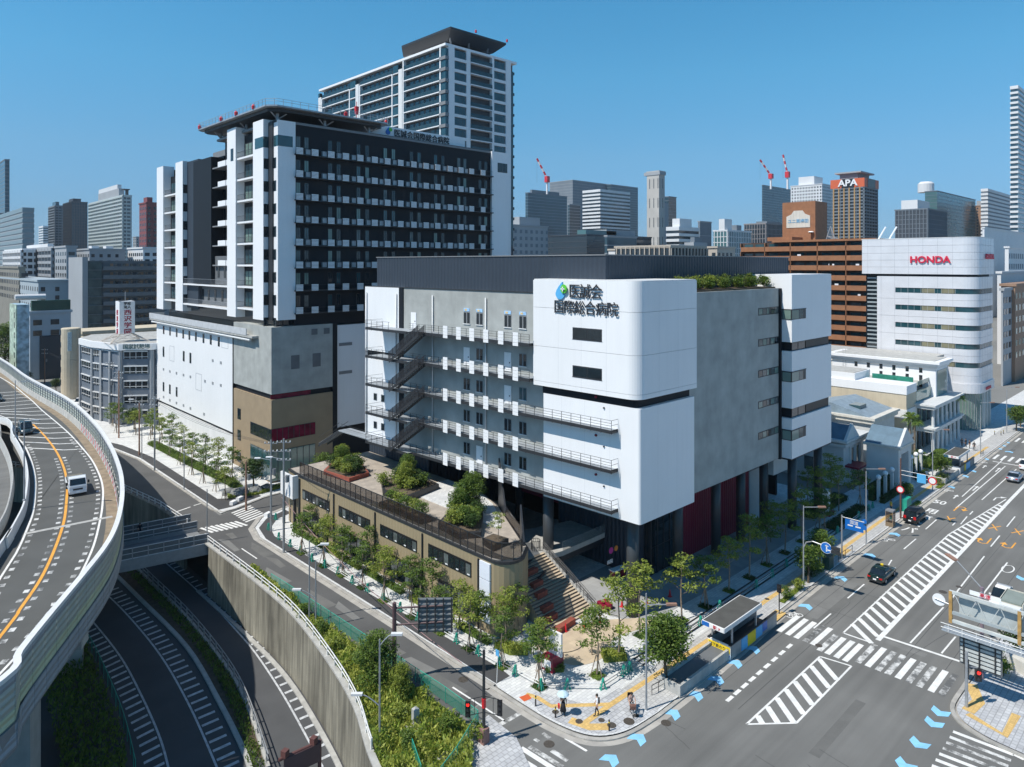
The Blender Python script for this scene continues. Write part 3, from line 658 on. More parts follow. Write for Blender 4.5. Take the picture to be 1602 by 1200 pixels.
for i, (p, q) in enumerate(zip(rr, rr[1:])):
    if p[1] > 300 or p[1] < 38: continue
    t = Vector((p[2], p[3])) * .03
    for j, (z0, z1, mt) in enumerate(((-1.55, -.75, SND3), (-.72, -.02, SND3), (.02, .78, SND2), (.82, 1.58, SND), (1.62, 2.35, SND), (2.39, 3.08, SND3))):
        if pn < 290:
            part('barrier_panel', MB().sweep([(p[0] + t.x, p[1] + t.y), (q[0] - t.x, q[1] - t.y)], [(0.0, z0), (.09, z0), (.09, z1), (0.0, z1)] if z0 >= 0 else [(.12, z0), (.2, z0), (.2, z1), (.12, z1)], z=DZ), mt, hw, fix=True); pn += 1
        else:
            RESTP.setdefault(mt.name, (mt, MB()))[1].sweep([(p[0] + t.x, p[1] + t.y), (q[0] - t.x, q[1] - t.y)], [(0.0, z0), (.09, z0), (.09, z1), (0.0, z1)] if z0 >= 0 else [(.12, z0), (.2, z0), (.2, z1), (.12, z1)], z=DZ)
for k_, (mt, mb) in RESTP.items(): part('barrier_panel', mb, mt, hw, kind='stuff', fix=True)
part('barrier_rim', MB().sweep(RIM, [(-.16, 3.08), (.26, 3.08), (.26, 3.36), (-.16, 3.36)], z=DZ), WHITE2, hw, fix=True)
pm = MB().box(-.06, .06, -.06, .06, 0, 3.1).mesh('barrier_post', STEEL)
for q in resample(RIM, 2.0)[20:150:1]: inst('barrier_post', pm, hw, (q[0] - .08 * q[3], q[1] + .08 * q[2], DZ))
part('inner_barrier', MB().sweep(IR, [(-.25, 0), (.2, 0), (.05, 1.1), (-.12, 1.1)], z=DZ), WHITE2, hw, fix=True)
# second carriageway beyond the inner barrier
IL = [(x - 1.6, y + .4) for x, y in IR]
part('second_deck', span(IL, [(x - 16, y + 2) for x, y in IR], DZ - 1.7, DZ - .5, MB()), ASPH, hw, fix=True)
part('second_barrier', MB().sweep(IL, [(-.2, 0), (.25, 0), (.1, 1.2), (-.05, 1.2)], z=DZ - .4), CONC2, hw, fix=True)
part('second_line', MB().sweep([(x - 1.9, y + .4) for x, y in IL], [(-.1, .004), (-.1, .008), (.1, .008), (.1, .004)], z=DZ - .5), PAINT, hw, fix=True)
hm = MB()
for L_ in (Lw, Rw): hm.sweep(L_, [(-.1, .008), (-.1, .012), (.1, .012), (.1, .008)], z=DZ)
part('edge_line', hm, PAINT, hw, fix=True)
part('centre_line', MB().sweep(Yw, [(-.13, .008), (-.13, .013), (.13, .013), (.13, .008)], z=DZ), YPAINT, hw, fix=True)
hm = MB()
def comb2(L_, side, y1=130):
    for (x, y, tx, ty) in resample(L_, 1.75):
        if y > y1 or y < 30: continue
        n = Vector((ty, -tx)) * side; s_ = Vector((x, y)) + n * .3; e_ = s_ + n * .42; t2 = Vector((tx, ty)) * .32
        hm.quad((*(s_ - t2), DZ + .01), (*(s_ + t2), DZ + .01), (*(e_ + t2), DZ + .01), (*(e_ - t2), DZ + .01))
comb2(Lw, 1); comb2(Rw, -1); comb2(Yw, 1, 118); comb2(Yw, -1, 118)
part('comb_marking', hm, WORN, hw, kind='stuff', fix=True)
# chevron hatching of the merge
hm = MB()
for i in range(15):
    yy = 124 + i * 4.6
    def xon(L_, y):
        for a_, b_ in zip(L_, L_[1:]):
            if min(a_[1], b_[1]) <= y <= max(a_[1], b_[1]) and abs(a_[1] - b_[1]) > 1e-6: return a_[0] + (b_[0] - a_[0]) * (y - a_[1]) / (b_[1] - a_[1])
        return None
    xl = xon(Lw, yy); xr = xon(Rw, yy + 1)
    if xl is None or xr is None: continue
    m1 = xl + (xr - xl) * .33; m2 = xl + (xr - xl) * .62
    for a_, b_ in (((xl, yy + 4), (m1, yy + 1.2)), ((m1, yy + 1.2), (m2, yy - 1.6)), ((m2, yy - 1.6), (xr - .1, yy - 3.2))): line(hm, a_, b_, .32, DZ + .01)
part('chevron_marking', hm, PAINT, hw, fix=True)
part('expansion_joint', MB().sweep([G(40, 835, DZ), G(176, 808, DZ)], [(-.3, .014), (-.3, .017), (.3, .017), (.3, .014)], z=DZ), CONC2, hw, fix=True)
# red and white curve markers on the parapet
for i, q in enumerate(resample(RIMD, 2.35)):
    if 84 < q[1] < 134:
        t = Vector((q[2], q[3])); n = Vector((-t.y, t.x)); c = Vector((q[0], q[1])) + n * .42
        m = MB(); z = DZ + .35
        p_ = lambda s_, h: (*(c + t * s_ * 1.25), z + h * 1.45)
        m.quad(p_(-.75, 0), p_(.75, 0), p_(.75, .75), p_(-.75, .75)); part('curve_marker', m, WHITE2, hw)
        c = c + n * .02
        m = MB(); m.quad(p_(.1, 0), p_(.55, 0), p_(.05, .37), p_(-.4, .37)); m.quad(p_(-.4, .37), p_(.05, .37), p_(.55, .75), p_(.1, .75)); part('curve_chevron', m, REDP, hw)
# piers
for q in resample(RIMD, 20.0)[2:10]:
    n = Vector((-q[3], q[2])); c = Vector((q[0], q[1])) + n * 4.5
    part('pier', MB().rbox((c.x, c.y), 2.0, 2.0, LOW - .1, DZ - 2.6, math.atan2(q[3], q[2])), CONC2, hw)
    part('pier_cap', MB().rbox((c.x, c.y), 1.6, 9, DZ - 2.6, DZ - 1.62, math.atan2(q[3], q[2])), CONC2, hw)

# ---- footbridge deck linking the side street with the far side of the cutting
br = thing('footbridge', 'grey steel footbridge with panelled railings over the sunken ramp road', 'footbridge', (22, 95, LOW))
bx = lambda t: 33.2 - t * 26
A0 = Vector((33.3, 91.6)); A1 = Vector((8, 96.5)); B0 = Vector((34.1, 100.4)); B1 = Vector((8, 104.4))
part('bridge_deck', MB().prism([A0, B0, B1, A1], -.5, .05), GREYP, br)
part('side_girder', MB().sweep([A0, A1], [(-.15, -1.25), (.12, -1.25), (.12, .12), (-.15, .12)]), STEEL, br, fix=True)
part('side_girder', MB().sweep([B0, B1], [(-.1, -1.25), (.1, -1.25), (.1, .12), (-.1, .12)]), STEEL, br, fix=True)
mid0 = A0.lerp(B0, .62); mid1 = A1.lerp(B1, .62)
part('inner_girder', MB().sweep([mid0, mid1], [(-.2, .05), (.2, .05), (.2, .5), (-.2, .5)]), STEEL, br, fix=True)
fr = MB(); 
MESHG = M('perforated_panel', (.16, .17, .18), .5, .1, 2)
def brail(a_, b_, n):
    for i in range(n):
        p = a_.lerp(b_, i / n); q = a_.lerp(b_, (i + 1) / n); d = (q - p).normalized() * .06
        part('railing_post', MB().box(p.x - .05, p.x + .05, p.y - .05, p.y + .05, .12, 1.45), STEEL, br)
        for z0, z1 in ((.22, .74), (.82, 1.34)):
            part('railing_panel', MB().sweep([p + d, q - d], [(-.012, z0), (.012, z0), (.012, z1), (-.012, z1)]), MESHG, br, fix=True)
    m = MB()
    for z in (.15, .78, 1.4): m.sweep([a_, b_], [(-.04, z - .035), (.04, z - .035), (.04, z + .035), (-.04, z + .035)])
    part('railing_frame', m, WHITE2, br, fix=True)
brail(A0, A1, 15); brail(B0, B1, 15); brail(mid0, mid1, 15)
part('bridge_pier', MB().rbox((21, 97), .9, .9, LOW, -.5, .1), OLDCONC, br)
# ================================================================== HOSPITAL, FRONT WING
KW = .05
wp = lambda p: (p[0] - KW * (p[1] - 41) * max(0.0, min(1.0, (75 - p[0]) / 15.0)), p[1], p[2])      # the west front stands 3 degrees off square
def mb(): return MB(wp)
def wx(y, X=56.0): return X - KW * (y - 41)
hp = thing('hospital_front_wing', 'white and grey hospital wing on dark columns with outside walkways and rounded white corner', 'hospital', (56, 41, 0))
GY = 42.2
# --- rounded white corner, upper box in cladding courses
def rcourse(x0, y0, x1, y1, r, z0, z1, n=8):
    pts = [(x0 + r - r * math.cos(t * math.pi / 2 / n), y0 + r - r * math.sin(t * math.pi / 2 / n)) for t in range(n + 1)]
    return mb().prism(pts + [(x1, y0), (x1, y1), (x0, y1)], z0, z1)
cz = [22.65, 23.15, 27.0, 31.25, 34.25]
for a_, b_ in zip(cz, cz[1:]): part('cladding_course', rcourse(55.45, 40.55, 66.0, 54.2, 1.25, a_ + .015, b_ - .015), WHITE, hp)
sj_ = mb()
for y in (44.3, 47.5, 50.6): sj_.W(55.45, y, y + .02, 22.7, 34.2, -.003, .004).W(56.0, y, y + .02, 10.5, 21.7, -.003, .004)
for x in (59, 62.4): sj_.S(40.55, x, x + .02, 22.7, 34.2, -.003, .004).S(40.7, x, x + .02, 10.5, 21.7, -.003, .004)
part('panel_seam', sj_, M('seam_grey', (.60, .62, .64), .6, 0), hp, kind='stuff')
part('parapet_coping', rcourse(55.5, 40.6, 65.9, 54.1, 1.2, 34.24, 34.36), WHITE2, hp)
part('dark_reveal', rcourse(56.1, 41.2, 65.6, 53.4, .6, 21.75, 22.66), DARK, hp)
part('lower_box', rcourse(56.0, 40.7, 65.75, 53.2, .28, 10.4, 21.76, 4), WHITE, hp)
for z0, z1 in ((28.1, 29.35), (24.15, 25.35)):
    fr = part('window', mb().W(55.45, 44.85, 48.65, z0, z1, -.5, .01).W(55.45, 44.8, 48.7, z0 - .04, z0, -.1, .03), DKSTEEL, hp)
    part('pane', mb().W(55.45, 44.95, 46.7, z0 + .12, z1 - .12, .0, .025).W(55.45, 46.78, 48.55, z0 + .12, z1 - .12, .0, .025), GLASS, fr)
# recessed reveal look: cheeks proud of the pane
sg = part('sign_emblem', mb(), BLUES, hp)
def drop(mbx, facing, cx, cz_, s, X):
    pts = []
    for i in range(22):
        t = i / 22 * 2 * math.pi; r = 1.0
        x = math.cos(t) * .62; z = math.sin(t) * .62
        if math.sin(t) > 0: x = x * (1 - .8 * math.sin(t) ** 1.3) + .30 * math.sin(t) ** 2; z = math.sin(t) * 1.25
        pts.append((x * s, z * s))
    n = len(mbx.v)
    for d in (0, .14):
        for x, z in pts: mbx.v.append((X - d, cx - x, cz_ + z) if facing == 'W' else (cx + x, X - d, cz_ + z))
    k = len(pts); mbx.f.append(tuple(range(n + k, n + 2 * k))); mbx.f.append(tuple(range(n + k - 1, n - 1, -1)))
    for i in range(k): mbx.f.append((n + i, n + (i + 1) % k, n + k + (i + 1) % k, n + k + i))
    return mbx
part('sign_emblem', drop(mb(), 'W', 50.25, 32.85, 1.0, 55.44), SKYB, hp, fix=True)
GRN = M('sign_green', (.12, .55, .05), .4, 0)
m = mb()
m.v = []; 
for d in (0, .1):
    for i in range(16): m.v.append((55.26 - d, 49.65 - .42 * math.cos(i * math.pi / 8), 33.35 + .48 * math.sin(i * math.pi / 8)))
m.f = [tuple(range(16, 32)), tuple(range(15, -1, -1))] + [(i, (i + 1) % 16, 16 + (i + 1) % 16, 16 + i) for i in range(16)]
lf = part('sign_leaf', m, GRN, hp, fix=True)
part('sign_cross', mb().W(55.1, 49.58, 49.72, 33.1, 33.6, .05, .1).W(55.1, 49.38, 49.92, 33.3, 33.42, .05, .1), WHITE, lf)
SIGNB = M('sign_black_letter', (.03, .03, .035), .4, 0); SIGNE = M('sign_letter_edge', (.75, .75, .76), .4, 0)
for s_, yc, zc, sz in (('医誠会', 46.9, 33.05, 1.62), ('国際総合病院', 46.95, 31.35, 1.52)):
    n_ = len(s_); pitch = 6.0 / 3 / 1.0 if n_ == 3 else 8.35 / 6
    pitch = 1.42 if n_ == 3 else 1.385
    for i, ch in enumerate(s_):
        y = yc + ((n_ - 1) / 2 - i) * pitch; X_ = wx(y, 55.45)
        a_ = textpart(ch, sz, .035, SIGNB, hp, (X_ - .12, y, zc), 'W', 'letter', bold=.0)
# --- grey concrete west wall, black stripe, white end wall
part('concrete_wall', mb().box(57.0, 75, 54.2, 79.5, 10.4, 32.7).box(57.0, 60, 53.75, 54.2, 10.4, 22), CONC, hp)
part('dark_joint', mb().box(56.85, 60, 52.95, 53.75, 10.4, 22.4), DARK, hp)
part('dark_joint', mb().box(56.85, 70, 79.5, 80.4, 10.2, 32.75), DARK, hp)
part('white_end_wall', mb().box(56.9, 75, 80.4, 88.5, 10.6, 22.3), WHITE, hp)
part('white_end_wall', mb().box(56.9, 75, 80.4, 88.5, 23.5, 32.7), WHITE, hp)
part('dark_reveal', mb().box(57.3, 75, 80.4, 88.45, 22.3, 23.5), DARK, hp)
part('concrete_wall', mb().box(58, 86, 54, 88.4, 10.6, 32.2), CONC, hp)
part('parapet_coping', mb().box(56.9, 57.3, 54.2, 88.55, 32.7, 32.82), DKSTEEL, hp)
part('roof_deck', mb().box(57.5, 100, 43, 88, 32.2, 32.35), CONC2, hp)
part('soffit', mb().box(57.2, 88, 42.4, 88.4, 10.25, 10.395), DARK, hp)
# --- south wall
part('concrete_wall', MB().box(65.8, 89.0, GY, 54, 10.4, 32.8), CONC, hp)
for k in range(5):
    z = 13.75 + k * 3.93
    fr = part('window', MB().S(GY, 83.0, 88.6, z, z + .95, -.3, .012), DKSTEEL, hp)
    for j in range(5): x0 = 83.15 + j * 1.09; part('pane', MB().S(GY, x0, x0 + (.95 if j != 2 else .55), z + .12, z + .83, .012, .03), [GLASSC, CLEARG, GLASS, GLASSC, CLEARG][(j + k) % 5], fr)
part('dark_joint', MB().box(88.6, 89.1, GY - .25, 44, 10.3, 32.8), DARK, hp)
# --- white east box with bands
YB = 40.6
for z0, z1 in ((10.5, 15.75), (17.1, 24.55), (25.75, 34.6)):
    part('white_box', MB().box(89.0, 101.6, YB, 52, z0, z1), WHITE, hp)
for z0, z1 in ((15.75, 17.1), (24.55, 25.75)):
    part('dark_band', MB().box(89.6, 101.4, YB + .35, 52, z0, z1), DARK, hp)
    for x0, x1 in ((89.7, 91.4), (91.6, 93.6)): part('window_pane', MB().S(YB + .35, x0, x1, z0 + .1, z1 - .1, .01, .05), GLASS, hp)
    part('louvre', MB().S(YB + .35, 93.8, 101.3, z0 + .12, z1 - .12, .02, .08), M('bronze_louvre', (.035, .03, .028), .5, .1, 1), hp)
for zc in (12.9, 20.55, 28.7):
    fr = part('corner_window', MB().box(88.93, 93.2, YB - .02, YB + 1.3, zc, zc + 1.3).box(88.9, 93.3, YB - .05, YB + 1.3, zc + 1.3, zc + 1.38), DKSTEEL, hp)
    part('pane', MB().S(YB - .02, 89.0, 91.0, zc + .08, zc + 1.24, .005, .02), CLEARG, fr); part('pane', MB().S(YB - .02, 91.1, 92.3, zc + .08, zc + 1.24, .005, .02), GLASS2, fr); part('pane', MB().W(88.93, YB + .1, YB + 1.2, zc + .08, zc + 1.24, .005, .02), CLEARG, fr)
part('box_soffit', MB().box(89.0, 101.5, YB + .1, 52, 10.3, 10.5), DARK, hp)
# --- dark ribbed plant storey above
part('roof_storey', mb().box(57.9, 100.4, 46.3, 87.0, 32.3, 36.9), DARK2, hp)
part('roof_storey_coping', mb().box(57.8, 100.5, 46.2, 87.1, 36.9, 37.02), GREYP, hp)
# --- red ground storey and glass
part('red_wall', MB().box(73.2, 89.6, 46.9, 62, 0.1, 10.3), Mrib('crimson_ribbed_cladding', (.20, .006, .028), .5, .5, .35), hp)
part('dark_wall', MB().box(65.2, 73.2, 47.8, 60, 0.1, 10.3), DARK2, hp)
part('glass_wall', MB().box(66.6, 73.0, 46.9, 47.8, .2, 9.9), GLASS, hp)
for i in range(6): part('mullion', MB().box(66.6 + i * 1.25, 66.68 + i * 1.25, 46.82, 46.9, .2, 9.9), DKSTEEL, hp)
for z in (3.3, 6.6): part('mullion', MB().box(66.6, 73.0, 46.83, 46.88, z, z + .07), DKSTEEL, hp)
part('red_wall', MB().box(67.5, 68.5, 60.1, 69, 4.5, 10.25), RED, hp)
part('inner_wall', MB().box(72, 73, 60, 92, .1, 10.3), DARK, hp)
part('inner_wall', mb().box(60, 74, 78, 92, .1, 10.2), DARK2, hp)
part('loading_wall', MB().box(89.8, 93.4, 46.9, 60, .1, 7.4), STONE, hp)
part('loading_wall', MB().box(89.7, 93.5, 46.85, 60, 7.4, 10.3), GREYP, hp)
part('white_fascia', MB().box(94.2, 100.5, 45.6, 58, 6.2, 10.4), WHITE2, hp)
part('podium_screen', MB().box(104, 104.5, 50, 90, .1, 10), DARK, hp)
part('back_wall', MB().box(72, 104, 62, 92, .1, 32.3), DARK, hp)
part('east_wall', MB().box(89, 101.4, 52, 62, 10.4, 34.4), CONC, hp)
# --- columns
cm = MB().lathe((0, 0, 0), [(.62, 0), (.62, 10.2)], 20).mesh('column', COLM, smooth=True)
for (x, y) in ((57.9, 43.0), (56.9, 53.9), (69.2, 45.0), (77.6, 45.0), (83.8, 45.0), (90.1, 45.0), (92.8, 42.3), (100.2, 41.9), (68, 70), (66.8, 82.4)):
    inst('column', cm, hp, (x, y, .1), sc=((.95, .95, 1)) if x > 60 else None)
# --- five outside walkways
DKZ = [27.1, 23.2, 19.3, 15.35, 11.3]
GRATE = M('walkway_grating', (.30, .33, .36), .6, .1, 2)
rpost = MB().box(-.02, .02, -.02, .02, -.28, 1.1).mesh('baluster', DKSTEEL)
scr = MB()
for k in range(4): scr.box(-.02, .02, -.44, .44, .0 + k * .385, .36 + k * .385)
scr = scr.mesh('privacy_panel', WHITE)
YP = [68.3, 65.85, 63.5, 61.1, 58.65, 56.35]
npost = 0
for li, z in enumerate(DKZ):
    ye = 54.3 if li < 2 else 43.3
    y1 = 84.3
    wk = part('walkway', mb().box(54.95, 57.0, ye, 75.0, z, z + .06).box(54.2, 57.0, 75.0, y1, z, z + .06), GRATE, hp)
    part('edge_beam', mb().box(54.9, 54.98, ye, 75, z - .22, z + .12).box(54.12, 54.2, 75, y1, z - .22, z + .12).box(54.2, 57, y1 - .08, y1, z - .22, z + .12).box(55, 57, ye, ye + .08, z - .22, z + .12), DKSTEEL, wk)
    br_ = mb(); y = ye + .4
    while y < 75: br_.box(55.0, 57.0, y, y + .1, z - .2, z); y += 2.35
    part('bracket', br_, DKSTEEL, wk, kind='stuff')
    rl = mb()
    for h in (1.1, .82, .55, .28): rl.box(54.93, 54.97, ye, 75.6, z + h - .015, z + h + .015)
    for h in (1.1, .6): rl.box(54.13, 54.17, 78.7, y1, z + h - .015, z + h + .015).box(54.13, 57, y1 - .04, y1, z + h - .015, z + h + .015)
    for h in (1.1, .6): rl.box(54.95, 57, ye, ye + .04, z + h - .015, z + h + .015) if li > 1 else None
    part('handrail', rl, DKSTEEL, wk)
    y = ye + .02; 
    while y < 75.5:
        if npost < 290: inst('baluster', rpost, hp, (wx(y, 54.95), y, z)); npost += 1
        y += 1.28
    y = 79.0
    while y < y1 + .1:
        if npost < 290: inst('baluster', rpost, hp, (wx(y, 54.15), y, z)); npost += 1
        y += 1.3
    for y in YP: inst('privacy_panel', scr, hp, (wx(y, 54.88), y, z - .3))
# --- zigzag stairs between the walkways
for li, z in enumerate(DKZ[1:] ):
    zt = z + (DKZ[li] - z); ya, yb = 78.4, 72.3
    st = part('stair_flight', mb(), DKSTEEL, hp) or None
    m = mb(); n = 14
    for i in range(n):
        y = ya - (ya - yb) * (i + .5) / n; zz = z + (zt - z) * (i + 1) / n
        m.box(53.9, 54.8, y - .16, y + .16, zz - .05, zz)
    st = part('stair_flight', m, DKSTEEL, hp, kind='stuff')
    sm = mb()
    for X in (53.82, 54.84):
        for (dz0, dz1) in ((-.35, .05),):
            v0 = len(sm.v); sm.v += [(X, ya, z + dz0), (X, yb, zt + dz0), (X, yb, zt + dz1), (X, ya, z + dz1), (X + .06, ya, z + dz0), (X + .06, yb, zt + dz0), (X + .06, yb, zt + dz1), (X + .06, ya, z + dz1)]
            sm.f += [(v0, v0 + 1, v0 + 2, v0 + 3), (v0 + 7, v0 + 6, v0 + 5, v0 + 4), (v0, v0 + 4, v0 + 5, v0 + 1), (v0 + 1, v0 + 5, v0 + 6, v0 + 2), (v0 + 2, v0 + 6, v0 + 7, v0 + 3), (v0 + 3, v0 + 7, v0 + 4, v0)]
    part('stringer', sm, DKSTEEL, st)
    pm_ = mb()
    for X in (53.82, 54.86):
        v0 = len(pm_.v); pm_.v += [(X, ya, z + .12), (X, yb, zt + .12), (X, yb, zt + 1.15), (X, ya, z + 1.15)]; pm_.f += [(v0, v0 + 1, v0 + 2, v0 + 3)]
    part('mesh_balustrade', pm_, M('dark_mesh', (.015, .015, .018), .6, 0, alpha=.8), st)
    rm = mb()
    for i in range(9):
        y = ya - (ya - yb) * i / 8; zz = z + (zt - z) * i / 8; rm.box(53.8, 53.85, y - .03, y + .03, zz, zz + 1.2)
    part('baluster_row', rm, DKSTEEL, st, kind='stuff')
# --- pipes, windows, doors on the west wall
PIPE = M('white_downpipe', (.55, .57, .58), .4, 0)
for y, X in ((73.2, 56.85), (63.25, 56.85), (88.0, 56.75), (80.9, 56.75)):
    part('downpipe', MB().tube((wx(y, X), y, 10.5), (wx(y, X), y, 31.9), .1, k=8), PIPE, hp, smooth=True)
WC = [66.75, 64.45, 59.65, 57.25, 54.9]
def wwin(y, z0, h=1.5, teal=False, wd=1.15):
    fr = part('window', mb().W(57.0, y - wd / 2, y + wd / 2, z0, z0 + h, -.3, .03), GREYP, hp)
    part('sill', mb().W(57.0, y - wd / 2 - .05, y + wd / 2 + .05, z0 - .08, z0, 0, .12), WHITE2, fr)
    part('pane', mb().W(57.0, y - wd / 2 + .06, y - .1, z0 + .05, z0 + h - .06, .03, .045).W(57.0, y + .1, y + wd / 2 - .06, z0 + .05, z0 + h - .06, .03, .045), GLASS2 if teal else GLASS, fr)
def wdoor(y, z0, wd=1.1):
    d = part('door', mb().W(57.0, y - wd / 2, y + wd / 2, z0, z0 + 2.2, -.1, .06), WHITE, hp)
    part('handle', mb().W(57.0, y - .4, y - .3, z0 + .95, z0 + 1.1, .06, .12), DKSTEEL, d)
for li, z in enumerate(DKZ):
    for ci, y in enumerate(WC):
        if li == 0: wwin(y, z + 1.45, 1.45)
        elif ci == 4 : continue
        elif (li, ci) in ((1, 0), (1, 2), (2, 2), (4, 1)): wdoor(y, z + .2)
        elif (li, ci) == (2, 2): wdoor(y, z)
        else: wwin(y, z + 1.0, 1.45, (li, ci) == (2, 3))
for y in WC[:4]:
    s_ = part('notice_board', mb().W(57.0, y - .52, y + .55, 27.1 + 3.0, 27.1 + 3.38, .0, .05), M('sign_light_blue', (.35, .58, .85), .5, .25, 4), hp)
    part('notice_patch', mb().W(57.0, y + .1 - .15, y + .35, 27.1 + 3.06, 27.1 + 3.3, .05, .06), M('sign_warm_patch', (.75, .55, .25), .5, .2, 4), s_)
wdoor(77.3, 27.25); 
for (y, z) in ((85.95, 16.4), (84.15, 16.4), (85.95, 12.35), (84.15, 12.35)):
    fr = part('window', mb().W(56.9, y - .42, y + .42, z, z + 1.05, -.1, .03), STEEL, hp); part('pane', mb().W(56.9, y - .34, y + .34, z + .08, z + .97, .03, .045), GLASS, fr)
part('handrail', mb().box(55.1, 55.14, 80, 92, 12.3, 12.34).box(55.1, 55.14, 80, 92, 11.8, 11.83), DKSTEEL, hp)
part('link_walkway', mb().box(55.0, 57.0, 84.3, 92.5, 11.2, 11.35), GRATE, hp)
# stair down from the walkway end to the rear court
m = mb()
for i in range(16): m.box(55.2, 56.6, 92.5 + i * .36, 92.9 + i * .36, 11.1 - i * .19, 11.25 - i * .19)
part('court_stair', m, GRATE, hp, kind='stuff')
m = mb(); v0 = 0
for X in (55.15, 56.65):
    k = len(m.v); m.v += [(X, 92.5, 10.9), (X, 98.3, 7.8), (X, 98.3, 8.3), (X, 92.5, 11.4)]; m.f.append((k, k + 1, k + 2, k + 3))
    m.tube((X, 92.5, 12.4), (X, 98.3, 9.3), .03)
part('stair_stringer', m, DKSTEEL, hp)
# small fixtures on the white lower box
for z in DKZ[2:]:
    part('fire_bell', MB().tube((wx(46.0, 56.0), 46.0, z + 3.0), (wx(46.0, 55.85), 46.0, z + 3.0), .13, k=10), RED, hp)
    part('wall_lamp', MB().tube((wx(45.0, 56.0), 45.0, z + 2.0), (wx(45.0, 55.88), 45.0, z + 2.0), .09, k=8), DKSTEEL, hp)
# --- roof garden behind the south parapet: see plants section

# ================================================================== ANNEX with roof terrace
ax = thing('tan_annex', 'low tan ribbed annex with strip windows, rounded end and a planted roof terrace', 'annex', (45, 70, 0))
ka = .022
AX = lambda y: 44.85 - ka * (y - 52)
ann = [(AX(88.4), 88.4), (AX(52), 52.0), (AX(50.6), 50.6)] + [(46.9 - 2.0 * math.cos(t) - .05, 50.3 - 2.0 * math.sin(t)) for t in [i * math.pi / 12 for i in range(1, 9)]] + [(49.6, 49.8), (50.3, 51.5), (55.5, 60.5), (57.5, 66), (57.5, 92.0), (44.4, 92.0)]
part('wall', MB().prism(ann, 0.1, 7.15), TAN, ax)
cx_, cy_ = 50.0, 70.0
part('coping', MB().prism([(cx_ + (x - cx_) * 1.012, cy_ + (y - cy_) * 1.004) for x, y in ann], 7.15, 7.4), DKSTEEL, ax)
part('terrace_deck', MB().prism([(cx_ + (x - cx_) * .97, cy_ + (y - cy_) * .985) for x, y in ann], 7.4, 7.45), M('terrace_paving', (.42, .37, .31), .8, .12, .8, tile=(.6, .6, .8, .02)), ax)
part('terrace_slab', MB().prism([(50.5, 55.0), (52.6, 57), (55.3, 61.5), (57.2, 66.5), (57.2, 72.5), (50.5, 72.5)], 7.45, 7.52), PAVE, ax)
wq = lambda p: (p[0] - ka * (p[1] - 52), p[1], p[2]); AB = lambda *b_: MB(wq).box(*b_); X0_ = 44.85
for y0, y1, z0, z1 in ((80.2, 87.2, 4.45, 5.75), (71, 78.0, 4.5, 5.8), (61.9, 68.9, 4.6, 5.9), (53.0, 59.9, 4.75, 6.2)):
    fr = part('strip_window', AB(X0_ - .06, X0_ + .3, y0, y1, z0, z1), BLACK, ax); n_ = 8
    for i in range(n_):
        a_ = y0 + (y1 - y0) * (i + .1) / n_; b_ = y0 + (y1 - y0) * (i + .9) / n_
        part('pane', AB(X0_ - .08, X0_, a_, b_, z0 + .1, z1 - .22), [GLASS, GLASSC, GLASS, GLASS][(i * 3 + int(y0)) % 4], fr)
        if i % 2 == 0: part('light_fitting', AB(X0_ - .095, X0_ - .08, a_ + .1, a_ + .45, z0 + .15, z0 + .27), WHITE, fr)
for y0, y1 in ((53.0, 58.2), (61.5, 68), (71, 78), (80.5, 87)):
    fr = part('lower_window', AB(X0_ - .06, X0_ + .3, y0, y1, .5, 3.0), BLACK, ax)
    for i in range(5): part('pane', AB(X0_ - .08, X0_, y0 + (y1 - y0) * (i + .08) / 5, y0 + (y1 - y0) * (i + .92) / 5, .65, 2.85), GLASSC if i % 2 else GLASS, fr)
for y in (87.9, 79.1, 69.9, 60.9, 51.9): part('downpipe', MB().tube((AX(y) - .1, y, .1), (AX(y) - .1, y, 7.0), .09, k=8), DKSTEEL, ax)
WP = M('white_lightbox', (.72, .76, .84), .35, .03, 1)
m_ = [(1.7, 0, 5.6, 7.6), (0, 0, 4.2, 5.5)]
def wpan(y0, y1, z0, z1): part('white_sign_panel', MB().box(AX(51) - .18, AX(51) + .02, y0, y1, z0, z1), WP, ax)
wpan(50.15, 51.65, 5.35, 6.95); wpan(50.15, 51.65, 4.2, 5.25)
for z0 in (1.2, 2.25, 3.25):
    wpan(50.15, 50.88, z0, z0 + .9); wpan(50.94, 51.65, z0, z0 + .9)
part('white_gate_panel', MB().box(43.2, 44.4, 88.4, 88.8, 4.2, 7.3), WHITE, ax); part('white_gate_panel', MB().box(43.2, 43.5, 88.8, 92, 4.2, 7.3), WHITE, ax)
for x_, y_ in ((43.6, 88.6), (43.5, 91.6)): part('gate_column', MB().box(x_ - .15, x_ + .15, y_ - .15, y_ + .15, .1, 4.2), DKSTEEL, ax)
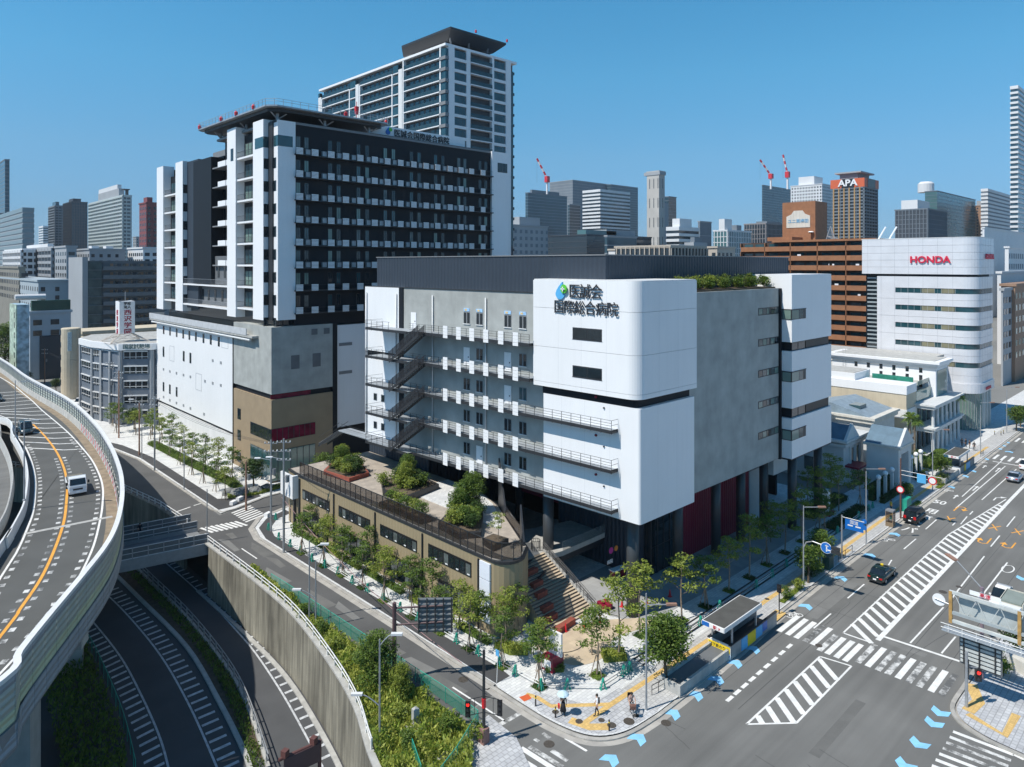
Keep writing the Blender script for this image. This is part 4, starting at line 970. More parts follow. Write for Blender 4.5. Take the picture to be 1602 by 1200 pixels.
# terrace balustrade of smoked glass
bal = [(AX(88.2) + .12, 88.2), (AX(70) + .12, 70), (AX(52) + .12, 52), (AX(50.8) + .12, 50.8)] + [(46.9 - 1.85 * math.cos(t), 50.3 - 1.85 * math.sin(t)) for t in [i * math.pi / 12 for i in range(1, 8)]] + [(49.3, 50.2)]
rs = resample(bal, 1.15)
for p, q in zip(rs, rs[1:]):
    part('balustrade_post', MB().box(p[0] - .035, p[0] + .035, p[1] - .035, p[1] + .035, 7.4, 9.15), DKSTEEL, ax)
    d = Vector((q[0] - p[0], q[1] - p[1])).normalized() * .06
    part('glass_panel', MB().sweep([(p[0] + d.x, p[1] + d.y), (q[0] - d.x, q[1] - d.y)], [(-.01, 7.5), (.01, 7.5), (.01, 9.1), (-.01, 9.1)]), SMOKE, ax, fix=True)
part('balustrade_cap', MB().sweep(bal, [(-.04, 9.1), (.04, 9.1), (.04, 9.17), (-.04, 9.17)]), DKSTEEL, ax, fix=True)
# pointed upstand at the head of the grand stair
m = MB(); m.v = [(49.3, 50.2, 7.4), (50.4, 51.8, 7.4), (50.4, 51.8, 11.0), (49.3, 50.2, 7.9), (49.45, 50.1, 7.4), (50.55, 51.7, 7.4), (50.55, 51.7, 11.0), (49.45, 50.1, 7.9)]
m.f = [(0, 1, 2, 3), (7, 6, 5, 4), (0, 4, 5, 1), (1, 5, 6, 2), (2, 6, 7, 3), (3, 7, 4, 0)]
part('pointed_upstand', m, DKSTEEL, ax, fix=True)
m = MB(); m.v = [(53.6, 57.5, 7.4), (55.6, 60.8, 7.4), (55.6, 60.8, 13.0), (53.6, 57.5, 8.0), (53.75, 57.4, 7.4), (55.75, 60.7, 7.4), (55.75, 60.7, 13.0), (53.75, 57.4, 8.0)]
m.f = [(0, 1, 2, 3), (7, 6, 5, 4), (0, 4, 5, 1), (1, 5, 6, 2), (2, 6, 7, 3), (3, 7, 4, 0)]
part('pointed_upstand', m, DKSTEEL, ax, fix=True)
part('side_balustrade', MB().sweep([(50.5, 51.8), (53.6, 57.4)], [(-.02, 7.45), (.02, 7.45), (.02, 8.7), (-.02, 8.7)]), SMOKE, ax, fix=True)
# roof planters
def planter(pts, h, label, z=7.45, mat=DKSTEEL):
    t = thing('planter', label, 'planter', (sum(p[0] for p in pts) / len(pts), sum(p[1] for p in pts) / len(pts), z))
    part('planter_wall', MB().prism(pts, z, z + h), mat, t); c = (sum(p[0] for p in pts) / len(pts), sum(p[1] for p in pts) / len(pts))
    part('planter_soil', MB().prism([(c[0] + (x - c[0]) * .9, c[1] + (y - c[1]) * .9) for x, y in pts], z + h, z + h + .02), EARTH, t); return t
planter([(48.5, 69.0), (54, 70.2), (54.5, 76), (49.5, 76.5), (47.5, 73)], .7, 'dark roof planter with a clump of trees in the middle of the terrace')
planter([(47.2, 80.5), (50.5, 81), (52.5, 86.5), (49.5, 89), (46.5, 86)], .55, 'brick-edged roof planter at the far end of the terrace', mat=BRICK)
planter([(46.2, 51.3), (48.6, 51.6), (48.3, 53.6), (46.6, 53.4)], .6, 'small dark planter at the rounded end of the terrace')
planter([(45.6, 56), (47.6, 54.8), (51.2, 58.5), (53, 61.5), (50, 62.5), (46.0, 60)], .6, 'long curved planter along the near edge of the terrace')
planter([(45.3, 62), (46.7, 62), (46.3, 70), (45.0, 70)], .6, 'narrow planter hedge box behind the terrace glass')
# ================================================================== GRAND STAIR
gs = thing('grand_stair', 'broad sand-coloured outdoor stair rising between the tan annex and the dark columns', 'stairs', (52.5, 46.3, 0))
n_ = 23; HT = 3.9; Y0_, Y1_ = 46.3, 53.6; XR = 55.7
XL = lambda y: 48.9 + max(0, y - 46.3) * .2 if y < 49.8 else 49.65 + (y - 49.8) * .56
STN = M('step_shadow_nosing', (.15, .12, .10), .8, .1, 2)  # even dark brown for the riser faces, darker than the sand treads
for i in range(n_):
    ya = Y0_ + (Y1_ - Y0_) * i / n_; yb = Y1_ + .02; z = .1 + HT * (i + 1) / n_; yc = Y0_ + (Y1_ - Y0_) * (i + 1) / n_ + .01
    part('step', MB().prism([(XL(ya), ya), (XR, ya), (XR, yc), (XL(yc), yc)], .1, z), SANDP, gs)
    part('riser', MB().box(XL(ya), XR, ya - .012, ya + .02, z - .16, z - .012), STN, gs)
part('landing', MB().prism([(XL(53.6), 53.62), (56.0, 53.62), (57.5, 60), (57.6, 74), (57.5, 66), (55.6, 60.6)], .1, HT + .1), CONC2, gs)
part('stair_wall', MB().sweep([(XR + .1, 46.2, .1), (XR + .1, 53.6, HT + .1)], [(-.1, 0), (.1, 0), (.1, .35), (-.1, .35)]), CONC2, gs, fix=True)
m = MB()
for X in (XR + .02, XR + .24):
    for h in (1.05, .7): m.path([(X, 46.2, .15 + h), (X, 49.8, .1 + HT / 2 + h), (X, 50.4, .1 + HT / 2 + .3 + h), (X, 53.6, HT + .1 + h)], .03, 6)
for i in range(16): f = i / 15; m.box(XR, XR + .04, 46.2 + 7.4 * f - .02, 46.2 + 7.4 * f + .02, .15 + HT * f, 1.2 + HT * f)
part('handrail', m, DKSTEEL, gs)
m = MB(); X = XR + .22; m.v += [(X, 46.2, .1), (X, 53.6, .1), (X, 53.6, HT + .35), (X, 46.2, .4)]; m.f.append((0, 1, 2, 3)); part('cheek_wall', m, GREYP, gs)
for i, f in enumerate((0, .28, .5, .8, 1)):
    x = 52.3 - 1.9 * f; y = 52.0 - 4.6 * f; zz = HT * (y - Y0_) / (Y1_ - Y0_); part('seat_block', MB().rbox((x, y), 1.5, .55, zz, zz + .6, .05), BRICK, gs)
part('seat_block', MB().rbox((51.0, 46.0), 2.6, .6, .13, .7, .1), BRICK, gs)
for (x, y, wd_) in ((52.6, 52.9, 2.2), (53.2, 51.3, 1.9)): z = HT * (y - Y0_) / (Y1_ - Y0_); part('inlay', MB().rbox((x, y), wd_, .2, z, z + .42, .35), DKSTEEL, gs)
lb = thing('link_bridge', 'curved pale balcony slab running from the stair head to the dark entrance wall', 'balcony', (60, 53, 3.5))
part('slab', MB().prism([(56.02, 53.63), (56.0, 53.0), (56.5, 52.5), (57.5, 52.3), (65.1, 52.4), (65.1, 57.8), (57.6, 60)], 3.45, 4.0), CONC2, lb)
part('edge_wall', MB().sweep([(57.6, 52.35), (65.1, 52.45)], [(-.03, 4.0), (.03, 4.0), (.03, 5.0), (-.03, 5.0)]), M('clear_balustrade', (.2, .25, .27), .1, 0, alpha=.3), lb, fix=True)
part('beam', MB().box(57.6, 65.1, 52.7, 53.0, 2.6, 3.45), DKSTEEL, lb); part('back_rail', MB().box(53.4, 57.0, 58.9, 59.0, 4.0, 5.0), M('white_upstand', (.5, .52, .54), .5, 0), lb)
m = MB()
for i in range(14): a_ = i * math.pi / 7; m.tube((55.6 + .5 * math.cos(a_), 54.6 + .5 * math.sin(a_), 4.0), (55.6 + .5 * math.cos(a_), 54.6 + .5 * math.sin(a_), 5.1), .025, k=4)
m.path([(55.6 + .5 * math.cos(i * math.pi / 7), 54.6 + .5 * math.sin(i * math.pi / 7), 5.1) for i in range(15)], .03, 4)
part('curved_railing', m, DKSTEEL, lb)
# entrance forecourt
flat('entrance_paving', [(57.2, 41.5), (56.1, 44.5), (56.1, 52), (65.2, 52.2), (65.2, 47.8), (104, 47.8), (104, 40.6), (70, 40.4), (60, 40.8)], .135, M('forecourt_paving', (.36, .37, .37), .75, .1, .7, tile=(1.2, 1.2, .75, .015)))
flat('plaza_sand_paving', catmull([(46.6, 46.3), (46.2, 43.4), (46.9, 41.2), (48.6, 40.3), (50.7, 40.4), (53.0, 41.6), (55.6, 41.0), (58.2, 40.2), (58.6, 41.4), (56.6, 43.2), (54.9, 44.4), (51.5, 46.2), (48.6, 47.3)], 4), .139, SANDP)
struct('curved_inlay', MB().sweep(catmull([(47.2, 43.6), (48.2, 42.9), (49.4, 42.7), (50.6, 43.2)], 5), [(-.06, .14), (.06, .14), (.06, .143), (-.06, .143)]), DKSTEEL, fix=True)
# ================================================================== HOSPITAL TOWER BLOCK
ht = thing('hospital_tower', 'charcoal hospital tower with white piers and a rooftop helipad', 'hospital', (49.9, 109.6, 0))
TX, TY = 49.9, 109.6
# podium
part('white_wall', MB().box(TX, 66, 125.5, 168.5, 5.6, 23.6), WHITE, ht)
part('white_base', MB().box(TX + .2, 66, 125.5, 168.3, .1, 5.0), WHITE2, ht)
part('base_reveal', MB().box(TX + .5, 66, 125.5, 168.2, 5.0, 5.6), DARK, ht)
part('dark_joint', MB().box(TX - .05, 66, 125.1, 125.5, .1, 25.2), DARK, ht)
part('concrete_wall', MB().box(TX, 61.0, TY, 125.1, 14.6, 25.6), CONC, ht)
part('dark_reveal', MB().box(TX + .35, 60.8, TY + .35, 125, 13.7, 14.6), DARK, ht)
part('tan_wall', MB().box(TX, 61.0, TY, 125.1, .1, 13.7), M('tan_render', (.31, .235, .15), .8, .08, .6), ht)
part('dark_joint', MB().box(61.0, 61.9, TY - .02, 125, .1, 25.5), DARK, ht)
part('white_wall', MB().box(61.9, 75, TY + .3, 125, 7.2, 25.2), WHITE, ht)
part('link_base', MB().box(61.9, 75, TY + .8, 125, .1, 7.2), DARK, ht)
for z in (16.5, 21.5): part('louvre', MB().S(TY + .3, 62.4, 65.0, z, z + .55, .01, .05), GREYP, ht)
for x0 in (53.3, 57.2): part('louvre', MB().S(TY, x0, x0 + 1.5, 18.4, 20.7, .01, .05), MGREY, ht)
for x0 in (57.0, 59.3): part('louvre', MB().S(TY, x0, x0 + 1.1, 23.9, 24.9, .01, .05), MGREY, ht)
def win(face, pl, s0, s1, z0, z1, parent=ht, gm=GLASS, fm=DKSTEEL, n=2, proud=.04):
    f_ = (lambda m, *a: m.W(pl, *a)) if face == 'W' else (lambda m, *a: m.S(pl, *a))
    fr = part('window', f_(MB(), s0, s1, z0, z1, -.1, proud), fm, parent)
    pm = MB(); w_ = (s1 - s0) / n
    for i in range(n): f_(pm, s0 + i * w_ + .06, s0 + (i + 1) * w_ - .06, z0 + .06, z1 - .06, proud, proud + .02)
    part('pane', pm, gm, fr); return fr
for y in (163.6, 159.4, 155.2, 151.2, 147.6, 143.9, 139.8, 136.0, 132.0): win('W', TX, y - .45, y + .45, 20.6, 22.4, n=1)
for y, z0, z1 in ((163.7, 15.6, 17.8), (150.9, 15.9, 18.0), (147, 15.9, 18.0), (163.7, 8.0, 10.0), (159.5, 8.0, 10.0), (155.2, 8.0, 10.0)): win('W', TX, y - .5, y + .5, z0, z1, n=1)
for y, z in ((163.7, 12.6), (159.5, 12.6), (155.3, 12.7), (151, 12.8), (147, 12.9), (139, 13.0), (135, 13.1), (131, 13.2), (163.6, 6.5), (159.5, 6.4), (155.3, 6.4), (151, 6.5), (147, 6.5), (139.5, 6.5), (135, 17.4), (131, 17.4)):
    part('vent_cover', MB().W(TX, y - .38, y + .38, z, z + .5, .0, .06), STEEL, ht)
for y0, y1, z0, z1 in ((156.8, 159.6, 15.2, 18.4), (140.8, 144, 11, 14.3), (127.6, 130.6, 20.5, 23.3)):
    m = MB()
    for (a_, b_, c_, d_) in ((y0, y1, z0, z0 + .06), (y0, y1, z1 - .06, z1), (y0, y0 + .06, z0, z1), (y1 - .06, y1, z0, z1)): m.W(TX, a_, b_, c_, d_, 0, .02)
    part('panel_joint', m, STEEL, ht)
for z0, z1 in ((8.5, 10.4), (4.8, 6.6), (.9, 2.7)): win('W', TX, 121.9, 123.3, z0, z1, n=1)
win('W', TX, TY, 117.8, 6.85, 8.9, n=7); win('S', TY, TX - .02, 57.7, 6.85, 8.95, gm=GLASSR, n=8)
win('W', TX, TY, 117.8, .3, 5.1, n=5, gm=GLASS2); win('S', TY, TX - .02, 57.7, .3, 5.3, gm=CLEARG, n=7)
part('red_strip', MB().S(TY + .35, TX, 57, 13.75, 14.5, 0, .05), GLASSR, ht)
# drain pipes and walkway gallery on top of podium
part('gallery_slab', MB().box(TX - 1.1, TX + 4, TY + 5, 169.8, 23.5, 23.85), CONC2, ht)
part('gallery_parapet', MB().box(TX - 1.15, TX - 1.0, 117, 169.9, 23.85, 25.0).box(TX - 1.15, TX + 2, 169.8, 169.95, 23.85, 25.0), M('frosted_panel', (.52, .54, .56), .4, .1, 1), ht)
part('service_pipe', MB().tube((TX - .8, 116, 23.1), (TX - .8, 169, 23.1), .22, k=8), WHITE2, ht)
# dark body of the tower
part('glazed_storey', MB().box(51.6, 102.5, 111.2, 165.5, 23.6, 27.9), GLASS, ht)
part('dark_body', MB().box(51.0, 102.8, 111.2, 112.7, 27.6, 59.6), DARK, ht); part('dark_body', MB().box(52.6, 102.8, 112.7, 136, 27.6, 59.6), DARK, ht)
part('dark_wing', MB().box(52.4, 75, 136, 166, 32.2, 57.0), DARK, ht)
part('dark_wing', MB().box(51.6, 75, 136, 152, 27.6, 32.0), DARK, ht)
part('south_wall', MB().box(54.15, 98.4, TY + .5, 112, 25.5, 60.0), DARK, ht)
m = MB()
x = 52.5
while x < 98: m.S(TY + 1.6, x, x + .12, 25.6, 27.5, .0, .08); x += 1.6
part('mullion_row', m, DKSTEEL, ht, kind='stuff')
# white piers
def pier(y0, y1, z0, z1, d=1.1, X=TX): return part('white_pier', MB().box(X, X + d + 1.2, y0, y1, z0, z1), WHITE, ht)
pier(112.7, 116.8, 26.6, 60.2); pier(124.2, 128.1, 26.5, 60.5); pier(151.6, 156.0, 26.2, 57.4); pier(164.0, 168.4, 26.0, 57.6)
part('white_pier', MB().box(51.0, 54.1, TY, 111.6, 26.7, 59.8), WHITE, ht)
part('white_roof_block', MB().box(55, 70, 128.1, 140, 56, 60.2), WHITE, ht)
part('plant_block', MB().box(54, 70, 131, 146, 55, 57.9 + .9), GREYP, ht)
# pier side windows
part('corner_column', MB().box(50.75, 51.05, 111.15, 112.7, 26.6, 59.7), DKSTEEL, ht)
for i in range(8):
    z = 51.9 - i * 3.8
    if i: pass
    win('S', 112.7, TX + .06, 50.78, z, z + 1.75, n=1, proud=.03); win('W', 51.0, 110.2, 111.18, z, z + 1.75, n=1, proud=.03)
    win('S', 151.6, TX + .1, 51.2, z - 1.2, z + .6, n=1, proud=.03) if i < 7 else None
part('band_window', MB().box(TX - .03, TX + 1, 112.67, 116.0, 55.5, 57.3).box(50.97, 53.6, TY - .03, 111, 55.5, 57.3), GLASS2, ht)
win('W', TX, 125.2, 126.4, 54.6, 56.8, n=1)
# recessed balcony stacks on the west front
def stack(y0, y1, z0, n, X=TX, dz=3.8):
    part('recess_wall', MB().box(X + 1.6, X + 2.6, y0, y1, z0 - .5, z0 + n * dz + .4), DARK, ht)
    for i in range(n):
        z = z0 + i * dz
        part('balcony_slab', MB().box(X + .25, X + 2, y0, y1, z - .32, z), WHITE, ht)
        fr = part('balcony_window', MB().W(X + 1.6, y0 + (y1 - y0) * .22, y1 - (y1 - y0) * .05, z + .1, z + 2.7, 0, .06), DKSTEEL, ht)
        part('pane', MB().W(X + 1.6, y0 + (y1 - y0) * .28, y0 + (y1 - y0) * .50, z + .2, z + 2.6, .06, .08).W(X + 1.6, y0 + (y1 - y0) * .56, y0 + (y1 - y0) * .72, z + .2, z + 2.6, .06, .08).W(X + 1.6, y0 + (y1 - y0) * .76, y0 + (y1 - y0) * .9, z + .2, z + 2.6, .06, .08), CLEARG if i % 2 else GLASS2, fr)
        m = MB(); m.box(X + .3, X + .34, y0, y1, z + 1.0, z + 1.05).box(X + .3, X + .34, y0, y1, z + .2, z + .24)
        q = y0
        while q < y1: m.box(X + .3, X + .33, q, q + .04, z, z + 1.02); q += .45
        part('railing', m, DKSTEEL, ht, kind='stuff')
stack(116.8, 124.2, 28.3, 8); stack(156.0, 164.0, 28.3, 7)
part('dark_return', MB().box(TX + .9, TX + 3, 145.2, 151.6, 27, 57.2), DARK2, ht)
part('dark_panel', MB().box(TX + .2, TX + 3, 136.4, 146.0, 32.1, 56.6), DARK, ht)
for i in range(6):
    z = 35.6 + i * 3.7
    b_ = part('side_balcony', MB().box(TX + .3, TX + 3, 128.1, 136.0, z, z + .25), GREYP, ht)
    part('balcony_panel', MB().box(TX + .25, TX + .32, 129.5, 133.2, z + .1, z + 1.1), WHITE, b_); part('balcony_panel', MB().box(TX + .25, TX + .32, 128.2, 129.2, z + .1, z + 1.1), WHITE, b_)
    win('W', 52.4, 131.5, 134.5, z + .5, z + 2.4, n=2)
part('lower_block', MB().box(TX + .9, TX + 3.5, 128.1, 138, 32.1, 37.5), MGREY, ht)
for y in (131, 134): win('W', TX + .9, y, y + .9, 33.4, 35.6, n=1)
for z in (27.9, 32.0):
    part('gallery_slab', MB().box(TX + .1, TX + 2.5, 128.1, 151.6, z - .3, z), WHITE, ht)
    m = MB(); m.box(TX + .15, TX + .19, 128.1, 151.6, z + 1.0, z + 1.05); q = 128.2
    while q < 151.5: m.box(TX + .15, TX + .19, q, q + .05, z, z + 1.02); q += .6
    part('railing', m, STEEL, ht, kind='stuff')
part('gallery_wall', MB().box(TX + 1.6, TX + 2.4, 128.1, 151.6, 28, 31.7), MGREY, ht)
for y in (131, 134, 137.5, 141, 144, 147.5): win('W', TX + 1.6, y, y + .9, 28.8, 31.0, n=1)
# south front: eight rows of balconies with white slatted screens
SCR = MB()
for k in range(5): SCR.box(-.62, .62, -.04, .04, k * .225, k * .225 + .17)
SCR = SCR.mesh('slatted_screen', WHITE); ACU = MB().box(-.4, .4, -.25, .25, 0, .9).mesh('air_unit', STEEL)
PXS = [54.45, 57.25, 60.3, 63.15, 66.05, 69.05, 71.8, 74.7, 77.7, 80.6, 83.4, 86.5, 89.3, 92.1, 95.2]
WXS = [54.8, 56.3, 60.75, 62.4, 66.4, 68.2, 72.1, 73.9, 78.0, 79.8, 83.8, 85.6, 89.7, 91.3, 95.4, 97.0]
FRM = MB().box(-.42, .42, -.03, .2, 0, 2.0).mesh('window', DKSTEEL); PN = [MB().box(-.34, -.03, -.045, 0, .08, 1.92).box(.03, .34, -.045, 0, .08, 1.92).mesh('pane', g_) for g_ in (GLASS, CLEARG, GLASS2, GLASSC)]
for r_ in range(8):
    z = 27.55 + r_ * 3.82
    part('balcony_slab', MB().box(53.9, 98.2, TY - .75, TY + .5, z, z + .22), DKSTEEL, ht)
    m = MB(); m.box(54.0, 98.1, TY - .74, TY - .70, z + 1.05, z + 1.1)
    part('balcony_rail', m, DKSTEEL, ht)
    for x in PXS:
        if r_ == 0 and x > 74: continue
        inst('slatted_screen', SCR, ht, (x, TY - .8, z + .12))
    for i, x in enumerate(WXS):
        zz = z + (1.3 if r_ == 7 else 1.15)
        f_ = inst('window', FRM, ht, (x, TY + .48, zz)); 
        c = inst('pane', PN[(i * 7 + r_ * 5 + (i * r_) % 3) % 4 if (i + r_) % 3 else 0], f_, (x, TY + .48, zz))
        c.location = (0, -.001, 0)
    for x in PXS[1:14]: inst('air_unit', ACU, ht, (x - 1.05, TY - .2, z + .25)) if r_ > 1 and len([1]) else None
part('end_pier', MB().box(98.4, 103.1, TY, 112, 30, 59.9), WHITE, ht); win('S', TY, 100, 102.8, 55.6, 57.6, n=3)
part('roof_slab', MB().box(51, 103, 110, 136, 59.5, 59.9), GREYP, ht)
# roof sign board
sb = thing('roof_sign', 'long white rooftop board with hospital name and drop emblem', 'sign', (82, 112.4, 59.9))
part('board', MB().box(70.3, 93.3, 112.4, 112.8, 59.8, 62.25), WHITE, sb)
part('sign_emblem', drop(MB(), 'S', 74.2, 61.15, .8, 112.38), BLUES, sb, fix=True)
part('sign_leaf', MB().tube((74.7, 112.24, 61.65), (74.7, 112.16, 61.65), .36, k=14), GRN, sb)
textpart('医誠会国際総合病院', 1.5, .06, SIGNB, sb, (82.3, 112.3, 61.1), 'S', 'lettering', bold=.012)
# helipad
hd = thing('helipad', 'rooftop helipad deck with safety rail, raised on steel struts above the charcoal tower', 'helipad', (70, 128, 59.8))
hz = 62.2
hpts = [(51.6, 113.0), (76.5, 113.0), (79.8, 116.8), (79.8, 140.8), (76, 145.0), (50.2, 145.0), (47.6, 141), (47.6, 116.8)]
hpts = [G(320, 193, 61.8), G(417, 166, 61.8), G(455, 171, 61.8), G(601, 200, 61.8)]
HZ = 61.7
ha = Vector(DP(419, 113.0)); 
hpts = [(49.0, 109.9), (50.4, 108.5), (71.4, 108.5), (72.4, 109.5), (72.4, 139.0), (71.4, 140.0), (49.6, 140.0), (48.6, 139.0)]
part('deck', MB().prism(hpts, 61.75, 62.0), STEEL, hd)
part('deck_girders', MB().prism([(60.6 + (x - 60.6) * .93, 124 + (y - 124) * .93) for x, y in hpts], 61.2, 61.75), DKSTEEL, hd)
m = MB()
for z in (62.6, 63.0): m.path([(*p, z) for p in hpts + hpts[:1]], .035, 4)
for q in resample(hpts + hpts[:1], 1.5): m.box(q[0] - .03, q[0] + .03, q[1] - .03, q[1] + .03, 61.9, 63.0)
part('safety_rail', m, STEEL, hd, kind='stuff')
for x, y in ((51.8, 111.5), (60.5, 111.5), (69.5, 111.5), (51.8, 124), (69, 124), (51.8, 136), (62, 136)):
    s_ = part('strut', MB().tube((x, y, 59.8), (x, y, 61.4), .28, k=8).tube((x, y, 60.2), (x + 1.6, y - .6, 61.4), .12).tube((x, y, 60.2), (x - 1.6, y - .6, 61.4), .12), STEEL, hd)
for i, (x, y) in enumerate(((48.7, 138.5), (48.8, 128), (48.9, 121.5), (49, 114.5), (63, 108.6), (72.2, 110))):
    part('marker_light', MB().lathe((x, y, 62.0), [(.3, 0), (.34, .5), (.12, .8)], 8), REDP, hd)
part('windsock', MB().tube((66, 110, 62.0), (66, 110, 65.2), .06).lathe((66, 110, 62.9), [(.3, 0), (.42, 1.4), (.1, 1.5)], 8), REDP, hd)
part('deck_marking', MB().lathe((60.6, 124, 62.01), [(7, 0), (7, .01)], 32), WHITE2, hd)

# ================================================================== RESIDENTIAL TOWER WITH SKY ROOF
rt = thing('residential_tower', 'tall white-framed apartment tower with balconies and a flared dark rooftop deck', 'apartment tower', (123, 156, 0))
RX, RY = 122.1, 155.7; FH = 3.22; ZT = 98.6
part('core', MB().box(RX + .8, 149, RY + .8, 227, 0, ZT - 1), M('recess_grey', (.055, .065, .075), .7, .2, .3), rt)
part('roof_slab', MB().box(RX - .3, 149.8, RY - .3, 228.6, ZT - .7, ZT), WHITE, rt)
RGL = M('blue_green_glazing', (.018, .055, .072), .08, .45, .35, spec=.8)
nf = 20
def rz(i): return ZT - 3.6 - i * FH
BAL = M('glass_balustrade', (.02, .045, .058), .12, .25, .5, spec=.6)
for (y0, y1, ty) in ((158.2, 176, 0), (182.5, 201, 0), (208, 226.5, 0)):
    part('bay_frame', MB().box(RX - .25, RX + .9, y0 - .5, y0, 20, ZT - .7 - (0 if y0 < 170 else 3)).box(RX - .25, RX + .9, y1, y1 + .5, 20, ZT - .7 - (0 if y0 < 170 else 3)), WHITE, rt)
    for i in range(nf):
        z = rz(i)
        if z < 34: break
        part('balcony_slab', MB().box(RX - .2, RX + .8, y0, y1, z - .3, z), WHITE, rt)
        part('balustrade', MB().box(RX - .15, RX - .1, y0, y1, z + .03, z + 1.15), BAL, rt)
    m = MB(); q = y0 + 1
    while q < y1 - 1:
        for i in range(nf):
            if rz(i) > 33: m.W(RX + .8, q, q + 1.7, rz(i) + .1, rz(i) + 2.4, 0, .04)
        q += 2.6
    part('window', m, RGL, rt, kind='stuff')
for (y0, y1) in ((176.5, 182), (201.5, 207.5), (226.9, 228.4)):
    part('white_pier', MB().box(RX - .3, RX + .6, y0 + .2, y0 + 2.2, 20, ZT - 3), WHITE2, rt)
    for i in range(nf):
        z = rz(i)
        if z > 33: part('window', MB().box(RX - .2, RX + .8, y0 + 2.4, y1 - .2, z - .1, z + 2.2), RGL, rt); part('spandrel', MB().box(RX - .25, RX + .8, y0 + 2.4, y1 - .2, z - .45, z - .12), WHITE2, rt)
for i in range(nf):
    z = rz(i)
    if z < 33: break
    part('corner_glass', MB().box(RX - .1, RX + 4.4, RY - .1, RY + 2.4, z + .05, z + 2.2), RGL, rt); part('corner_spandrel', MB().box(RX - .4, RX + .9, RY - .4, RY + 2.5, z - .95, z), GREYP, rt)
part('white_frame', MB().box(RX + .9, RX + 3.0, RY - .35, RY + .9, 20, ZT - .7).box(129.6, 131.1, RY - .3, RY + .9, 20, ZT - .7).box(139.5, 140.4, RY - .3, RY + .9, 20, ZT - .7).box(145.2, 147.3, RY - .35, RY + .9, 20, ZT - .7), WHITE, rt)
for i in range(nf):
    z = rz(i)
    if z < 33: break
    part('white_spandrel', MB().box(RX + 3, 129.6, RY - .3, RY + .5, z - .75, z + .1), WHITE, rt)
    win('S', RY + .1, RX + 3.1, 129.5, z + .15, z + 2.4, rt, RGL, n=4)
    part('balcony_slab', MB().box(131.1, 139.5, RY - .5, RY + .8, z - .3, z), WHITE, rt); part('balustrade', MB().box(131.1, 139.5, RY - .48, RY - .43, z + .02, z + 1.15), BAL, rt)
    part('white_spandrel', MB().box(140.4, 145.2, RY - .3, RY + .5, z - .75, z + .1), WHITE, rt)
    win('S', RY + .1, 140.6, 145.0, z + .15, z + 2.4, rt, RGL, n=3)
    part('end_balcony', MB().box(147.3, 149.6, RY + .5, RY + 4, z - .3, z + .5), DKSTEEL, rt)
part('end_glass', MB().box(147.3, 148.9, RY + .3, RY + 4, 34, ZT - 3), RGL, rt)
# flared sky deck
m = MB(); zb, zt_ = 101.4, 103.5
b_ = [(126.6, 160.4), (144.6, 160.4), (144.6, 183), (126.6, 183)]; c_ = (135.5, 171.5)
t_ = [(124.6, 156.6), (146.4, 156.6), (146.4, 181), (124.6, 181)]
n = 0; m.v = [(*p, zb) for p in b_] + [(*p, zt_) for p in t_] + [(*p, zt_ + .6) for p in t_]
m.f = [(3, 2, 1, 0)] + [(i, (i + 1) % 4, 4 + (i + 1) % 4, 4 + i) for i in range(4)] + [(4 + i, 4 + (i + 1) % 4, 8 + (i + 1) % 4, 8 + i) for i in range(4)] + [(8, 9, 10, 11)]
part('sky_deck', m, DKSTEEL, rt, fix=True)
part('deck_core', MB().box(128, 142, 162, 181, ZT, 101), GREYP, rt)
for x, y in ((127, 160.8), (134.5, 160.8), (142, 160.8), (127, 170), (127, 180)): part('deck_strut', MB().tube((x + (1.5 if x > 130 else 3), y + 1.5, ZT), (x - .8, y - 1.6, 102.6), .3), GREYP, rt)
for x, y in ((134, 156.4), (146.6, 156.4), (146.6, 170)): part('obstruction_light', MB().lathe((x, y, zt_ + .9), [(.3, 0), (.3, .7), (.1, .9)], 8), REDP, rt)

# ================================================================== right side: showroom block, brown flats, wedding hall, small chapel
F_LV = M('stair_louvre', (.30, .34, .36), .5, .05, 1)
hb = thing('showroom_building', 'white metal-clad office block with rounded corner, strip windows and red lettering', 'office building', (175, 45, 0))
HX, HY = 173.6, 38.9
MCL = M('white_metal_cladding', (.72, .73, .76), .28, .05, .4, metal=.15)
def rc(x0, y0, x1, y1, r, z0, z1, n=8):
    pts = [(x0 + r - r * math.cos(t * math.pi / 2 / n), y0 + r - r * math.sin(t * math.pi / 2 / n)) for t in range(n + 1)]
    return MB().prism(pts + [(x1, y0), (x1, y1), (x0, y1)], z0, z1)
zl_ = [(10.3, 13.0), (15.1, 18.4), (20.0, 22.0), (23.9, 25.6), (27.3, 29.0), (30.9, 33.3)]
wz = [(13.0, 15.1), (18.4, 20.0), (22.0, 23.9), (25.6, 27.3), (29.0, 30.9)]
for i, (a_, b_) in enumerate(((10.2, 13.6), (14.7, 17.6), (18.7, 21.6), (22.7, 25.6), (26.7, 29.5), (30.6, 33.2))):
    k = max(1, int((b_ - a_) / 1.4)); h_ = (b_ - a_) / k
    for j in range(k): part('cladding_band', rc(HX, HY, 186.5, 58.9, 3.2, a_ + j * h_ + .02, a_ + (j + 1) * h_ - .02), MCL, hb)
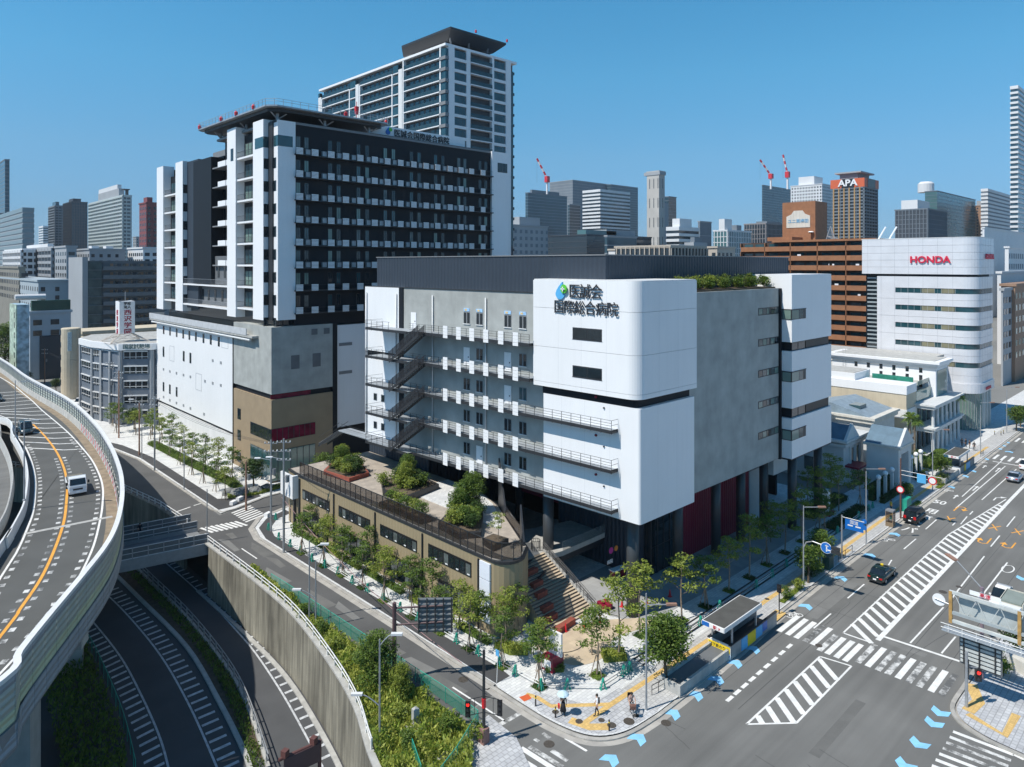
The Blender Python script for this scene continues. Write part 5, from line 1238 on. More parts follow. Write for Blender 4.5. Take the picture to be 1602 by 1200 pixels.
for z0, z1 in ((13.6, 14.7), (17.6, 18.7), (21.6, 22.7), (25.6, 26.7), (29.5, 30.6)):
    part('strip_glazing', rc(HX + .15, HY + .15, 186.3, 58.8, 3.1, z0, z1), GLASS2, hb)
    part('blank_panel', MB().box(HX - .005, HX + .3, 55.0, 58.9, z0 - .02, z1 + .02), MCL, hb)
    for j, y0 in enumerate((43.2, 47.0)): part('blind', MB().W(HX + .12, y0, y0 + 2.6, z0 + .08, z1 - .08, 0, .03), M('tan_blind', (.20, .19, .12), .5, .2, 1), hb)
    m = MB(); y = 43
    while y < 55: m.W(HX + .12, y, y + .06, z0, z1, 0, .04); y += 1.35
    x = 177.5
    while x < 186: m.S(HY + .12, x, x + .06, z0, z1, 0, .04); x += 1.35
    part('mullion_row', m, STEEL, hb, kind='stuff')
part('dark_joint', rc(HX + .6, HY + .6, 186, 61.5, 2.6, 33.2, 33.7), DARK, hb)
for j in range(5):
    z0 = 33.7 + j * 1.6; part('cladding_band', rc(HX - .1, HY - .1, 186.9, 62.2, 3.3, z0 + .02, z0 + 1.58), MCL, hb)
m = MB(); y = 43.5
while y < 62: m.W(HX - .1, y, y + .03, 33.7, 41.7, 0, .012); y += 2.9
x = 177.5
while x < 186: m.S(HY - .1, x, x + .03, 33.7, 41.7, 0, .012).S(HY, x, x + .03, 10.2, 33.2, 0, .012); x += 2.2
y = 43.5
while y < 59: m.W(HX, y, y + .03, 10.2, 33.2, 0, .012); y += 2.9
part('cladding_joint', m, STEEL, hb, kind='stuff')
part('cap', rc(HX - .15, HY - .15, 187, 62.3, 3.4, 41.7, 41.85), WHITE2, hb)
part('stair_shaft', MB().box(HX + .8, 186, 58.9, 61.6, 2, 33.2), GLASS, hb)
m = MB()
for k in range(30): m.W(HX + .8, 59.1, 61.3, 5 + k * .95, 5.35 + k * .95, 0, .05)
part('louvre_row', m, F_LV, hb, kind='stuff')
part('canopy_drum', rc(HX - .3, HY - .3, 186.5, 58.8, 3.6, 8.2, 10.2), MCL, hb)
part('ground_glazing', rc(HX + .5, HY + .5, 186, 54, 3.0, .15, 8.2), CLEARG, hb)
m = MB()
for k in range(8): a_ = k * math.pi / 16; m.tube((HX + 3.5 - 3.02 * math.cos(a_), HY + 3.5 - 3.02 * math.sin(a_), .15), (HX + 3.5 - 3.02 * math.cos(a_), HY + 3.5 - 3.02 * math.sin(a_), 8.2), .06, k=4)
part('mullion_row', m, STEEL, hb)
for x in (179.5, 182, 184.5): part('ground_column', MB().box(x, x + .6, HY + .05, HY + .6, .15, 8.2), STONE, hb)
HRED = M('letter_red', (.62, .02, .06), .4, 0)
textpart('HONDA', 2.1, .12, HRED, hb, (HX - .28, 47.9, 36.9), 'W', 'lettering', sx=1.02, bold=.05)
textpart('HONDA', 1.5, .1, HRED, hb, (182.6, HY - .3, 37.6), 'S', 'lettering', sx=1.2, bold=.06)
textpart('HONDA', .9, .05, HRED, hb, (180.8, HY - .45, 8.9), 'S', 'lettering', sx=1.2, bold=.03)
# roof aerial horns
m = MB(); m.tube((HX + 4, 60, 41.8), (HX + 4.5, 58.5, 44.8), .18).tube((HX + 4.6, 57.8, 41.8), (HX + 5.1, 56.3, 44.8), .18); part('roof_fin', m, WHITE, hb)

bf = thing('brown_apartment_block', 'brown tiled apartment block with continuous balconies behind the hospital', 'apartment block', (205, 72, 0))
BX, BY = 205.6, 70.0
part('body', MB().box(BX + 1.2, BX + 14, BY + .5, 110.4, 0, 42.6), BROWN2, bf)
part('end_wall', MB().box(BX, BX + 14, BY - .1, BY + .5, 0, 43), BROWN, bf)
part('roof_edge', MB().box(BX - .2, BX + 14, BY, 100, 42.6, 43.2), BROWN, bf)
part('roof_house', MB().box(BX + 5, BX + 13, 96, 104, 43.2, 44.4), BROWN, bf)
ygr = [BY + i * 8.1 for i in range(6)]
for i in range(12):
    z = 42.9 - (i + 1) * 2.85
    if z < 8: break
    for y0, y1 in zip(ygr, ygr[1:]):
        part('balcony_front', MB().box(BX, BX + .15, y0 + .12, y1 - .12, z - .35, z + 1.25), BROWN, bf)
        part('balcony_window', MB().W(BX + 1.2, y0 + .8, y0 + 3.6, z, z + 2.1, 0, .05).W(BX + 1.2, y0 + 4.4, y0 + 7.2, z, z + 2.1, 0, .05), GLASS2 if (i * 3 + int(y0)) % 4 else GLASSC, bf)
    part('balcony_slab', MB().box(BX, BX + 1.2, BY, ygr[-1], z - .35, z - .2), BROWN, bf)
    m = MB()
    for y0 in ygr: m.box(BX + .02, BX + 1.2, y0 - .1, y0 + .1, z + 1.2, z + 2.5)
    part('divider', m, BROWN, bf)
m = MB(); rnd = random.Random(3)
for k in range(16):
    i = rnd.randrange(1, 9); y0 = rnd.choice(ygr[:4]) + rnd.uniform(.5, 5); z = 42.9 - (i + 1) * 2.85
    m.box(BX + .3, BX + .35, y0, y0 + rnd.uniform(.5, 1.4), z + 1.15, z + 1.7)
part('hung_laundry', m, CLOTHW, bf, kind='stuff')
# left part behind
bl = thing('brick_roof_tower', 'brown brick rooftop tower with a pale arched advertising board', 'rooftop tower', (226, 100, 40))
X0, Y0 = 219, 92.4
part('tower_body', MB().box(X0, X0 + 9, Y0, Y0 + 10.6, 38, 55.8), BROWN, bl)
m = MB(); m.v = []
for d in (0, .12):
    for (y, z) in ((1.6, 47.6), (9.2, 47.6), (9.2, 51.2), (7.6, 51.9), (6.8, 53.0), (4.0, 53.0), (3.2, 51.9), (1.6, 51.2)): m.v.append((X0 - .02 - d, Y0 + y, z))
m.f = [tuple(range(8, 16)), tuple(range(7, -1, -1))] + [(i, (i + 1) % 8, 8 + (i + 1) % 8, 8 + i) for i in range(8)]
bo = part('arched_board', m, OFFWHITE, bl, fix=True)
textpart('ユニ東梅田', 1.35, .03, M('faded_blue', (.20, .42, .62), .6, 0), bo, (X0 - .2, Y0 + 5.4, 49.6), 'W', 'lettering', bold=.02)
part('dish', MB().lathe((X0 - .4, Y0 + 1.2, 46), [(.9, 0), (.5, .3)], 10), WHITE, bl)
part('step_block', MB().box(X0 - 1, X0 + 4, Y0 + 1, Y0 + 8, 42, 45.6), BROWN, bl)
m = MB(); m.path([(216, 88, 43), (216, 86.5, 47.5), (216, 85, 43), (216, 87.5, 44.6), (216, 83, 43.2)], .14, 4); m.path([(217, 86, 43), (216, 86.5, 47.5)], .12, 4); part('dish_mast', m, STEEL, bl)

wh = thing('wedding_hall', 'white and cream banquet hall with cornices, roof court and colonnaded street front', 'banquet hall', (142, 43, 0))
HXX, HYY = 142.0, 43.1
m = MB().box(HXX, 147.5, HYY, 62, 0, 11.7); part('cream_wing', m, CREAM, wh)
part('cream_band', MB().box(HXX - .12, 147.6, HYY - .1, 62, 11.7, 13.3), WHITE, wh)
part('string_course', MB().box(HXX - .14, 147.6, HYY - .12, 62, 7.2, 8.9), WHITE2, wh)
part('string_course', MB().box(HXX - .12, 147.6, HYY - .1, 62, 3.4, 4.0), STONE, wh)
part('wing_roof', MB().box(HXX + .5, 157, HYY + .6, 56, 12.3, 12.4), CONC2, wh)
part('roof_block', MB().box(HXX + .2, 150, 52.3, 62, 12.4, 14.6), WHITE, wh); part('roof_block_top', MB().box(HXX + .5, 149.7, 52.6, 62, 14.6, 14.7), CONC2, wh)
part('court_screen', MB().box(150.5, 150.7, 44.5, 52.0, 12.4, 13.8), M('teal_screen', (.03, .22, .16), .3, .3, 1), wh)
for y in (58, 57.3, 56.5, 51.2, 50.4): part('wall_lamp', MB().box(HXX - .35, HXX - .1, y, y + .25, 7.0, 7.3), DKSTEEL, wh)
win('W', HXX, 58.2, 60.2, 6.4, 7.15, wh, n=1); win('S', HYY, 143, 143.8, 4.6, 7.0, wh, n=1); win('S', HYY, 145.5, 146.3, 4.6, 7.0, wh, n=1); win('S', HYY, 143, 143.8, .8, 3.2, wh, n=1); win('S', HYY, 145.5, 146.3, .8, 3.2, wh, n=1)
# white upper block
part('upper_block', MB().box(157, 165, 42.3, 62.5, 0, 15.6), WHITE, wh)
part('cornice', MB().box(156.3, 165.4, 41.7, 63.2, 15.6, 16.0), WHITE, wh); part('cornice', MB().box(156.6, 165.2, 42.0, 62.9, 15.1, 15.6), WHITE2, wh); part('cornice', MB().box(156.0, 165.6, 41.4, 63.5, 16.0, 16.5), WHITE, wh); part('roof', MB().box(157, 165, 42.5, 62, 16.5, 16.6), CONC2, wh)
for y in (44.7, 47.2, 49.7, 52.2, 54.7, 57.2):
    win('W', 157, y, y + .6, 14.0, 15.0, wh, n=1); win('W', 157, y, y + .6, 10.9, 13.5, wh, n=1)
part('mid_cornice', MB().box(155.2, 157, 43.4, 54.5, 10.6, 11.1).box(155.4, 157, 43.6, 54.4, 9.0, 10.6), WHITE, wh)
part('ladder', MB().box(156.7, 156.75, 59.6, 59.65, 11, 17.6).box(156.7, 156.75, 60.1, 60.15, 11, 17.6), STEEL, wh)
part('glass_front', MB().box(157.8, 164.4, 42.2, 42.3, 4, 14.6), CLEARG, wh)
part('rear_block', MB().box(157, 172, 62.5, 72, 0, 14.6), OFFWHITE, wh); part('rear_roof', MB().box(163, 173, 45, 72, 15.8, 16.3), CONC2, wh)
part('entrance_wing', MB().box(147.5, 157, 43.3, 52, 0, 9.5), OFFWHITE, wh); part('entrance_glass', MB().box(147.7, 156.8, 43.1, 43.3, 5.5, 11.6), CLEARG, wh)
for z in (4.3, 8.6): part('colonnade_slab', MB().box(147.0, 166, 39.9, 43.3, z, z + .55).box(146.7, 166.3, 39.6, 43.3, z + .55, z + .85), STONE, wh)
cmw = MB().lathe((0, 0, 0), [(.28, 0), (.24, 4.1)], 10).mesh('column', STONE)
for i in range(7):
    for z in (.15, 5.1 - .5): inst('column', cmw, wh, (148.2 + i * 2.8, 40.4, z), sc=(1, 1, 1.0 if z < 1 else .97))
for i in range(6): part('colonnade_window', MB().box(148.7 + i * 2.8, 150.3 + i * 2.8, 43.0, 43.12, .3, 3.8).box(148.7 + i * 2.8, 150.3 + i * 2.8, 43.0, 43.12, 5, 8.2), GLASS, wh)
part('court_rail', MB().box(150, 157, 43.5, 43.6, 12.4, 13.2), CLEARG, wh)

def gable_roof(mb_, x0, x1, y0, y1, z0, zr, along='x'):
    n = len(mb_.v)
    if along == 'x': ym = (y0 + y1) / 2; mb_.v += [(x0, y0, z0), (x1, y0, z0), (x1, y1, z0), (x0, y1, z0), (x0, ym, zr), (x1, ym, zr)]; mb_.f += [(n, n + 1, n + 5, n + 4), (n + 3, n + 4, n + 5, n + 2), (n, n + 4, n + 3), (n + 1, n + 2, n + 5), (n + 3, n + 2, n + 1, n)]
    else: xm = (x0 + x1) / 2; mb_.v += [(x0, y0, z0), (x1, y0, z0), (x1, y1, z0), (x0, y1, z0), (xm, y0, zr), (xm, y1, zr)]; mb_.f += [(n, n + 1, n + 4), (n + 1, n + 2, n + 5, n + 4), (n + 2, n + 3, n + 5), (n + 3, n, n + 4, n + 5), (n + 3, n + 2, n + 1, n)]
    return mb_
ch = thing('chapel_pavilion', 'small classical stone pavilion with blue slate roof and cornice beside the hospital', 'chapel', (120, 44.5, 0))
part('wall', MB().box(116.5, 125, 44.6, 56, .1, 6.3), STONE, ch)
part('cornice', MB().box(116.0, 125.5, 44.1, 56.5, 6.3, 6.8).box(115.7, 125.8, 43.8, 56.8, 7.1, 7.5), STONE, ch)
part('frieze', MB().box(116.3, 125.2, 44.4, 56.2, 6.8, 7.1), OFFWHITE, ch)
part('slate_roof', gable_roof(MB(), 116.4, 121.0, 44.4, 55, 7.5, 9.6, 'y'), SLATE, ch, fix=True); part('pediment', gable_roof(MB(), 115.9, 121.5, 44.0, 44.4, 7.5, 9.9, 'y'), STONE, ch, fix=True)
part('roof_equipment', MB().box(118, 121, 50, 54, 8.5, 9.8), STEEL, ch)
for x in (118.6, 120.8, 123): part('pilaster', MB().box(x, x + .45, 44.3, 44.6, .1, 6.3), STONE, ch)
win('S', 44.6, 119.3, 120.6, .8, 5.6, ch, GLASS2, n=1); win('S', 44.6, 121.5, 122.8, .8, 5.6, ch, GLASS2, n=1)
win('W', 116.5, 49.5, 51, 1.6, 3.8, ch, GLASSC, n=1); win('W', 116.5, 54.0, 55.2, 2.4, 4.4, ch, GLASSC, n=1)
ch2 = thing('chapel_hall', 'larger classical hall with low slate roof and skylight behind the small pavilion', 'chapel', (134, 52, 0))
part('wall', MB().box(128.5, 140, 44.5, 58, .1, 8.2), STONE, ch2); part('cornice', MB().box(128.0, 140.4, 44.0, 58.5, 8.2, 8.9).box(127.7, 140.6, 43.7, 58.7, 8.9, 9.3), OFFWHITE, ch2)
part('slate_roof', gable_roof(MB(), 128.4, 140, 44.8, 58, 9.3, 11.0, 'x'), M('pale_slate', (.20, .27, .33), .5, .15, 1), ch2, fix=True)
sl = part('skylight', MB().box(131, 134, 47.3, 49.2, 9.9, 10.6), GLASS2, ch2); 
cu = thing('bell_cupola', 'open stone bell cupola with grey pyramid roof above the small chapel', 'cupola', (122, 53, 9.5))
cxx, cyy = 122.4, 53.6
part('base', MB().box(cxx - 1.9, cxx + 1.9, cyy - 1.9, cyy + 1.9, 7.5, 10.0), STONE, cu)
for dx in (-1.3, 1.3):
    for dy in (-1.3, 1.3): part('column', MB().lathe((cxx + dx, cyy + dy, 10.0), [(.3, 0), (.27, 3.4)], 10), STONE, cu)
m = MB(); m.v = [(cxx - 2.1, cyy - 2.1, 13.8), (cxx + 2.1, cyy - 2.1, 13.8), (cxx + 2.1, cyy + 2.1, 13.8), (cxx - 2.1, cyy + 2.1, 13.8), (cxx, cyy, 16.6)]; m.f = [(3, 2, 1, 0), (0, 1, 4), (1, 2, 4), (2, 3, 4), (3, 0, 4)]
part('cupola_entablature', MB().box(cxx - 1.9, cxx + 1.9, cyy - 1.9, cyy + 1.9, 13.3, 13.8), STONE, cu); part('pyramid_roof', m, SLATE, cu, fix=True)
part('bell', MB().lathe((cxx, cyy, 11.6), [(.5, 0), (.35, .5), (.15, .8)], 10), DKSTEEL, cu)
ag = thing('gate_arch', 'tall stone gateway with blue slate gabled top on the avenue pavement edge', 'gateway', (122, 39.5, .12))
part('pier', MB().box(120.2, 121.5, 37.6, 42.4, .12, 5.6), STONE, ag); part('pier', MB().box(125.0, 126.2, 37.6, 42.4, .12, 5.6), STONE, ag)
part('arch_lintel', MB().box(120.2, 126.2, 37.6, 42.4, 5.6, 6.6), STONE, ag); part('cornice', MB().box(119.8, 126.6, 37.2, 42.8, 6.6, 7.0), OFFWHITE, ag)
part('slate_roof', gable_roof(MB(), 120.0, 126.4, 37.7, 42.6, 7.0, 9.4, 'y'), SLATE, ag, fix=True); part('pediment', gable_roof(MB(), 119.8, 126.6, 37.3, 37.7, 7.0, 9.6, 'y'), STONE, ag, fix=True)
part('inner_wall', MB().box(121.5, 125, 41.9, 42.2, .12, 5.6), OFFWHITE, ag)
part('curtain', MB().lathe((123.3, 40, .3), [(.5, 0), (.15, 3.2)], 8), STONE, ag)
single('red_awning', MB().box(117, 121.2, 42.4, 44.6, 3.0, 3.3), RED, 'dark red awning over the pavilion door', 'awning')

# ================================================================== generic city buildings
def bands(t, X0, X1, Y0, Y1, zt, z0, fh, wallm, glassm, style, wf=.55):
    """walls with real window geometry; the many small panes are one part"""
    body = part('wall', MB().box(X0, X1, Y0, Y1, 0, zt), wallm if style in ('grid', 'punch') else glassm, t)
    m = MB(); n = max(1, int((zt - z0) / fh))
    if style == 'band':
        for i in range(n + 1):
            z = zt - i * fh; m.box(X0 - .5, X1 + .3, Y0 - .5, Y1 + .3, z - fh * (1 - wf), z)
        part('spandrel_band', m, wallm, t, kind='stuff')
    elif style == 'balc':
        for i in range(n + 1): z = zt - i * fh; m.box(X0 - 1.2, X1, Y0 - 1.2, Y1, z - fh * .42, z)
        q = Y0 - 1.2
        k = max(2, int((Y1 - Y0) / 7))
        for j in range(k + 1): y = Y0 - 1.2 + (Y1 - Y0) * j / k; m.box(X0 - 1.3, X0, y, y + .5, z0, zt)
        k = max(2, int((X1 - X0) / 7))
        for j in range(k + 1): x = X0 - 1.2 + (X1 - X0) * j / k; m.box(x, x + .5, Y0 - 1.3, Y0, z0, zt)
        part('balcony_band', m, wallm, t, kind='stuff')
    elif style in ('grid', 'punch'):
        pitch = 3.4 if style == 'grid' else 4.6
        for i in range(n):
            z = zt - 1.0 - i * fh - fh * .8
            y = Y0 + .8
            while y < Y1 - 1: m.W(X0, y, y + pitch * wf, z, z + fh * .5, 0, .08); y += pitch
            x = X0 + .8
            while x < X1 - 1: m.S(Y0, x, x + pitch * wf, z, z + fh * .5, 0, .08); x += pitch
        part('window', m, glassm, t, kind='stuff')
    elif style == 'fins':
        y = Y0
        while y < Y1: m.box(X0 - .5, X0, y, y + .5, z0, zt); y += 2.6
        x = X0
        while x < X1: m.box(x, x + .5, Y0 - .5, Y0, z0, zt); x += 2.6
        part('fin', m, wallm, t, kind='stuff')
        m = MB()
        for i in range(n): z = zt - i * fh; m.box(X0 - .25, X1, Y0 - .25, Y1, z - .5, z)
        part('floor_edge', m, wallm, t, kind='stuff')
    elif style == 'glass':
        for i in range(n): z = zt - i * fh; m.box(X0 - .15, X1 + .1, Y0 - .15, Y1, z - .45, z)
        part('floor_edge', m, wallm, t, kind='stuff')
def far(name, label, uc, u0, u1, vt, d, wallm, glassm, style, fh=3.6, wf=.5, cat='office tower', top=None, depth=None, zlow=None):
    x, y = DP(uc, d); zt = ZV(vt, d)
    y1 = OX(u0, 400, x)[0] if u0 < uc - .5 else y + (depth or 22)
    x1 = OY(u1, 400, y)[0] if u1 > uc + .5 else x + (depth or 22)
    t = thing(name, label, cat, (x, y, 0))
    bands(t, x, x1, y, y1, zt, zlow if zlow is not None else max(0, 36 - (430 - 413) * d / 1088 - 12), fh, wallm, glassm, style, wf)
    part('roof_coping', MB().box(x - .4, x1 + .4, y - .4, y1 + .4, zt, zt + .8), wallm, t)
    if top:
        for (fa, fb, ga, gb, h, mt) in top: part('roof_house', MB().box(x + (x1 - x) * fa, x + (x1 - x) * fb, y + (y1 - y) * ga, y + (y1 - y) * gb, zt + .8, zt + h), mt, t)
    return t, (x, y, x1, y1, zt)
F1 = M('tower_blue_glass', (.025, .06, .085), .12, .25, .05, spec=.8); F2 = M('tower_dark_glass', (.02, .03, .04), .12, .25, .05, spec=.8)
F3 = M('tower_grey', (.33, .35, .37), .7, .06, .1); F4 = M('tower_white', (.66, .67, .68), .6, .04, .1); F5 = M('tower_beige', (.47, .42, .36), .7, .06, .1)
F6 = M('tower_mid', (.16, .19, .22), .6, .08, .1); F7 = M('tower_red', (.22, .06, .06), .6, .08, .1); F8 = M('tower_brown', (.30, .17, .10), .7, .08, .1); F9 = M('tower_dark', (.045, .055, .07), .6, .06, .1); F10 = M('tower_teal', (.07, .16, .17), .2, .2, .05, spec=.8)
RH = lambda h=3, mt=None: [(.2, .7, .2, .7, h, mt or F3)]
# --- left skyline
far('glass_tower', 'dark teal glass tower cut by the left edge, tallest of the left skyline', 8, -40, 15, 250, 700, F6, F1, 'glass', 4)
far('office_slab', 'wide grey banded office block with curved end below the teal tower at far left', 36, -60, 53, 326, 560, M('blue_grey_metal', (.20, .27, .30), .4, .05, .1), F3, 'band', 4.2, .35, top=[(.1, .8, .3, .9, 3, F9)])
far('small_office_tower', 'small pale banded tower between the grey office block and the blue twin towers', 68, 61, 77, 354, 1100, F4, F1, 'band', 4)
far('apartment_tower', 'left, narrower of the dark blue twin apartment towers', 87, 77, 98, 322, 900, F6, F1, 'balc', 3.4, cat='apartment tower', top=RH(6, F1))
far('apartment_tower', 'right, taller of the dark blue twin apartment towers', 112, 99, 137, 316, 820, F9, F1, 'fins', 3.4, cat='apartment tower', top=RH(5, F9))
t_, (x, y, x1, y1, zt) = far('apartment_tower', 'pale green-grey apartment tower with stepped top and a small helipad roof', 193, 140, 206, 306, 620, M('pale_green_grey', (.46, .52, .52), .6, .05, .1), M('grey_recess', (.14, .17, .19), .3, .2, .3), 'balc', 3.3, cat='apartment tower', top=[(.15, .8, .15, .75, 8, F3), (.2, .7, .2, .75, 12, F4)])
part('helipad_roof', MB().box(x + .5, x1 - 1, y + 1, y + 9, zt + 5.5, zt + 6.3).box(x + 3, x + 5, y + 3, y + 6, zt, zt + 5.5), DKSTEEL, t_)
far('apartment_tower', 'dark red apartment tower left of the hospital tower', 229, 218, 246, 318, 420, F7, F2, 'grid', 3.3, .45, cat='apartment tower', top=RH(4, F7))
far('small_office_tower', 'slim grey tower just left of the dark red tower', 213, 208, 218, 371, 900, F3, F1, 'grid')
# --- left middle rows
far('apartment_block', 'white apartment block with dark bays and open stair at the left, farther row', 84, 36, 102, 388, 330, F3, F2, 'balc', 3.1, cat='apartment block', top=[(.1, .6, .2, .9, 2.5, F4)])
far('apartment_block', 'grey and dark striped block with small windows at the left edge', 36, 8, 55, 391, 350, F4, F9, 'balc', 3.1, cat='apartment block')
far('apartment_block', 'pale block with external zigzag stair right of the striped block', 104, 86, 120, 387, 300, F3, F2, 'punch', 3.1, cat='apartment block')
far('apartment_block', 'pale panelled block with small round tanks, behind the grey flats', 140, 118, 196, 391, 330, F3, F2, 'grid', 3.1, .4, cat='apartment block', top=[(.1, .3, .1, .3, 2, F4), (.5, .7, .1, .3, 2, F4)])
far('apartment_block', 'white grid-fronted block tucked beside the hospital tower', 224, 200, 248, 389, 330, F4, F2, 'grid', 3.1, .6, cat='apartment block')
far('low_block', 'plain beige low block at the far left edge', 30, -60, 40, 420, 290, M('drab_beige', (.22, .21, .18), .8, .1, .3), F2, 'punch', 3.2, cat='building', zlow=20)
far('apartment_block', 'pale grey slab with a dark stair slot at the left', 60, -60, 111, 441, 262, M('pale_blue_grey', (.34, .40, .44), .8, .06, .3), F2, 'punch', 3.3, .3, cat='apartment block', zlow=6)
# grey flats with open galleries, near
gf = thing('grey_flats', 'long dark grey apartment block with open access galleries behind the signboard tower', 'apartment block', (50, 255, 0))
gx, gy = DP(130, 245); gx1 = OY(256, 400, gy)[0]; gz = ZV(408, 245)
GFM = M('grey_flats_wall', (.13, .145, .16), .8, .1, .4)
part('wall', MB().box(gx, gx1, gy, gy + 14, 0, gz), GFM, gf)
part('end_slab', MB().box(gx - .5, gx + 1.2, gy - 1.4, gy + 20, 0, gz + 1.3), F3, gf)
part('stair_glass', MB().box(gx + 1.3, gx + 5.5, gy - 1.2, gy, 5, gz - .3), M('stair_glazing', (.07, .10, .10), .2, .3, .5), gf)
for i in range(9):
    z = gz - .2 - i * 3.15
    part('gallery_parapet', MB().box(gx + 6, gx1, gy - 1.5, gy - 1.35, z - 3.0, z - 1.75), M('gallery_wall', (.16, .175, .19), .8, .08, .6), gf)
    part('gallery_slab', MB().box(gx + 1.2, gx1, gy - 1.5, gy, z - 3.15, z - 3.0), F6, gf)
    for j in range(7): x = gx + 8.5 + j * (gx1 - gx - 9) / 7; part('door', MB().S(gy, x, x + 1.0, z - 3.0, z - .8, 0, .05), F9 if j % 2 else F8, gf); part('window', MB().S(gy, x + 1.5, x + 2.5, z - 2.0, z - .8, 0, .05), GLASS, gf)
# green-topped block and tile block at the left edge
t_, (x, y, x1, y1, zt) = far('green_topped_block', 'office block with dark green roof storey and pale upper floors at the left', 47, 45, 111, 491, 215, M('pale_blue_wall', (.40, .47, .53), .8, .05, .4), F2, 'punch', 3.3, cat='building', zlow=12, depth=20)
part('green_roof_storey', MB().box(x + .5, x1, y + .5, y1, zt, zt + 4.0), M('dark_green_cladding', (.02, .07, .05), .5, .1, .5), t_)
part('dark_front', MB().box(x + 2.5, x1, y - .35, y, 0, zt - 7), F9, t_); part('roof_tank', MB().tube((x1 - 14, y + 5, zt + 5), (x1 - 6, y + 5, zt + 5), .9, k=10), F4, t_)
tb_ = thing('tile_block', 'narrow block clad in patchy pale green and blue tiles at the left', 'building', (*DP(27, 200), 0))
bx_, by_ = DP(27, 200); bx1 = OY(46, 400, by_)[0]; by1 = OX(17, 400, bx_)[0]
part('wall', MB().box(bx_, bx1, by_, by1, 0, ZV(477, 200)), M('patchy_blue_tile', (.30, .42, .50), .6, .4, .8, detail=1), tb_); part('end_wall', MB().box(bx_ - .3, bx_, by_, by1, 0, ZV(477, 200)), M('patchy_green_tile', (.42, .52, .42), .6, .4, .8, detail=1), tb_)
for i in range(7): part('window', MB().W(bx_ - .3, by_ + 2, by_ + 3, 3 + i * 2.9, 4.6 + i * 2.9, 0, .05), GLASS, tb_)
# cream hall with round stair drum
cd_ = thing('cream_stair_drum', 'cream cylindrical stair tower beside the cream hall, left of the corner school', 'stair tower', (*DP(112, 185), 0))
cx0, cy0 = DP(111, 186); part('drum', MB().lathe((cx0, cy0, 0), [(2.3, 0), (2.3, ZV(514, 186)), (2.1, ZV(514, 186) + .2)], 20), CREAM, cd_, smooth=False)
for i in range(5): part('slot_window', MB().box(cx0 - 2.35, cx0 - 2.1, cy0 - .2, cy0 + .3, 4 + i * 3.3, 5.4 + i * 3.3), GLASS, cd_)
part('sign_strip', MB().box(cx0 - 1.2, cx0 - .3, cy0 - 2.4, cy0 - 2.2, 13, 18), M('pale_sign', (.55, .62, .62), .6, .2, 3), cd_)
far('cream_hall', 'cream hall with long grey roof edge behind the corner school', 131, 117, 262, 523, 190, CREAM, GLASS, 'punch', 30, .3, cat='hall', zlow=12, depth=14)
# ---- corner school with sign tower
ns = thing('corner_school', 'grey five-storey corner school with white window bands and a chamfered front', 'school', (44.5, 172, 0))
NG = M('school_grey_panel', (.14, .17, .21), .7, .1, .8)
q0, q1, q2, q3, q4 = (40.6, 183.5), (43.6, 172.8), (49.0, 168.9), (62.5, 169.2), (40.0, 192)
nz = 18.0
part('wall', MB().prism([q4, q0, q1, q2, q3, (70, 196), (44, 200)], .1, nz - 1.2), NG, ns)
part('roof_band', MB().prism([(q4[0] - .5, q4[1]), (q0[0] - .6, q0[1] - .3), (q1[0] - .5, q1[1] - .6), (q2[0], q2[1] - .7), (q3[0], q3[1] - .7), (70, 196), (44, 200)], nz - 1.2, nz + .2), WHITE, ns)
part('roof', MB().prism([q4, q0, q1, q2, q3, (70, 196), (44, 200)], nz + .2, nz + .25), CONC2, ns)
for (a_, b_, n_, sol) in ((q0, q1, 3, 1), (q1, q2, 1, 0), (q2, q3, 2, 0), (q4, q0, 1, 0)):
    a_ = Vector(a_); b_ = Vector(b_)
    for i in range(n_ + 1): p = a_.lerp(b_, i / n_); part('pilaster', MB().rbox(tuple(p), .7, .7, .1, nz - 1.2, math.atan2((b_ - a_).y, (b_ - a_).x)), F3, ns)
    for f in range(5):
        z = .6 + f * 3.3
        for i in range(n_):
            p = a_.lerp(b_, (i + .12) / n_); q = a_.lerp(b_, (i + .88) / n_)
            part('band', MB().sweep([p, q], [(.05, z + 2.55), (.3, z + 2.55), (.3, z + 2.8), (.05, z + 2.8)]), WHITE2, ns, fix=True)
            if sol and i: continue
            w_ = part('window', MB().sweep([p, q], [(.02, z + 1.0), (.1, z + 1.0), (.1, z + 2.5), (.02, z + 2.5)]), GLASS, ns, fix=True)
            m = MB(); 
            for k in range(5): r_ = p.lerp(q, k / 4); m.sweep([r_, r_ + (q - p).normalized() * .08], [(.1, z + 1.0), (.16, z + 1.0), (.16, z + 2.5), (.1, z + 2.5)])
            m.sweep([p, q], [(.1, z + 1.35), (.15, z + 1.35), (.15, z + 1.45), (.1, z + 1.45)]); part('frame', m, WHITE2, w_, fix=True)
textpart('国家試験場', 1.15, .05, M('dark_teal_letter', (.03, .10, .12), .5, 0), ns, (46.1, 169.85, nz - .45), 'A', 'lettering', tilt=math.atan2(-3.9, 5.4), bold=.02)
tw = thing('sign_tower', 'white rooftop sign tower on a steel lattice with vertical red lettering', 'sign', (49.5, 175, nz))
sx0, sy0 = DP(196, 160.0)
for ang in (0,): pass
zs0, zs1 = ZV(521, 160), ZV(471, 160)
part('sign_box', MB().box(sx0 - 1.6, sx0 + 1.6, sy0 - 1.6, sy0 + 1.6, zs0, zs1), WHITE, tw)
SR = M('sign_crimson', (.40, .02, .05), .5, 0)
hgt = (zs1 - zs0)
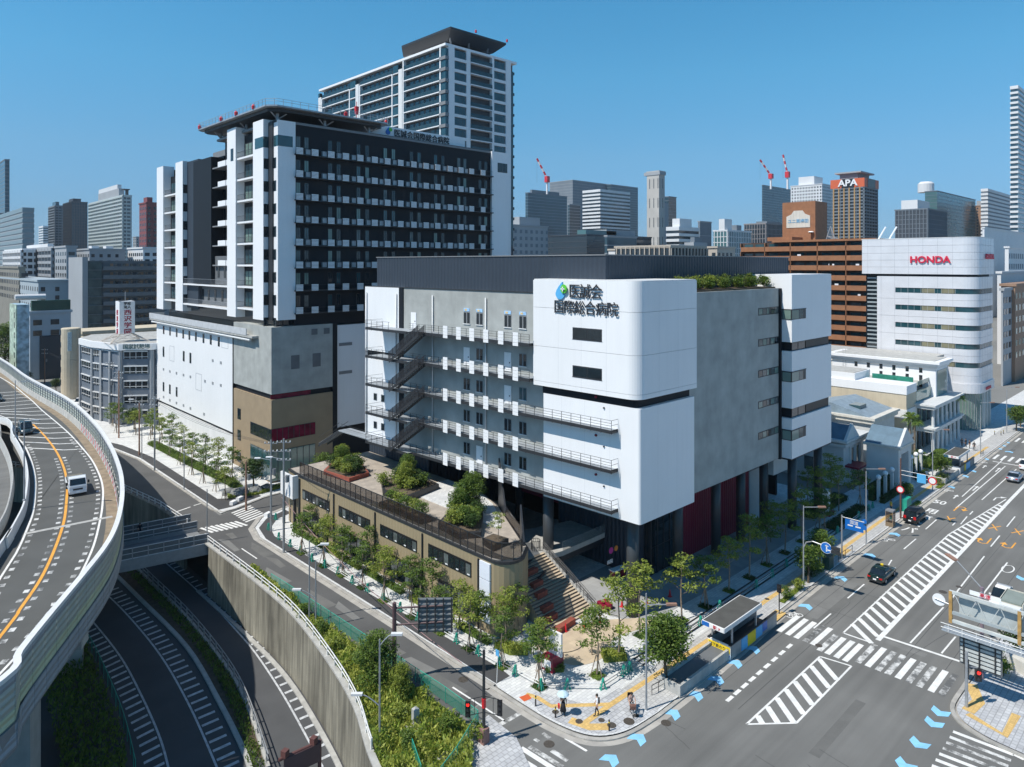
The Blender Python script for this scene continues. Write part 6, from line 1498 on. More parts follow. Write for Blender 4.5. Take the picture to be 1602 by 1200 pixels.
for i, ch_ in enumerate(('西', '沢', '学', '園')):
    z = zs1 - 2.6 - i * 1.45
    textpart(ch_, 1.3, .03, SR, tw, (sx0 + .1, sy0 - 1.64, z), 'S', 'letter', bold=.02, sx=1.3)
    textpart(ch_, 1.3, .04, SR, tw, (sx0 - 1.64, sy0, z), 'W', 'letter', bold=.03)
textpart('学校', .75, .03, SIGNB, tw, (sx0, sy0 - 1.64, zs1 - .55), 'S', 'letter', bold=.02); textpart('法人', .75, .03, SIGNB, tw, (sx0, sy0 - 1.64, zs1 - 1.35), 'S', 'letter', bold=.02)
m = MB(); m.tube((sx0, sy0, zs1), (sx0, sy0, zs1 + 2.2), .06)
m.tube((sx0 - 1.8, sy0 - 1.8, zs1 + .05), (sx0 + 1.8, sy0 + 1.8, zs1 + .05), .08)
part('mast', m, STEEL, tw)
m = MB()
cn = [(-1.3, -1.3), (1.3, -1.3), (1.3, 1.3), (-1.3, 1.3)]
for i in range(4):
    a_, b_ = cn[i], cn[(i + 1) % 4]
    ft = [(sx0 + a_[0] * 3.2, sy0 + a_[1] * 3.2, nz + .2), (sx0 + b_[0] * 3.2, sy0 + b_[1] * 3.2, nz + .2)]; hd_ = [(sx0 + a_[0], sy0 + a_[1], zs0), (sx0 + b_[0], sy0 + b_[1], zs0)]
    m.tube(ft[0], hd_[0], .1, k=4); m.tube(ft[0], hd_[1], .06, k=4); m.tube(ft[1], hd_[0], .06, k=4); m.tube(ft[0], ft[1], .06, k=4)
    md = [tuple((Vector(ft[k]) + Vector(hd_[k])) / 2) for k in (0, 1)]; m.tube(md[0], md[1], .06, k=4); m.tube(ft[0], md[1], .05, k=4)
part('lattice', m, M('old_white_steel', (.50, .45, .40), .7, .2, 1), tw)

# --- centre and right skyline
far('office_building', 'grey concrete office block with square windows right of the residential tower', 803, 803, 857, 353, 420, F3, F6, 'punch', 4.2, .45, cat='office building', depth=40, top=[(.3, .9, .1, .9, 6, F3)])
far('glass_tower', 'blue glass tower under construction carrying a red crane', 826, 822, 887, 302, 900, F6, F1, 'glass', 4, depth=50, top=[(.1, .8, .1, .8, 5, F6)])
far('office_tower', 'slim pale-sided tower between the crane tower and banded tower', 891, 888, 908, 320, 820, F3, F1, 'glass', 3.6)
far('office_tower', 'tall grey tower with rounded top behind the white banded tower', 896, 896, 955, 282, 1100, F3, F6, 'glass', 4.5, depth=50)
far('office_tower', 'dark-sided tower right of the grey rounded tower', 956, 956, 998, 289, 1150, F6, F1, 'glass', 4, depth=50)
far('office_tower', 'white horizontally banded office tower in the middle of the skyline', 939, 912, 985, 297, 760, F4, F2, 'band', 4.0, .5)
far('low_glass_block', 'low dark glass block with a row of blue chillers on its roof', 918, 918, 1019, 368, 480, F9, F2, 'glass', 4, cat='office building', depth=40, top=[(.05, .5, .1, .3, 4, F10), (.35, .8, .1, .4, 5, F3)])
far('mirror_block', 'small mirrored block in front of the low dark glass block', 950, 946, 996, 370, 420, F3, F1, 'glass', 5, cat='office building', depth=20)
t_, (x, y, x1, y1, zt) = far('concrete_tower', 'tall plain concrete slab tower with notched top, slimmest on the skyline', 1031, 1012, 1040, 268, 640, M('pale_tower_concrete', (.45, .43, .40), .8, .08, .1), F2, 'punch', 18, .15)
part('tower_side', MB().box(x1, x1 + 12, y + 4, y1, 0, zt - 28), F3, t_)
part('top_brow', MB().box(x - .5, x1 + .5, y - 1, y1 + 3, zt - 3, zt), F3, t_)
far('office_tower', 'blue-grey stepped tower just right of the plain concrete tower', 1046, 1036, 1058, 308, 800, F6, F1, 'glass', 4)
far('office_building', 'white banded office block, stepped, right of the concrete tower', 1062, 1043, 1093, 356, 520, F4, F2, 'band', 4.2, .5, cat='office building', top=[(.1, .7, .1, .7, 7, F4)])
far('office_building', 'plain pale slab right of the white banded block', 1095, 1092, 1113, 347, 620, F3, F6, 'glass', 12, cat='office building')
far('glass_office', 'teal glazed office block with white roof house', 1138, 1116, 1175, 361, 520, F4, F10, 'fins', 4.2, cat='office building', top=[(.0, .3, .2, .6, 9, F4), (.5, .7, .2, .6, 5, F6)])
far('office_building', 'brown-grey finned office block left of the brick rooftop tower', 1198, 1164, 1240, 350, 640, M('taupe', (.26, .24, .24), .7, .05, .1), F2, 'fins', 4.5, cat='office building', top=RH(3, F6))
far('glass_tower', 'bluish tower under construction carrying two cranes', 1194, 1192, 1238, 290, 1100, F6, F1, 'glass', 4, depth=50)
far('hotel_tower', 'white gridded hotel tower left of the copper striped hotel', 1286, 1237, 1312, 288, 820, F4, F2, 'grid', 3.8, .45, cat='hotel', top=[(.1, .6, .3, .8, 11, F4)])
t_, (x, y, x1, y1, zt) = far('hotel_tower', 'dark hotel tower with copper stripes and an orange band at the top', 1351, 1302, 1372, 292, 700, F6, F2, 'balc', 3.3, cat='hotel')
m = MB(); 
for i in range(6): yy = y + (y1 - y) * (i + .5) / 6; m.box(x - 1.5, x - 1.2, yy, yy + 1.2, 0, zt)
part('copper_stripe', m, M('copper', (.42, .25, .10), .5, .1, .1), t_)
part('orange_band', MB().box(x - 1.3, x1 + 1.3, y - 1.3, y1 + 1.3, zt, zt + 9), ORANGE, t_)
bd = part('black_sign_board', MB().box(x - 1.6, x - 1.3, y + (y1 - y) * .28, y + (y1 - y) * .68, zt, zt + 9).box(x + (x1 - x) * .2, x + (x1 - x) * .75, y - 1.6, y - 1.3, zt, zt + 9), BLACK, t_)
textpart('APA', 9.2, .2, WHITE, bd, (x - 1.9, y + (y1 - y) * .48, zt + 4.6), 'W', 'lettering', sx=1.1, bold=.25)
part('roof_plate', MB().box(x + 1, x1 + 1.5, y + 3, y1 - 2, zt + 15, zt + 16.5), F3, t_); part('roof_house', MB().box(x + 4, x1 - 2, y + 7, y1 - 6, zt + 9, zt + 15), F6, t_)
far('office_building', 'dark grey ribbed office block behind the showroom block', 1451, 1400, 1481, 327, 560, F6, F9, 'fins', 3.8, cat='office building', top=[(.0, .6, .3, .8, 8, F4)])
t_, (x, y, x1, y1, zt) = far('glass_tower', 'dark teal glass office block with a white drum on its roof', 1466, 1447, 1526, 299, 800, F6, F10, 'glass', 4.2, cat='office tower')
part('roof_drum', MB().lathe((x + 9, y + 14, zt), [(8.5, 0), (8.5, 10), (6, 12.5)], 18), F4, t_)
far('round_tower', 'round brown brick tower with white cap, mostly hidden', 1538, 1526, 1545, 322, 900, F8, F2, 'punch', 3.8, .35, cat='office tower', top=[(.1, .9, .1, .9, 7, F3)])
far('hotel_slab', 'long pale horizontally banded slab behind the showroom block', 1545, 1535, 1620, 296, 760, F4, F6, 'band', 4.2, .45, cat='office building', depth=60)
far('white_shed', 'plain white windowless block in front of the banded slab', 1540, 1537, 1640, 357, 460, F4, F4, 'glass', 30, cat='building', depth=40)
far('glass_skyscraper', 'slender blue glass skyscraper cut by the right edge, tallest at right', 1592, 1581, 1660, 135, 560, F4, F1, 'band', 4.0, .55, cat='skyscraper')
far('low_white_block', 'low white rooftops at the right edge beyond the showroom block', 1578, 1572, 1700, 388, 330, F4, F6, 'punch', 5, cat='building', depth=50)
far('rooftop_parking', 'flat white parking roof at the right edge', 1566, 1560, 1700, 428, 250, F4, F3, 'punch', 8, cat='building', depth=50)
t_, (x, y, x1, y1, zt) = far('brown_office', 'brown tiled office block with small square windows at the right edge', 1588, 1566, 1700, 448, 212, M('brown_render', (.30, .19, .13), .8, .05, .5), CLEARG, 'punch', 3.6, .4, cat='office building', zlow=5, depth=40)
far('grey_office', 'narrow grey office block between the showroom block and the brown office', 1569, 1566, 1590, 455, 205, F3, F2, 'grid', 3.4, .6, cat='office building', zlow=5, depth=8)
far('beige_low_block', 'low beige block with columns on the skyline behind the ribbed roof storey', 1049, 1049, 1118, 386, 300, F5, F2, 'fins', 8, cat='building', depth=30)
far('white_low_block', 'low white block at the foot of the skyline left of the beige block', 1004, 1004, 1046, 391, 330, F5, F4, 'glass', 9, cat='building', depth=20)
far('mid_rise', 'pale mid-rise block just left of the brown apartment block', 1122, 1108, 1150, 388, 300, F5, F2, 'grid', 3.4, .5, cat='building', depth=20)
far('mid_rise', 'grey mid-rise with roof plant beside the beige block', 1085, 1072, 1105, 381, 420, F3, F6, 'band', 3.6, .5, cat='building', depth=20, top=RH(4, F6))
# infill of the city behind, low rows down to the horizon
rnd = random.Random(11); nfill = 0
SEENL = {}
for d, n in ((360, 12), (470, 14), (620, 16), (850, 18), (1300, 26)):
    for i in range(n):
        u = -120 + (1840) * (i + rnd.random() * .8) / n; vt = 413 - rnd.uniform(-26, 2) * -1 if False else 413 - rnd.uniform(-14, 10)
        if 560 < u < 900 and d < 500: continue
        w_ = rnd.uniform(26, 60) * d / 400 * .5
        wm_ = rnd.choice([F3, F4, F5, F6, F3]); st_ = rnd.choice(['punch', 'grid', 'band']); 
        lb_ = '%s %s low city block in the %s distance, %s of frame' % (wm_.name.split('_')[1], {'punch': 'square-windowed', 'grid': 'grid-windowed', 'band': 'banded'}[st_], {360: 'nearer', 470: 'near middle', 620: 'middle', 850: 'far', 1300: 'farthest'}[d], ['far left', 'left', 'left of centre', 'centre', 'right of centre', 'right', 'far right'][max(0, min(6, int(u / 229)))])
        SEENL[lb_] = SEENL.get(lb_, 0) + 1
        if SEENL[lb_] > 1: lb_ = lb_.replace('low city block', 'low twin block')
        fb_ = far('low_building', lb_, u, u - rnd.uniform(8, 24), u + rnd.uniform(12, 40), vt, d, wm_, F6, st_, 3.8, .5, cat='building', zlow=4, top=[(.2, .5, .2, .5, 3, F3)])[0]; fb_['group'] = 'distant low city blocks'
# cranes
def crane(u, v, d, h, lean, label):
    x, y = DP(u, d); z = ZV(v, d)
    t = thing('tower_crane', label, 'crane', (x, y, z)); R_ = (.7246, -.689); s = d / 1088
    part('mast', MB().tube((x, y, z - 8 * s), (x, y, z + h * .28 * s), 1.6 * s, k=4), CRANEW, t)
    part('cab', MB().box(x - 3 * s, x + 3 * s, y - 3 * s, y + 3 * s, z + h * .22 * s, z + h * .42 * s), REDP, t)
    a = Vector((x, y, z + h * .35 * s)); b = Vector((x + R_[0] * lean * s, y + R_[1] * lean * s, z + h * s))
    for k in range(6): part('jib_section', MB().tube(a.lerp(b, k / 6), a.lerp(b, (k + 1) / 6), 1.5 * s, k=4), REDP if k % 2 else CRANEW, t)
    part('hook_cable', MB().tube(b, b - Vector((0, 0, h * .8 * s)), .12 * s, k=3), WIRE, t)
crane(856, 296, 900, 48, -16, 'red and white crane on the blue tower left of centre'); crane(1206, 288, 1100, 38, -17, 'left of the two cranes on the bluish tower'); crane(1232, 288, 1100, 46, -7, 'right, taller of the two cranes on the bluish tower')
# ================================================================== VEGETATION
def leafcloud(mb_, rnd, centers, n, size, spread, squash=.7):
    for i in range(n):
        c, r = centers[rnd.randrange(len(centers))]
        while True:
            p = Vector((rnd.uniform(-1, 1), rnd.uniform(-1, 1), rnd.uniform(-1, 1)))
            if p.length < 1: break
        p = p.normalized() * p.length ** .6
        q = Vector(c) + Vector((p.x * r * spread, p.y * r * spread, p.z * r * squash))
        a = Vector((rnd.gauss(0, 1), rnd.gauss(0, 1), rnd.gauss(0, .5))).normalized()
        b = a.cross(Vector((rnd.gauss(0, .6), rnd.gauss(0, .6), 1))).normalized()
        s = size * rnd.uniform(.6, 1.3)
        k = len(mb_.v); mb_.v += [tuple(q - a * s), tuple(q - b * s * .45), tuple(q + a * s), tuple(q + b * s * .45)]; mb_.f.append((k, k + 1, k + 2, k + 3))
def tree_proto(name, seed, h, cr, z0, nl, size, leaf, bark=BARK, tr=.07, stakes=False, layered=False, cat='tree', nb=9, dense=False):
    rnd = random.Random(seed); t = proto(name, cat)
    m = MB(); top = Vector((rnd.uniform(-.15, .15), rnd.uniform(-.15, .15), h * .9)); mid = Vector((rnd.uniform(-.1, .1), rnd.uniform(-.1, .1), z0))
    m.tube((0, 0, -.05), mid, tr * 1.2, tr * .9, 7); m.tube(mid, top, tr * .9, tr * .25, 6)
    cs = []
    for i in range(nb):
        f = (i + .3) / nb; zb = z0 + (h * .85 - z0) * f; a = i * 2.4 + rnd.uniform(-.4, .4)
        R = cr * (.95 - .55 * f) * rnd.uniform(.75, 1.1) if not dense else cr * math.sin(math.pi * (.22 + .7 * f)) * rnd.uniform(.6, .8)
        base = mid.lerp(top, (zb - z0) / (h * .9 - z0)); tip = base + Vector((math.cos(a) * R, math.sin(a) * R, R * (.35 if layered else .5)))
        m.tube(base, tip, tr * .4, tr * .12, 4)
        for k in (.55, .85, 1.05): q = base.lerp(tip, k); cs.append((tuple(q + Vector((rnd.uniform(-.2, .2), rnd.uniform(-.2, .2), .1))), cr * (.33 if not dense else .45) * rnd.uniform(.7, 1.2)))
    cs.append((tuple(top), cr * .3)); cs.append((tuple(top - Vector((0, 0, h * .1))), cr * .4))
    if dense: cs += [((0, 0, z0 + (h - z0) * .5), cr * .75)] * 4
    part('trunk', m, bark, t)
    l = MB(); leafcloud(l, rnd, cs, nl, size, 1.0, .38 if layered else .75); part('crown', l, leaf, t)
    if stakes:
        s = MB()
        for k in range(3): a = k * 2.09; s.tube((math.cos(a) * .5, math.sin(a) * .5, 0), (math.cos(a) * .05, math.sin(a) * .05, 1.5), .035, k=5)
        part('stake', s, BARKP, t)
    return t
YT = [tree_proto('young_tree', 20 + i, 4.6 + .4 * (i % 3), 1.5 + .2 * (i % 2), 1.9, 1150, .115, LEAF if i != 1 else LEAFY, BARKP, .06, True, True) for i in range(3)]
YY = [tree_proto('young_tree', 40 + i, 5.2 + .5 * i, 1.7, 1.9, 1150, .115, LEAFY, BARKP, .06, False, True) for i in range(2)]
RT = [tree_proto('street_tree', 60 + i, 4.4, 1.7, 1.5, 2600, .14, LEAFD if i == 0 else LEAF, BARK, .11, dense=True, nb=11) for i in range(2)]
BT = tree_proto('round_street_tree', 71, 6.0, 2.25, 1.8, 6500, .15, LEAF, BARK, .14, dense=True, nb=14)
SH = [tree_proto('shrub', 80 + i, 1.2, .75, .15, 800, .09, [LEAF, LEAFY, LEAFD][i], BARK, .03, dense=True, nb=7, cat='shrub') for i in range(3)]
BK = tree_proto('bushy_tree', 90, 6.6, 2.5, .8, 6500, .15, LEAFY, BARK, .14, dense=True, nb=14)
BG = tree_proto('big_evergreen', 93, 8.5, 3.0, 1.0, 7500, .17, LEAF, BARK, .18, dense=True, nb=16)
ORD = ['first', 'second', 'third', 'fourth', 'fifth', 'sixth', 'seventh', 'eighth', 'ninth', 'tenth', 'eleventh', 'twelfth', 'thirteenth', 'fourteenth', 'fifteenth', 'sixteenth', 'seventeenth', 'eighteenth', 'nineteenth', 'twentieth']
rnd = random.Random(5)
def row(pts, protos, grp, lab, sc=(.9, 1.12), z=.12):
    for i, p in enumerate(pts):
        put(protos[i % len(protos)], (p[0], p[1], z), rnd.uniform(0, 6.28), lab % ORD[i], rnd.uniform(*sc), group=grp)
rowA = [G(u, v) for u, v in ((472, 867), (506, 887), (535, 902), (567, 921), (601, 942), (645, 967), (690, 992), (735, 1017), (786, 1045), (844, 1077))]
row(rowA, YT, 'staked young trees along the side street', '%s staked tree from the footbridge end, beside the side street kerb', (.98, 1.22))
rowB = [(43.35, y) for y in (84, 79.5, 74.5, 70, 66, 61.5, 57.5, 53.0, 49.8)]
row(rowB, YT[::-1], 'young trees along the tan annex wall', '%s tree from the gate, rising from the hedge before the tan annex', (.9, 1.12))
plaza = [(44.5, 47.6, 'airy tree at the left foot of the grand stair', 1.15), (46.6, 48.4, 'darker tree beside the curved annex end', 1.2), (47.1, 38.8, 'slender tree in the small diamond bed of the corner plaza', .95), (50.4, 39.0, 'pale airy tree right of the sand-coloured plaza', 1.15), (44.2, 42.9, 'thin tree just left of the red and white sign block', 1.0), (49.3, 41.2, 'yellowish tree before the foot of the stair', 1.0)]
for i, (x, y, l, s) in enumerate(plaza): put((YY + YT)[(i * 2) % 5] if i != 1 else YT[0], (x, y, .13), i * 1.3, l, s * (1.0, 1.0, 1.28, 1.28, .95, .85)[i], group='plaza trees')
av = [(55.2, 40.1), (60.6, 38.9), (64.8, 38.8), (69.8, 38.9), (74.4, 38.9), (79.1, 39.1), (84.0, 39.2), (89.0, 39.3), (94.5, 39.3)]
row(av, YY + YT[:1], 'young trees under the hospital front', '%s young tree right of the stair, in the shade line before the red wall', (1.2, 1.5), .13)
row([(86, 42.0), (93.5, 38.2), (99, 41), (104, 40.5), (107.5, 38.8), (103, 44.5), (108.5, 43.5)], [YY[0], YT[0], YY[1]], 'trees by the white pillar sign', '%s tree in the shady beds between hospital and chapel', (1.1, 1.45))
put(BT, (50.5, 33.95, .15), 0, 'large round dark green street tree beside the subway entrance ramp', 1.0)
strt = [(78.1, 33.75, 'street tree just right of the near tall lamp pole', .95), (82.4, 34.2, 'street tree behind the blue round arrow sign', 1.05), (114.2, 34.7, 'small street tree behind the parked black van', .75), (131.3, 34.6, 'street tree before the far subway entrance', 1.0), (181.5, 33.6, 'street tree by the far side street corner', 1.2), (186.5, 33.8, 'outermost street tree on the far pavement', 1.1)]
for i, (x, y, l, s) in enumerate(strt): put(RT[1], (x, y, .13), i, l, s, group='street trees on the avenue')
for i, (x, y, l, s) in enumerate([(72.6, 33.6, 'low round shrub beside the pedestrian signal', 1.0), (75.6, 33.7, 'second low round shrub on the kerb verge', .95), (79.3, 34.0, 'dark shrub under the near street trees', 1.1), (81.0, 33.9, 'shrub touching the green cabinet', 1.0), (128, 34.2, 'shrub at the foot of the lamp before the far subway entrance', 1.1), (130.2, 33.9, 'dark shrub left of the far ramp wall', 1.2), (74.3, 15.2, 'shrub on the far corner by the brown pole', 1.2), (72.8, 14.4, 'second shrub on the far corner, by the concrete planter', 1.0)]):
    put(SH[[0, 1, 2][i % 3]], (x, y, .12), i, l, s, group='kerb verge shrubs')
put(RT[0], (76.5, 14.2, .1), 1, 'small pine-like tree seen below the far gantry', .8, group='street trees on the avenue')
# tower side trees
tw1 = [G(u, v) for u, v in ((236, 688), (250, 700), (266, 714), (282, 728), (300, 744), (318, 757), (338, 770), (352, 783))]
row(tw1, YT, 'young trees in the outer row by the hospital tower', '%s tree of the outer row beside the hospital tower pavement', (1.0, 1.25))
tw2 = [(46.0, y) for y in (116, 122, 128, 134, 140, 146, 152, 158)]
row(tw2, YT, 'young trees close to the tower wall', '%s tree of the inner row against the white tower wall', (1.05, 1.3))
row([(44.6, 166), (42, 172), (43.3, 160), (41, 165)], RT[:1] + YT, 'trees at the end of the tower pavement', '%s leafy tree by the corner school', (1.0, 1.3))
put(BG, (53.2, 98.5, .1), 0, 'bushy bright evergreen between the tan annex and the tan tower base', .8)
put(BK, (50, 101, .1), 2, 'shorter bushy evergreen left of the gate', .62)
put(RT[0], (46.3, 108, .1), 0, 'tree before the tan corner of the tower', 1.2)
# far left park tree
put(BG, (*DP(8, 240), 0), 1, 'broad dark park tree at the left edge', 1.9)
put(RT[0], (*DP(42, 205), 0), 1, 'low bush at the end of the expressway wall', 1.0); put(RT[0], (*DP(88, 195), 0), 1, 'bush beside the cream stair drum', .9)
# terrace planting
for i, (x, y, p_, s, l) in enumerate([(48.3, 83, YT[0], .55, 'small tree in the brick-edged roof planter'), (49.5, 86.5, RT[1], .62, 'leafy tree at the far end of the terrace'), (50.5, 72.5, BK, .50, 'dense tree in the middle roof planter'), (52.3, 74.5, BG, .42, 'dark bushy tree at the back of the middle planter'), (52, 71.3, SH[0], 1.3, 'bush at the near end of the middle planter'), (48.5, 74.5, SH[1], 1.4, 'yellowish bush at the left of the middle planter'), (51.6, 60.9, BG, .52, 'tallest tree in the curved roof planter'), (49.0, 60.2, RT[1], .7, 'light tree at the left of the curved roof planter'), (47.4, 51.9, YY[0], .62, 'single small tree at the rounded end of the terrace'), (46.8, 58.7, SH[1], 1.2, 'low bush by the glass in the curved planter'), (48.8, 57.3, SH[0], 1.3, 'middle low bush in the curved planter'), (50.2, 58.6, SH[2], 1.3, 'dark low bush under the tallest terrace tree')]):
    put(p_, (x, y, 7.95), i, l, s, group='roof terrace plants')
for i, y in enumerate([62.7, 64.2, 65.8, 67.4, 69.0]): put(SH[i % 2], (46.0, y, 7.95), i, '%s bush from the stair in the narrow planter behind the glass' % ORD[i], 1.25, group='bushes in the narrow roof planter')
for i, (x, y) in enumerate([(47.6, 82), (49, 81.8), (50.4, 83.5), (51.2, 85.8), (47.8, 86.2)]): put(SH[(i + 1) % 3], (x, y, 7.9), i, '%s bush around the brick-edged roof planter' % ORD[i], 1.2, group='bushes in the brick roof planter')
r2_ = random.Random(21); k_ = 0
for (cx1, cy1, rx, ry, n) in ((50.9, 72.6, 2.4, 2.6, 9), (49.2, 84.8, 2.2, 2.8, 8), (49.6, 59.6, 2.6, 2.2, 9), (47.6, 57.4, 1.2, 1.6, 4)):
    for i in range(n):
        a_ = i * 2.4; put(SH[i % 3], (cx1 + rx * .8 * math.sqrt((i + .5) / n) * math.cos(a_), cy1 + ry * .8 * math.sqrt((i + .5) / n) * math.sin(a_), 7.95), i, '%s low bush filling the roof planters, counted from the middle planter' % ORD[k_ % 20] if k_ < 20 else '%s low bush from the stair end filling the roof planters' % ORD[k_ - 20], 1.15 + .3 * r2_.random(), group='bushes filling the roof planters'); k_ += 1
put(RT[1], (50.6, 61.0, 7.6), 2, 'full leafy tree beside the tallest terrace tree', .85); put(BK, (49.9, 87.2, 7.5), 1, 'broad bushy tree at the far terrace corner', .5)
# roof garden on the south parapet
rg = thing('roof_garden_bed', 'planted bed behind the grey parapet, right of the white corner box', 'planting bed', (79, 43.5, 32.8))
part('bed', MB().box(66.2, 88.5, 42.6, 46, 32.4, 33.0), EARTH, rg)
for i in range(20):
    x = 66.8 + i * 1.12; put(SH[i % 3], (x, 43.4 + (i % 3) * .6, 32.9), i, '%s shrub from the left along the grey roof parapet' % (ORD[i]), .95 + .5 * ((i * 37) % 10) / 10, group='roof parapet shrubs')
for i, x in enumerate((74.5, 79, 83.5, 85.5)): put(YY[i % 2], (x, 44.6, 31.6), i, '%s taller sapling from the left in the roof parapet bed' % ORD[i], .62, group='roof parapet saplings')
# hedges
def hedge(pts, wd, h, label, leaf=LEAF, z=.12, dens=150, name='hedge', cat='hedge', group=None, size=.1):
    r_ = random.Random(int(pts[0][0] * 100)); m = MB(); L_ = sum((Vector(a[:2]) - Vector(b[:2])).length for a, b in zip(pts, pts[1:]))
    rs = resample(pts, .12)
    for q in rs:
        for k in range(int(dens * .12 * wd * h * 2.2) + 3):
            o = r_.uniform(-wd / 2, wd / 2); zz = h * (1 - r_.random() ** 2.2 * .95) * (1 - .25 * (2 * o / wd) ** 2)
            p = Vector((q[0] + q[3] * o + r_.gauss(0, .05), q[1] - q[2] * o + r_.gauss(0, .05), z + zz))
            a = Vector((r_.gauss(0, 1), r_.gauss(0, 1), r_.gauss(0, .7))).normalized(); b = a.cross(Vector((r_.gauss(0, .7), r_.gauss(0, .7), 1))).normalized(); s = size * r_.uniform(.6, 1.3)
            n = len(m.v); m.v += [tuple(p - a * s), tuple(p - b * s * .5), tuple(p + a * s), tuple(p + b * s * .5)]; m.f.append((n, n + 1, n + 2, n + 3))
    m.sweep(pts, [(-wd * .4, .0), (-wd * .35, h * .6), (wd * .35, h * .6), (wd * .4, 0)], z=z)
    return single(name, m, leaf, label, cat, group)
for i, (y0, y1) in enumerate(((88, 80), (79, 71.5), (70.5, 63), (61.5, 54.5), (53.5, 49.0))): hedge([(43.3 + .012 * (80 - y0), y0), (43.3 + .012 * (80 - y1), y1)], .8, .6, '%s length of low hedge from the gate along the annex' % ORD[i], [LEAF, LEAFY][i % 2], group='low hedges along the annex')
hedge([(44.2, 48.3), (44.3, 46.6), (45.4, 45.6)], 1.5, .7, 'low shrub bed left of the sign block', LEAFY); hedge([(44.6, 42.6), (45.8, 41.6)], 1.5, .6, 'shrub bed around the red and white sign block', LEAF)
hedge([(49.5, 40.1), (51.2, 38.8)], 1.5, .8, 'rounded shrub bed right of the sand-coloured plaza', LEAFY)
for i, p in enumerate(rowA + [(47.1, 38.8)] + av): hedge([(p[0] - .5, p[1]), (p[0] + .5, p[1])], 1.3, .22, 'low green bed at the foot of the %s tree counted from the gate' % ORD[i], [LEAF, LEAFD][i % 2], dens=260, name='tree_bed', cat='planting bed', group='square tree beds', size=.08)
hedge([(96, 38.6), (108, 38.6)], 2.0, .5, 'broad shady planting beside the hospital colonnade end', LEAFD); hedge([(98, 42.5), (110, 42.5)], 2.4, .8, 'dark shrubs before the chapel wall', LEAFD)
hedge([(112, 37.3), (119.5, 37.3)], .8, 1.0, 'clipped dark hedge below the globe lamp pillars', LEAFD); hedge([(112, 38.9), (119.5, 38.9)], 1.0, 2.6, 'tall clipped hedge behind the globe lamp pillars', LEAFD)
hedge([(128, 37.2), (133, 37.2)], .8, 1.0, 'clipped hedge beyond the stone gateway', LEAFD); hedge([(127.5, 38.9), (134, 38.9)], 1.2, 2.6, 'tall hedge behind the far globe lamps', LEAFD)
hedge([(137, 38.0), (147, 38.4)], 2.5, 1.6, 'green shrubbery before the banquet hall colonnade', LEAF)
hedge([(44.4, 109.5), (45, 113), (44.5, 124), (44, 136), (43.5, 150)], 1.8, .7, 'long irregular planting bed along the tower pavement', LEAF)
hedge([(42.0, 107.5), (46, 106.2), (52, 107.2)], 1.6, .5, 'curving low bed at the tan corner of the tower', LEAFY)
hedge([(71.5, 33.7), (76.5, 33.9)], .7, .15, 'grassy kerb verge by the pedestrian signal', LEAFY); hedge([(111, 33.7), (117, 33.7)], .8, .15, 'grassy kerb verge by the parked van', LEAFY); hedge([(126, 33.7), (132, 33.7)], .8, .15, 'grassy kerb verge at the far lamp', LEAFY)
# palms
def palm(x, y, h, label):
    t = thing('palm_tree', label, 'palm', (x, y, .1), 'palms by the banquet hall'); r_ = random.Random(int(h * 10)); m = MB()
    for k in range(6): m.tube((x + .04 * k, y, .1 + h * k / 6), (x + .04 * (k + 1), y, .1 + h * (k + 1) / 6 + .02), .24 - .015 * k, .22 - .015 * k, 8)
    part('trunk', m, BARKP, t); top = Vector((x + .24, y, .1 + h))
    fm = MB()
    for k in range(26):
        a = k * 2.399; el = r_.uniform(-.5, 1.1); L_ = r_.uniform(1.3, 1.9); d = Vector((math.cos(a) * math.cos(el), math.sin(a) * math.cos(el), math.sin(el))); side = Vector((-math.sin(a), math.cos(a), 0))
        pm_ = top + d * L_ * .55; pe = top + d * L_ - Vector((0, 0, .5))
        for s in range(5):
            c = pm_; sp = (s - 2) * .28; e = pe + side * sp * 1.6 - Vector((0, 0, abs(sp) * .5)); n = len(fm.v)
            fm.v += [tuple(top + side * .03), tuple(c + side * (sp * .5 + .1)), tuple(e), tuple(c + side * (sp * .5 - .1))]; fm.f.append((n, n + 1, n + 2, n + 3))
    part('fronds', fm, LEAF, t)
palm(133.5, 40.0, 9.2, 'tall slim palm left of the banquet hall colonnade'); palm(137.5, 40.4, 8.0, 'slightly shorter palm right of the slim palm'); palm(162, 44, 13, 'palm behind the white upper block'); palm(165, 40.5, 8.5, 'palm at the end of the colonnade beside the showroom block'); palm(134.5, 38.8, 2.8, 'low feathery palm before the banquet hall')
# wild green wedge between retaining wall and side street
wedge = [(x + .35, y) for x, y in WALLTOP if 33 < y < 84] + [(34.2, 84), (34.4, 72), (34.8, 56), (35.1, 45.3), (35.0, 40.4), (31.5, 40.6), (27.2, 41.2)]
wpts = [(31.0, 42), (33.3, 84)]
GRN_ = M('grassy_soil', (.10, .13, .03), .95, .35, 1.5, bump=.4, fine=.2)
flat('wild_verge_soil', [(x + .3, y) for x, y in WALLTOP if 33.1 < y < 84] + [(33.9, 84), (34.2, 72), (34.6, 56), (34.9, 45.3), (34.9, 41), (31, 38), (27, 35)], .05, GRN_)
wr = MB(); r_ = random.Random(9)
def wallx(y):
    for a_, b_ in zip(WALLTOP, WALLTOP[1:]):
        if a_[1] <= y <= b_[1]: return a_[0] + (b_[0] - a_[0]) * (y - a_[1]) / (b_[1] - a_[1])
    return 33
from mathutils import noise as mnoise
gm_, gl_ = MB(), MB(); cnt = 0
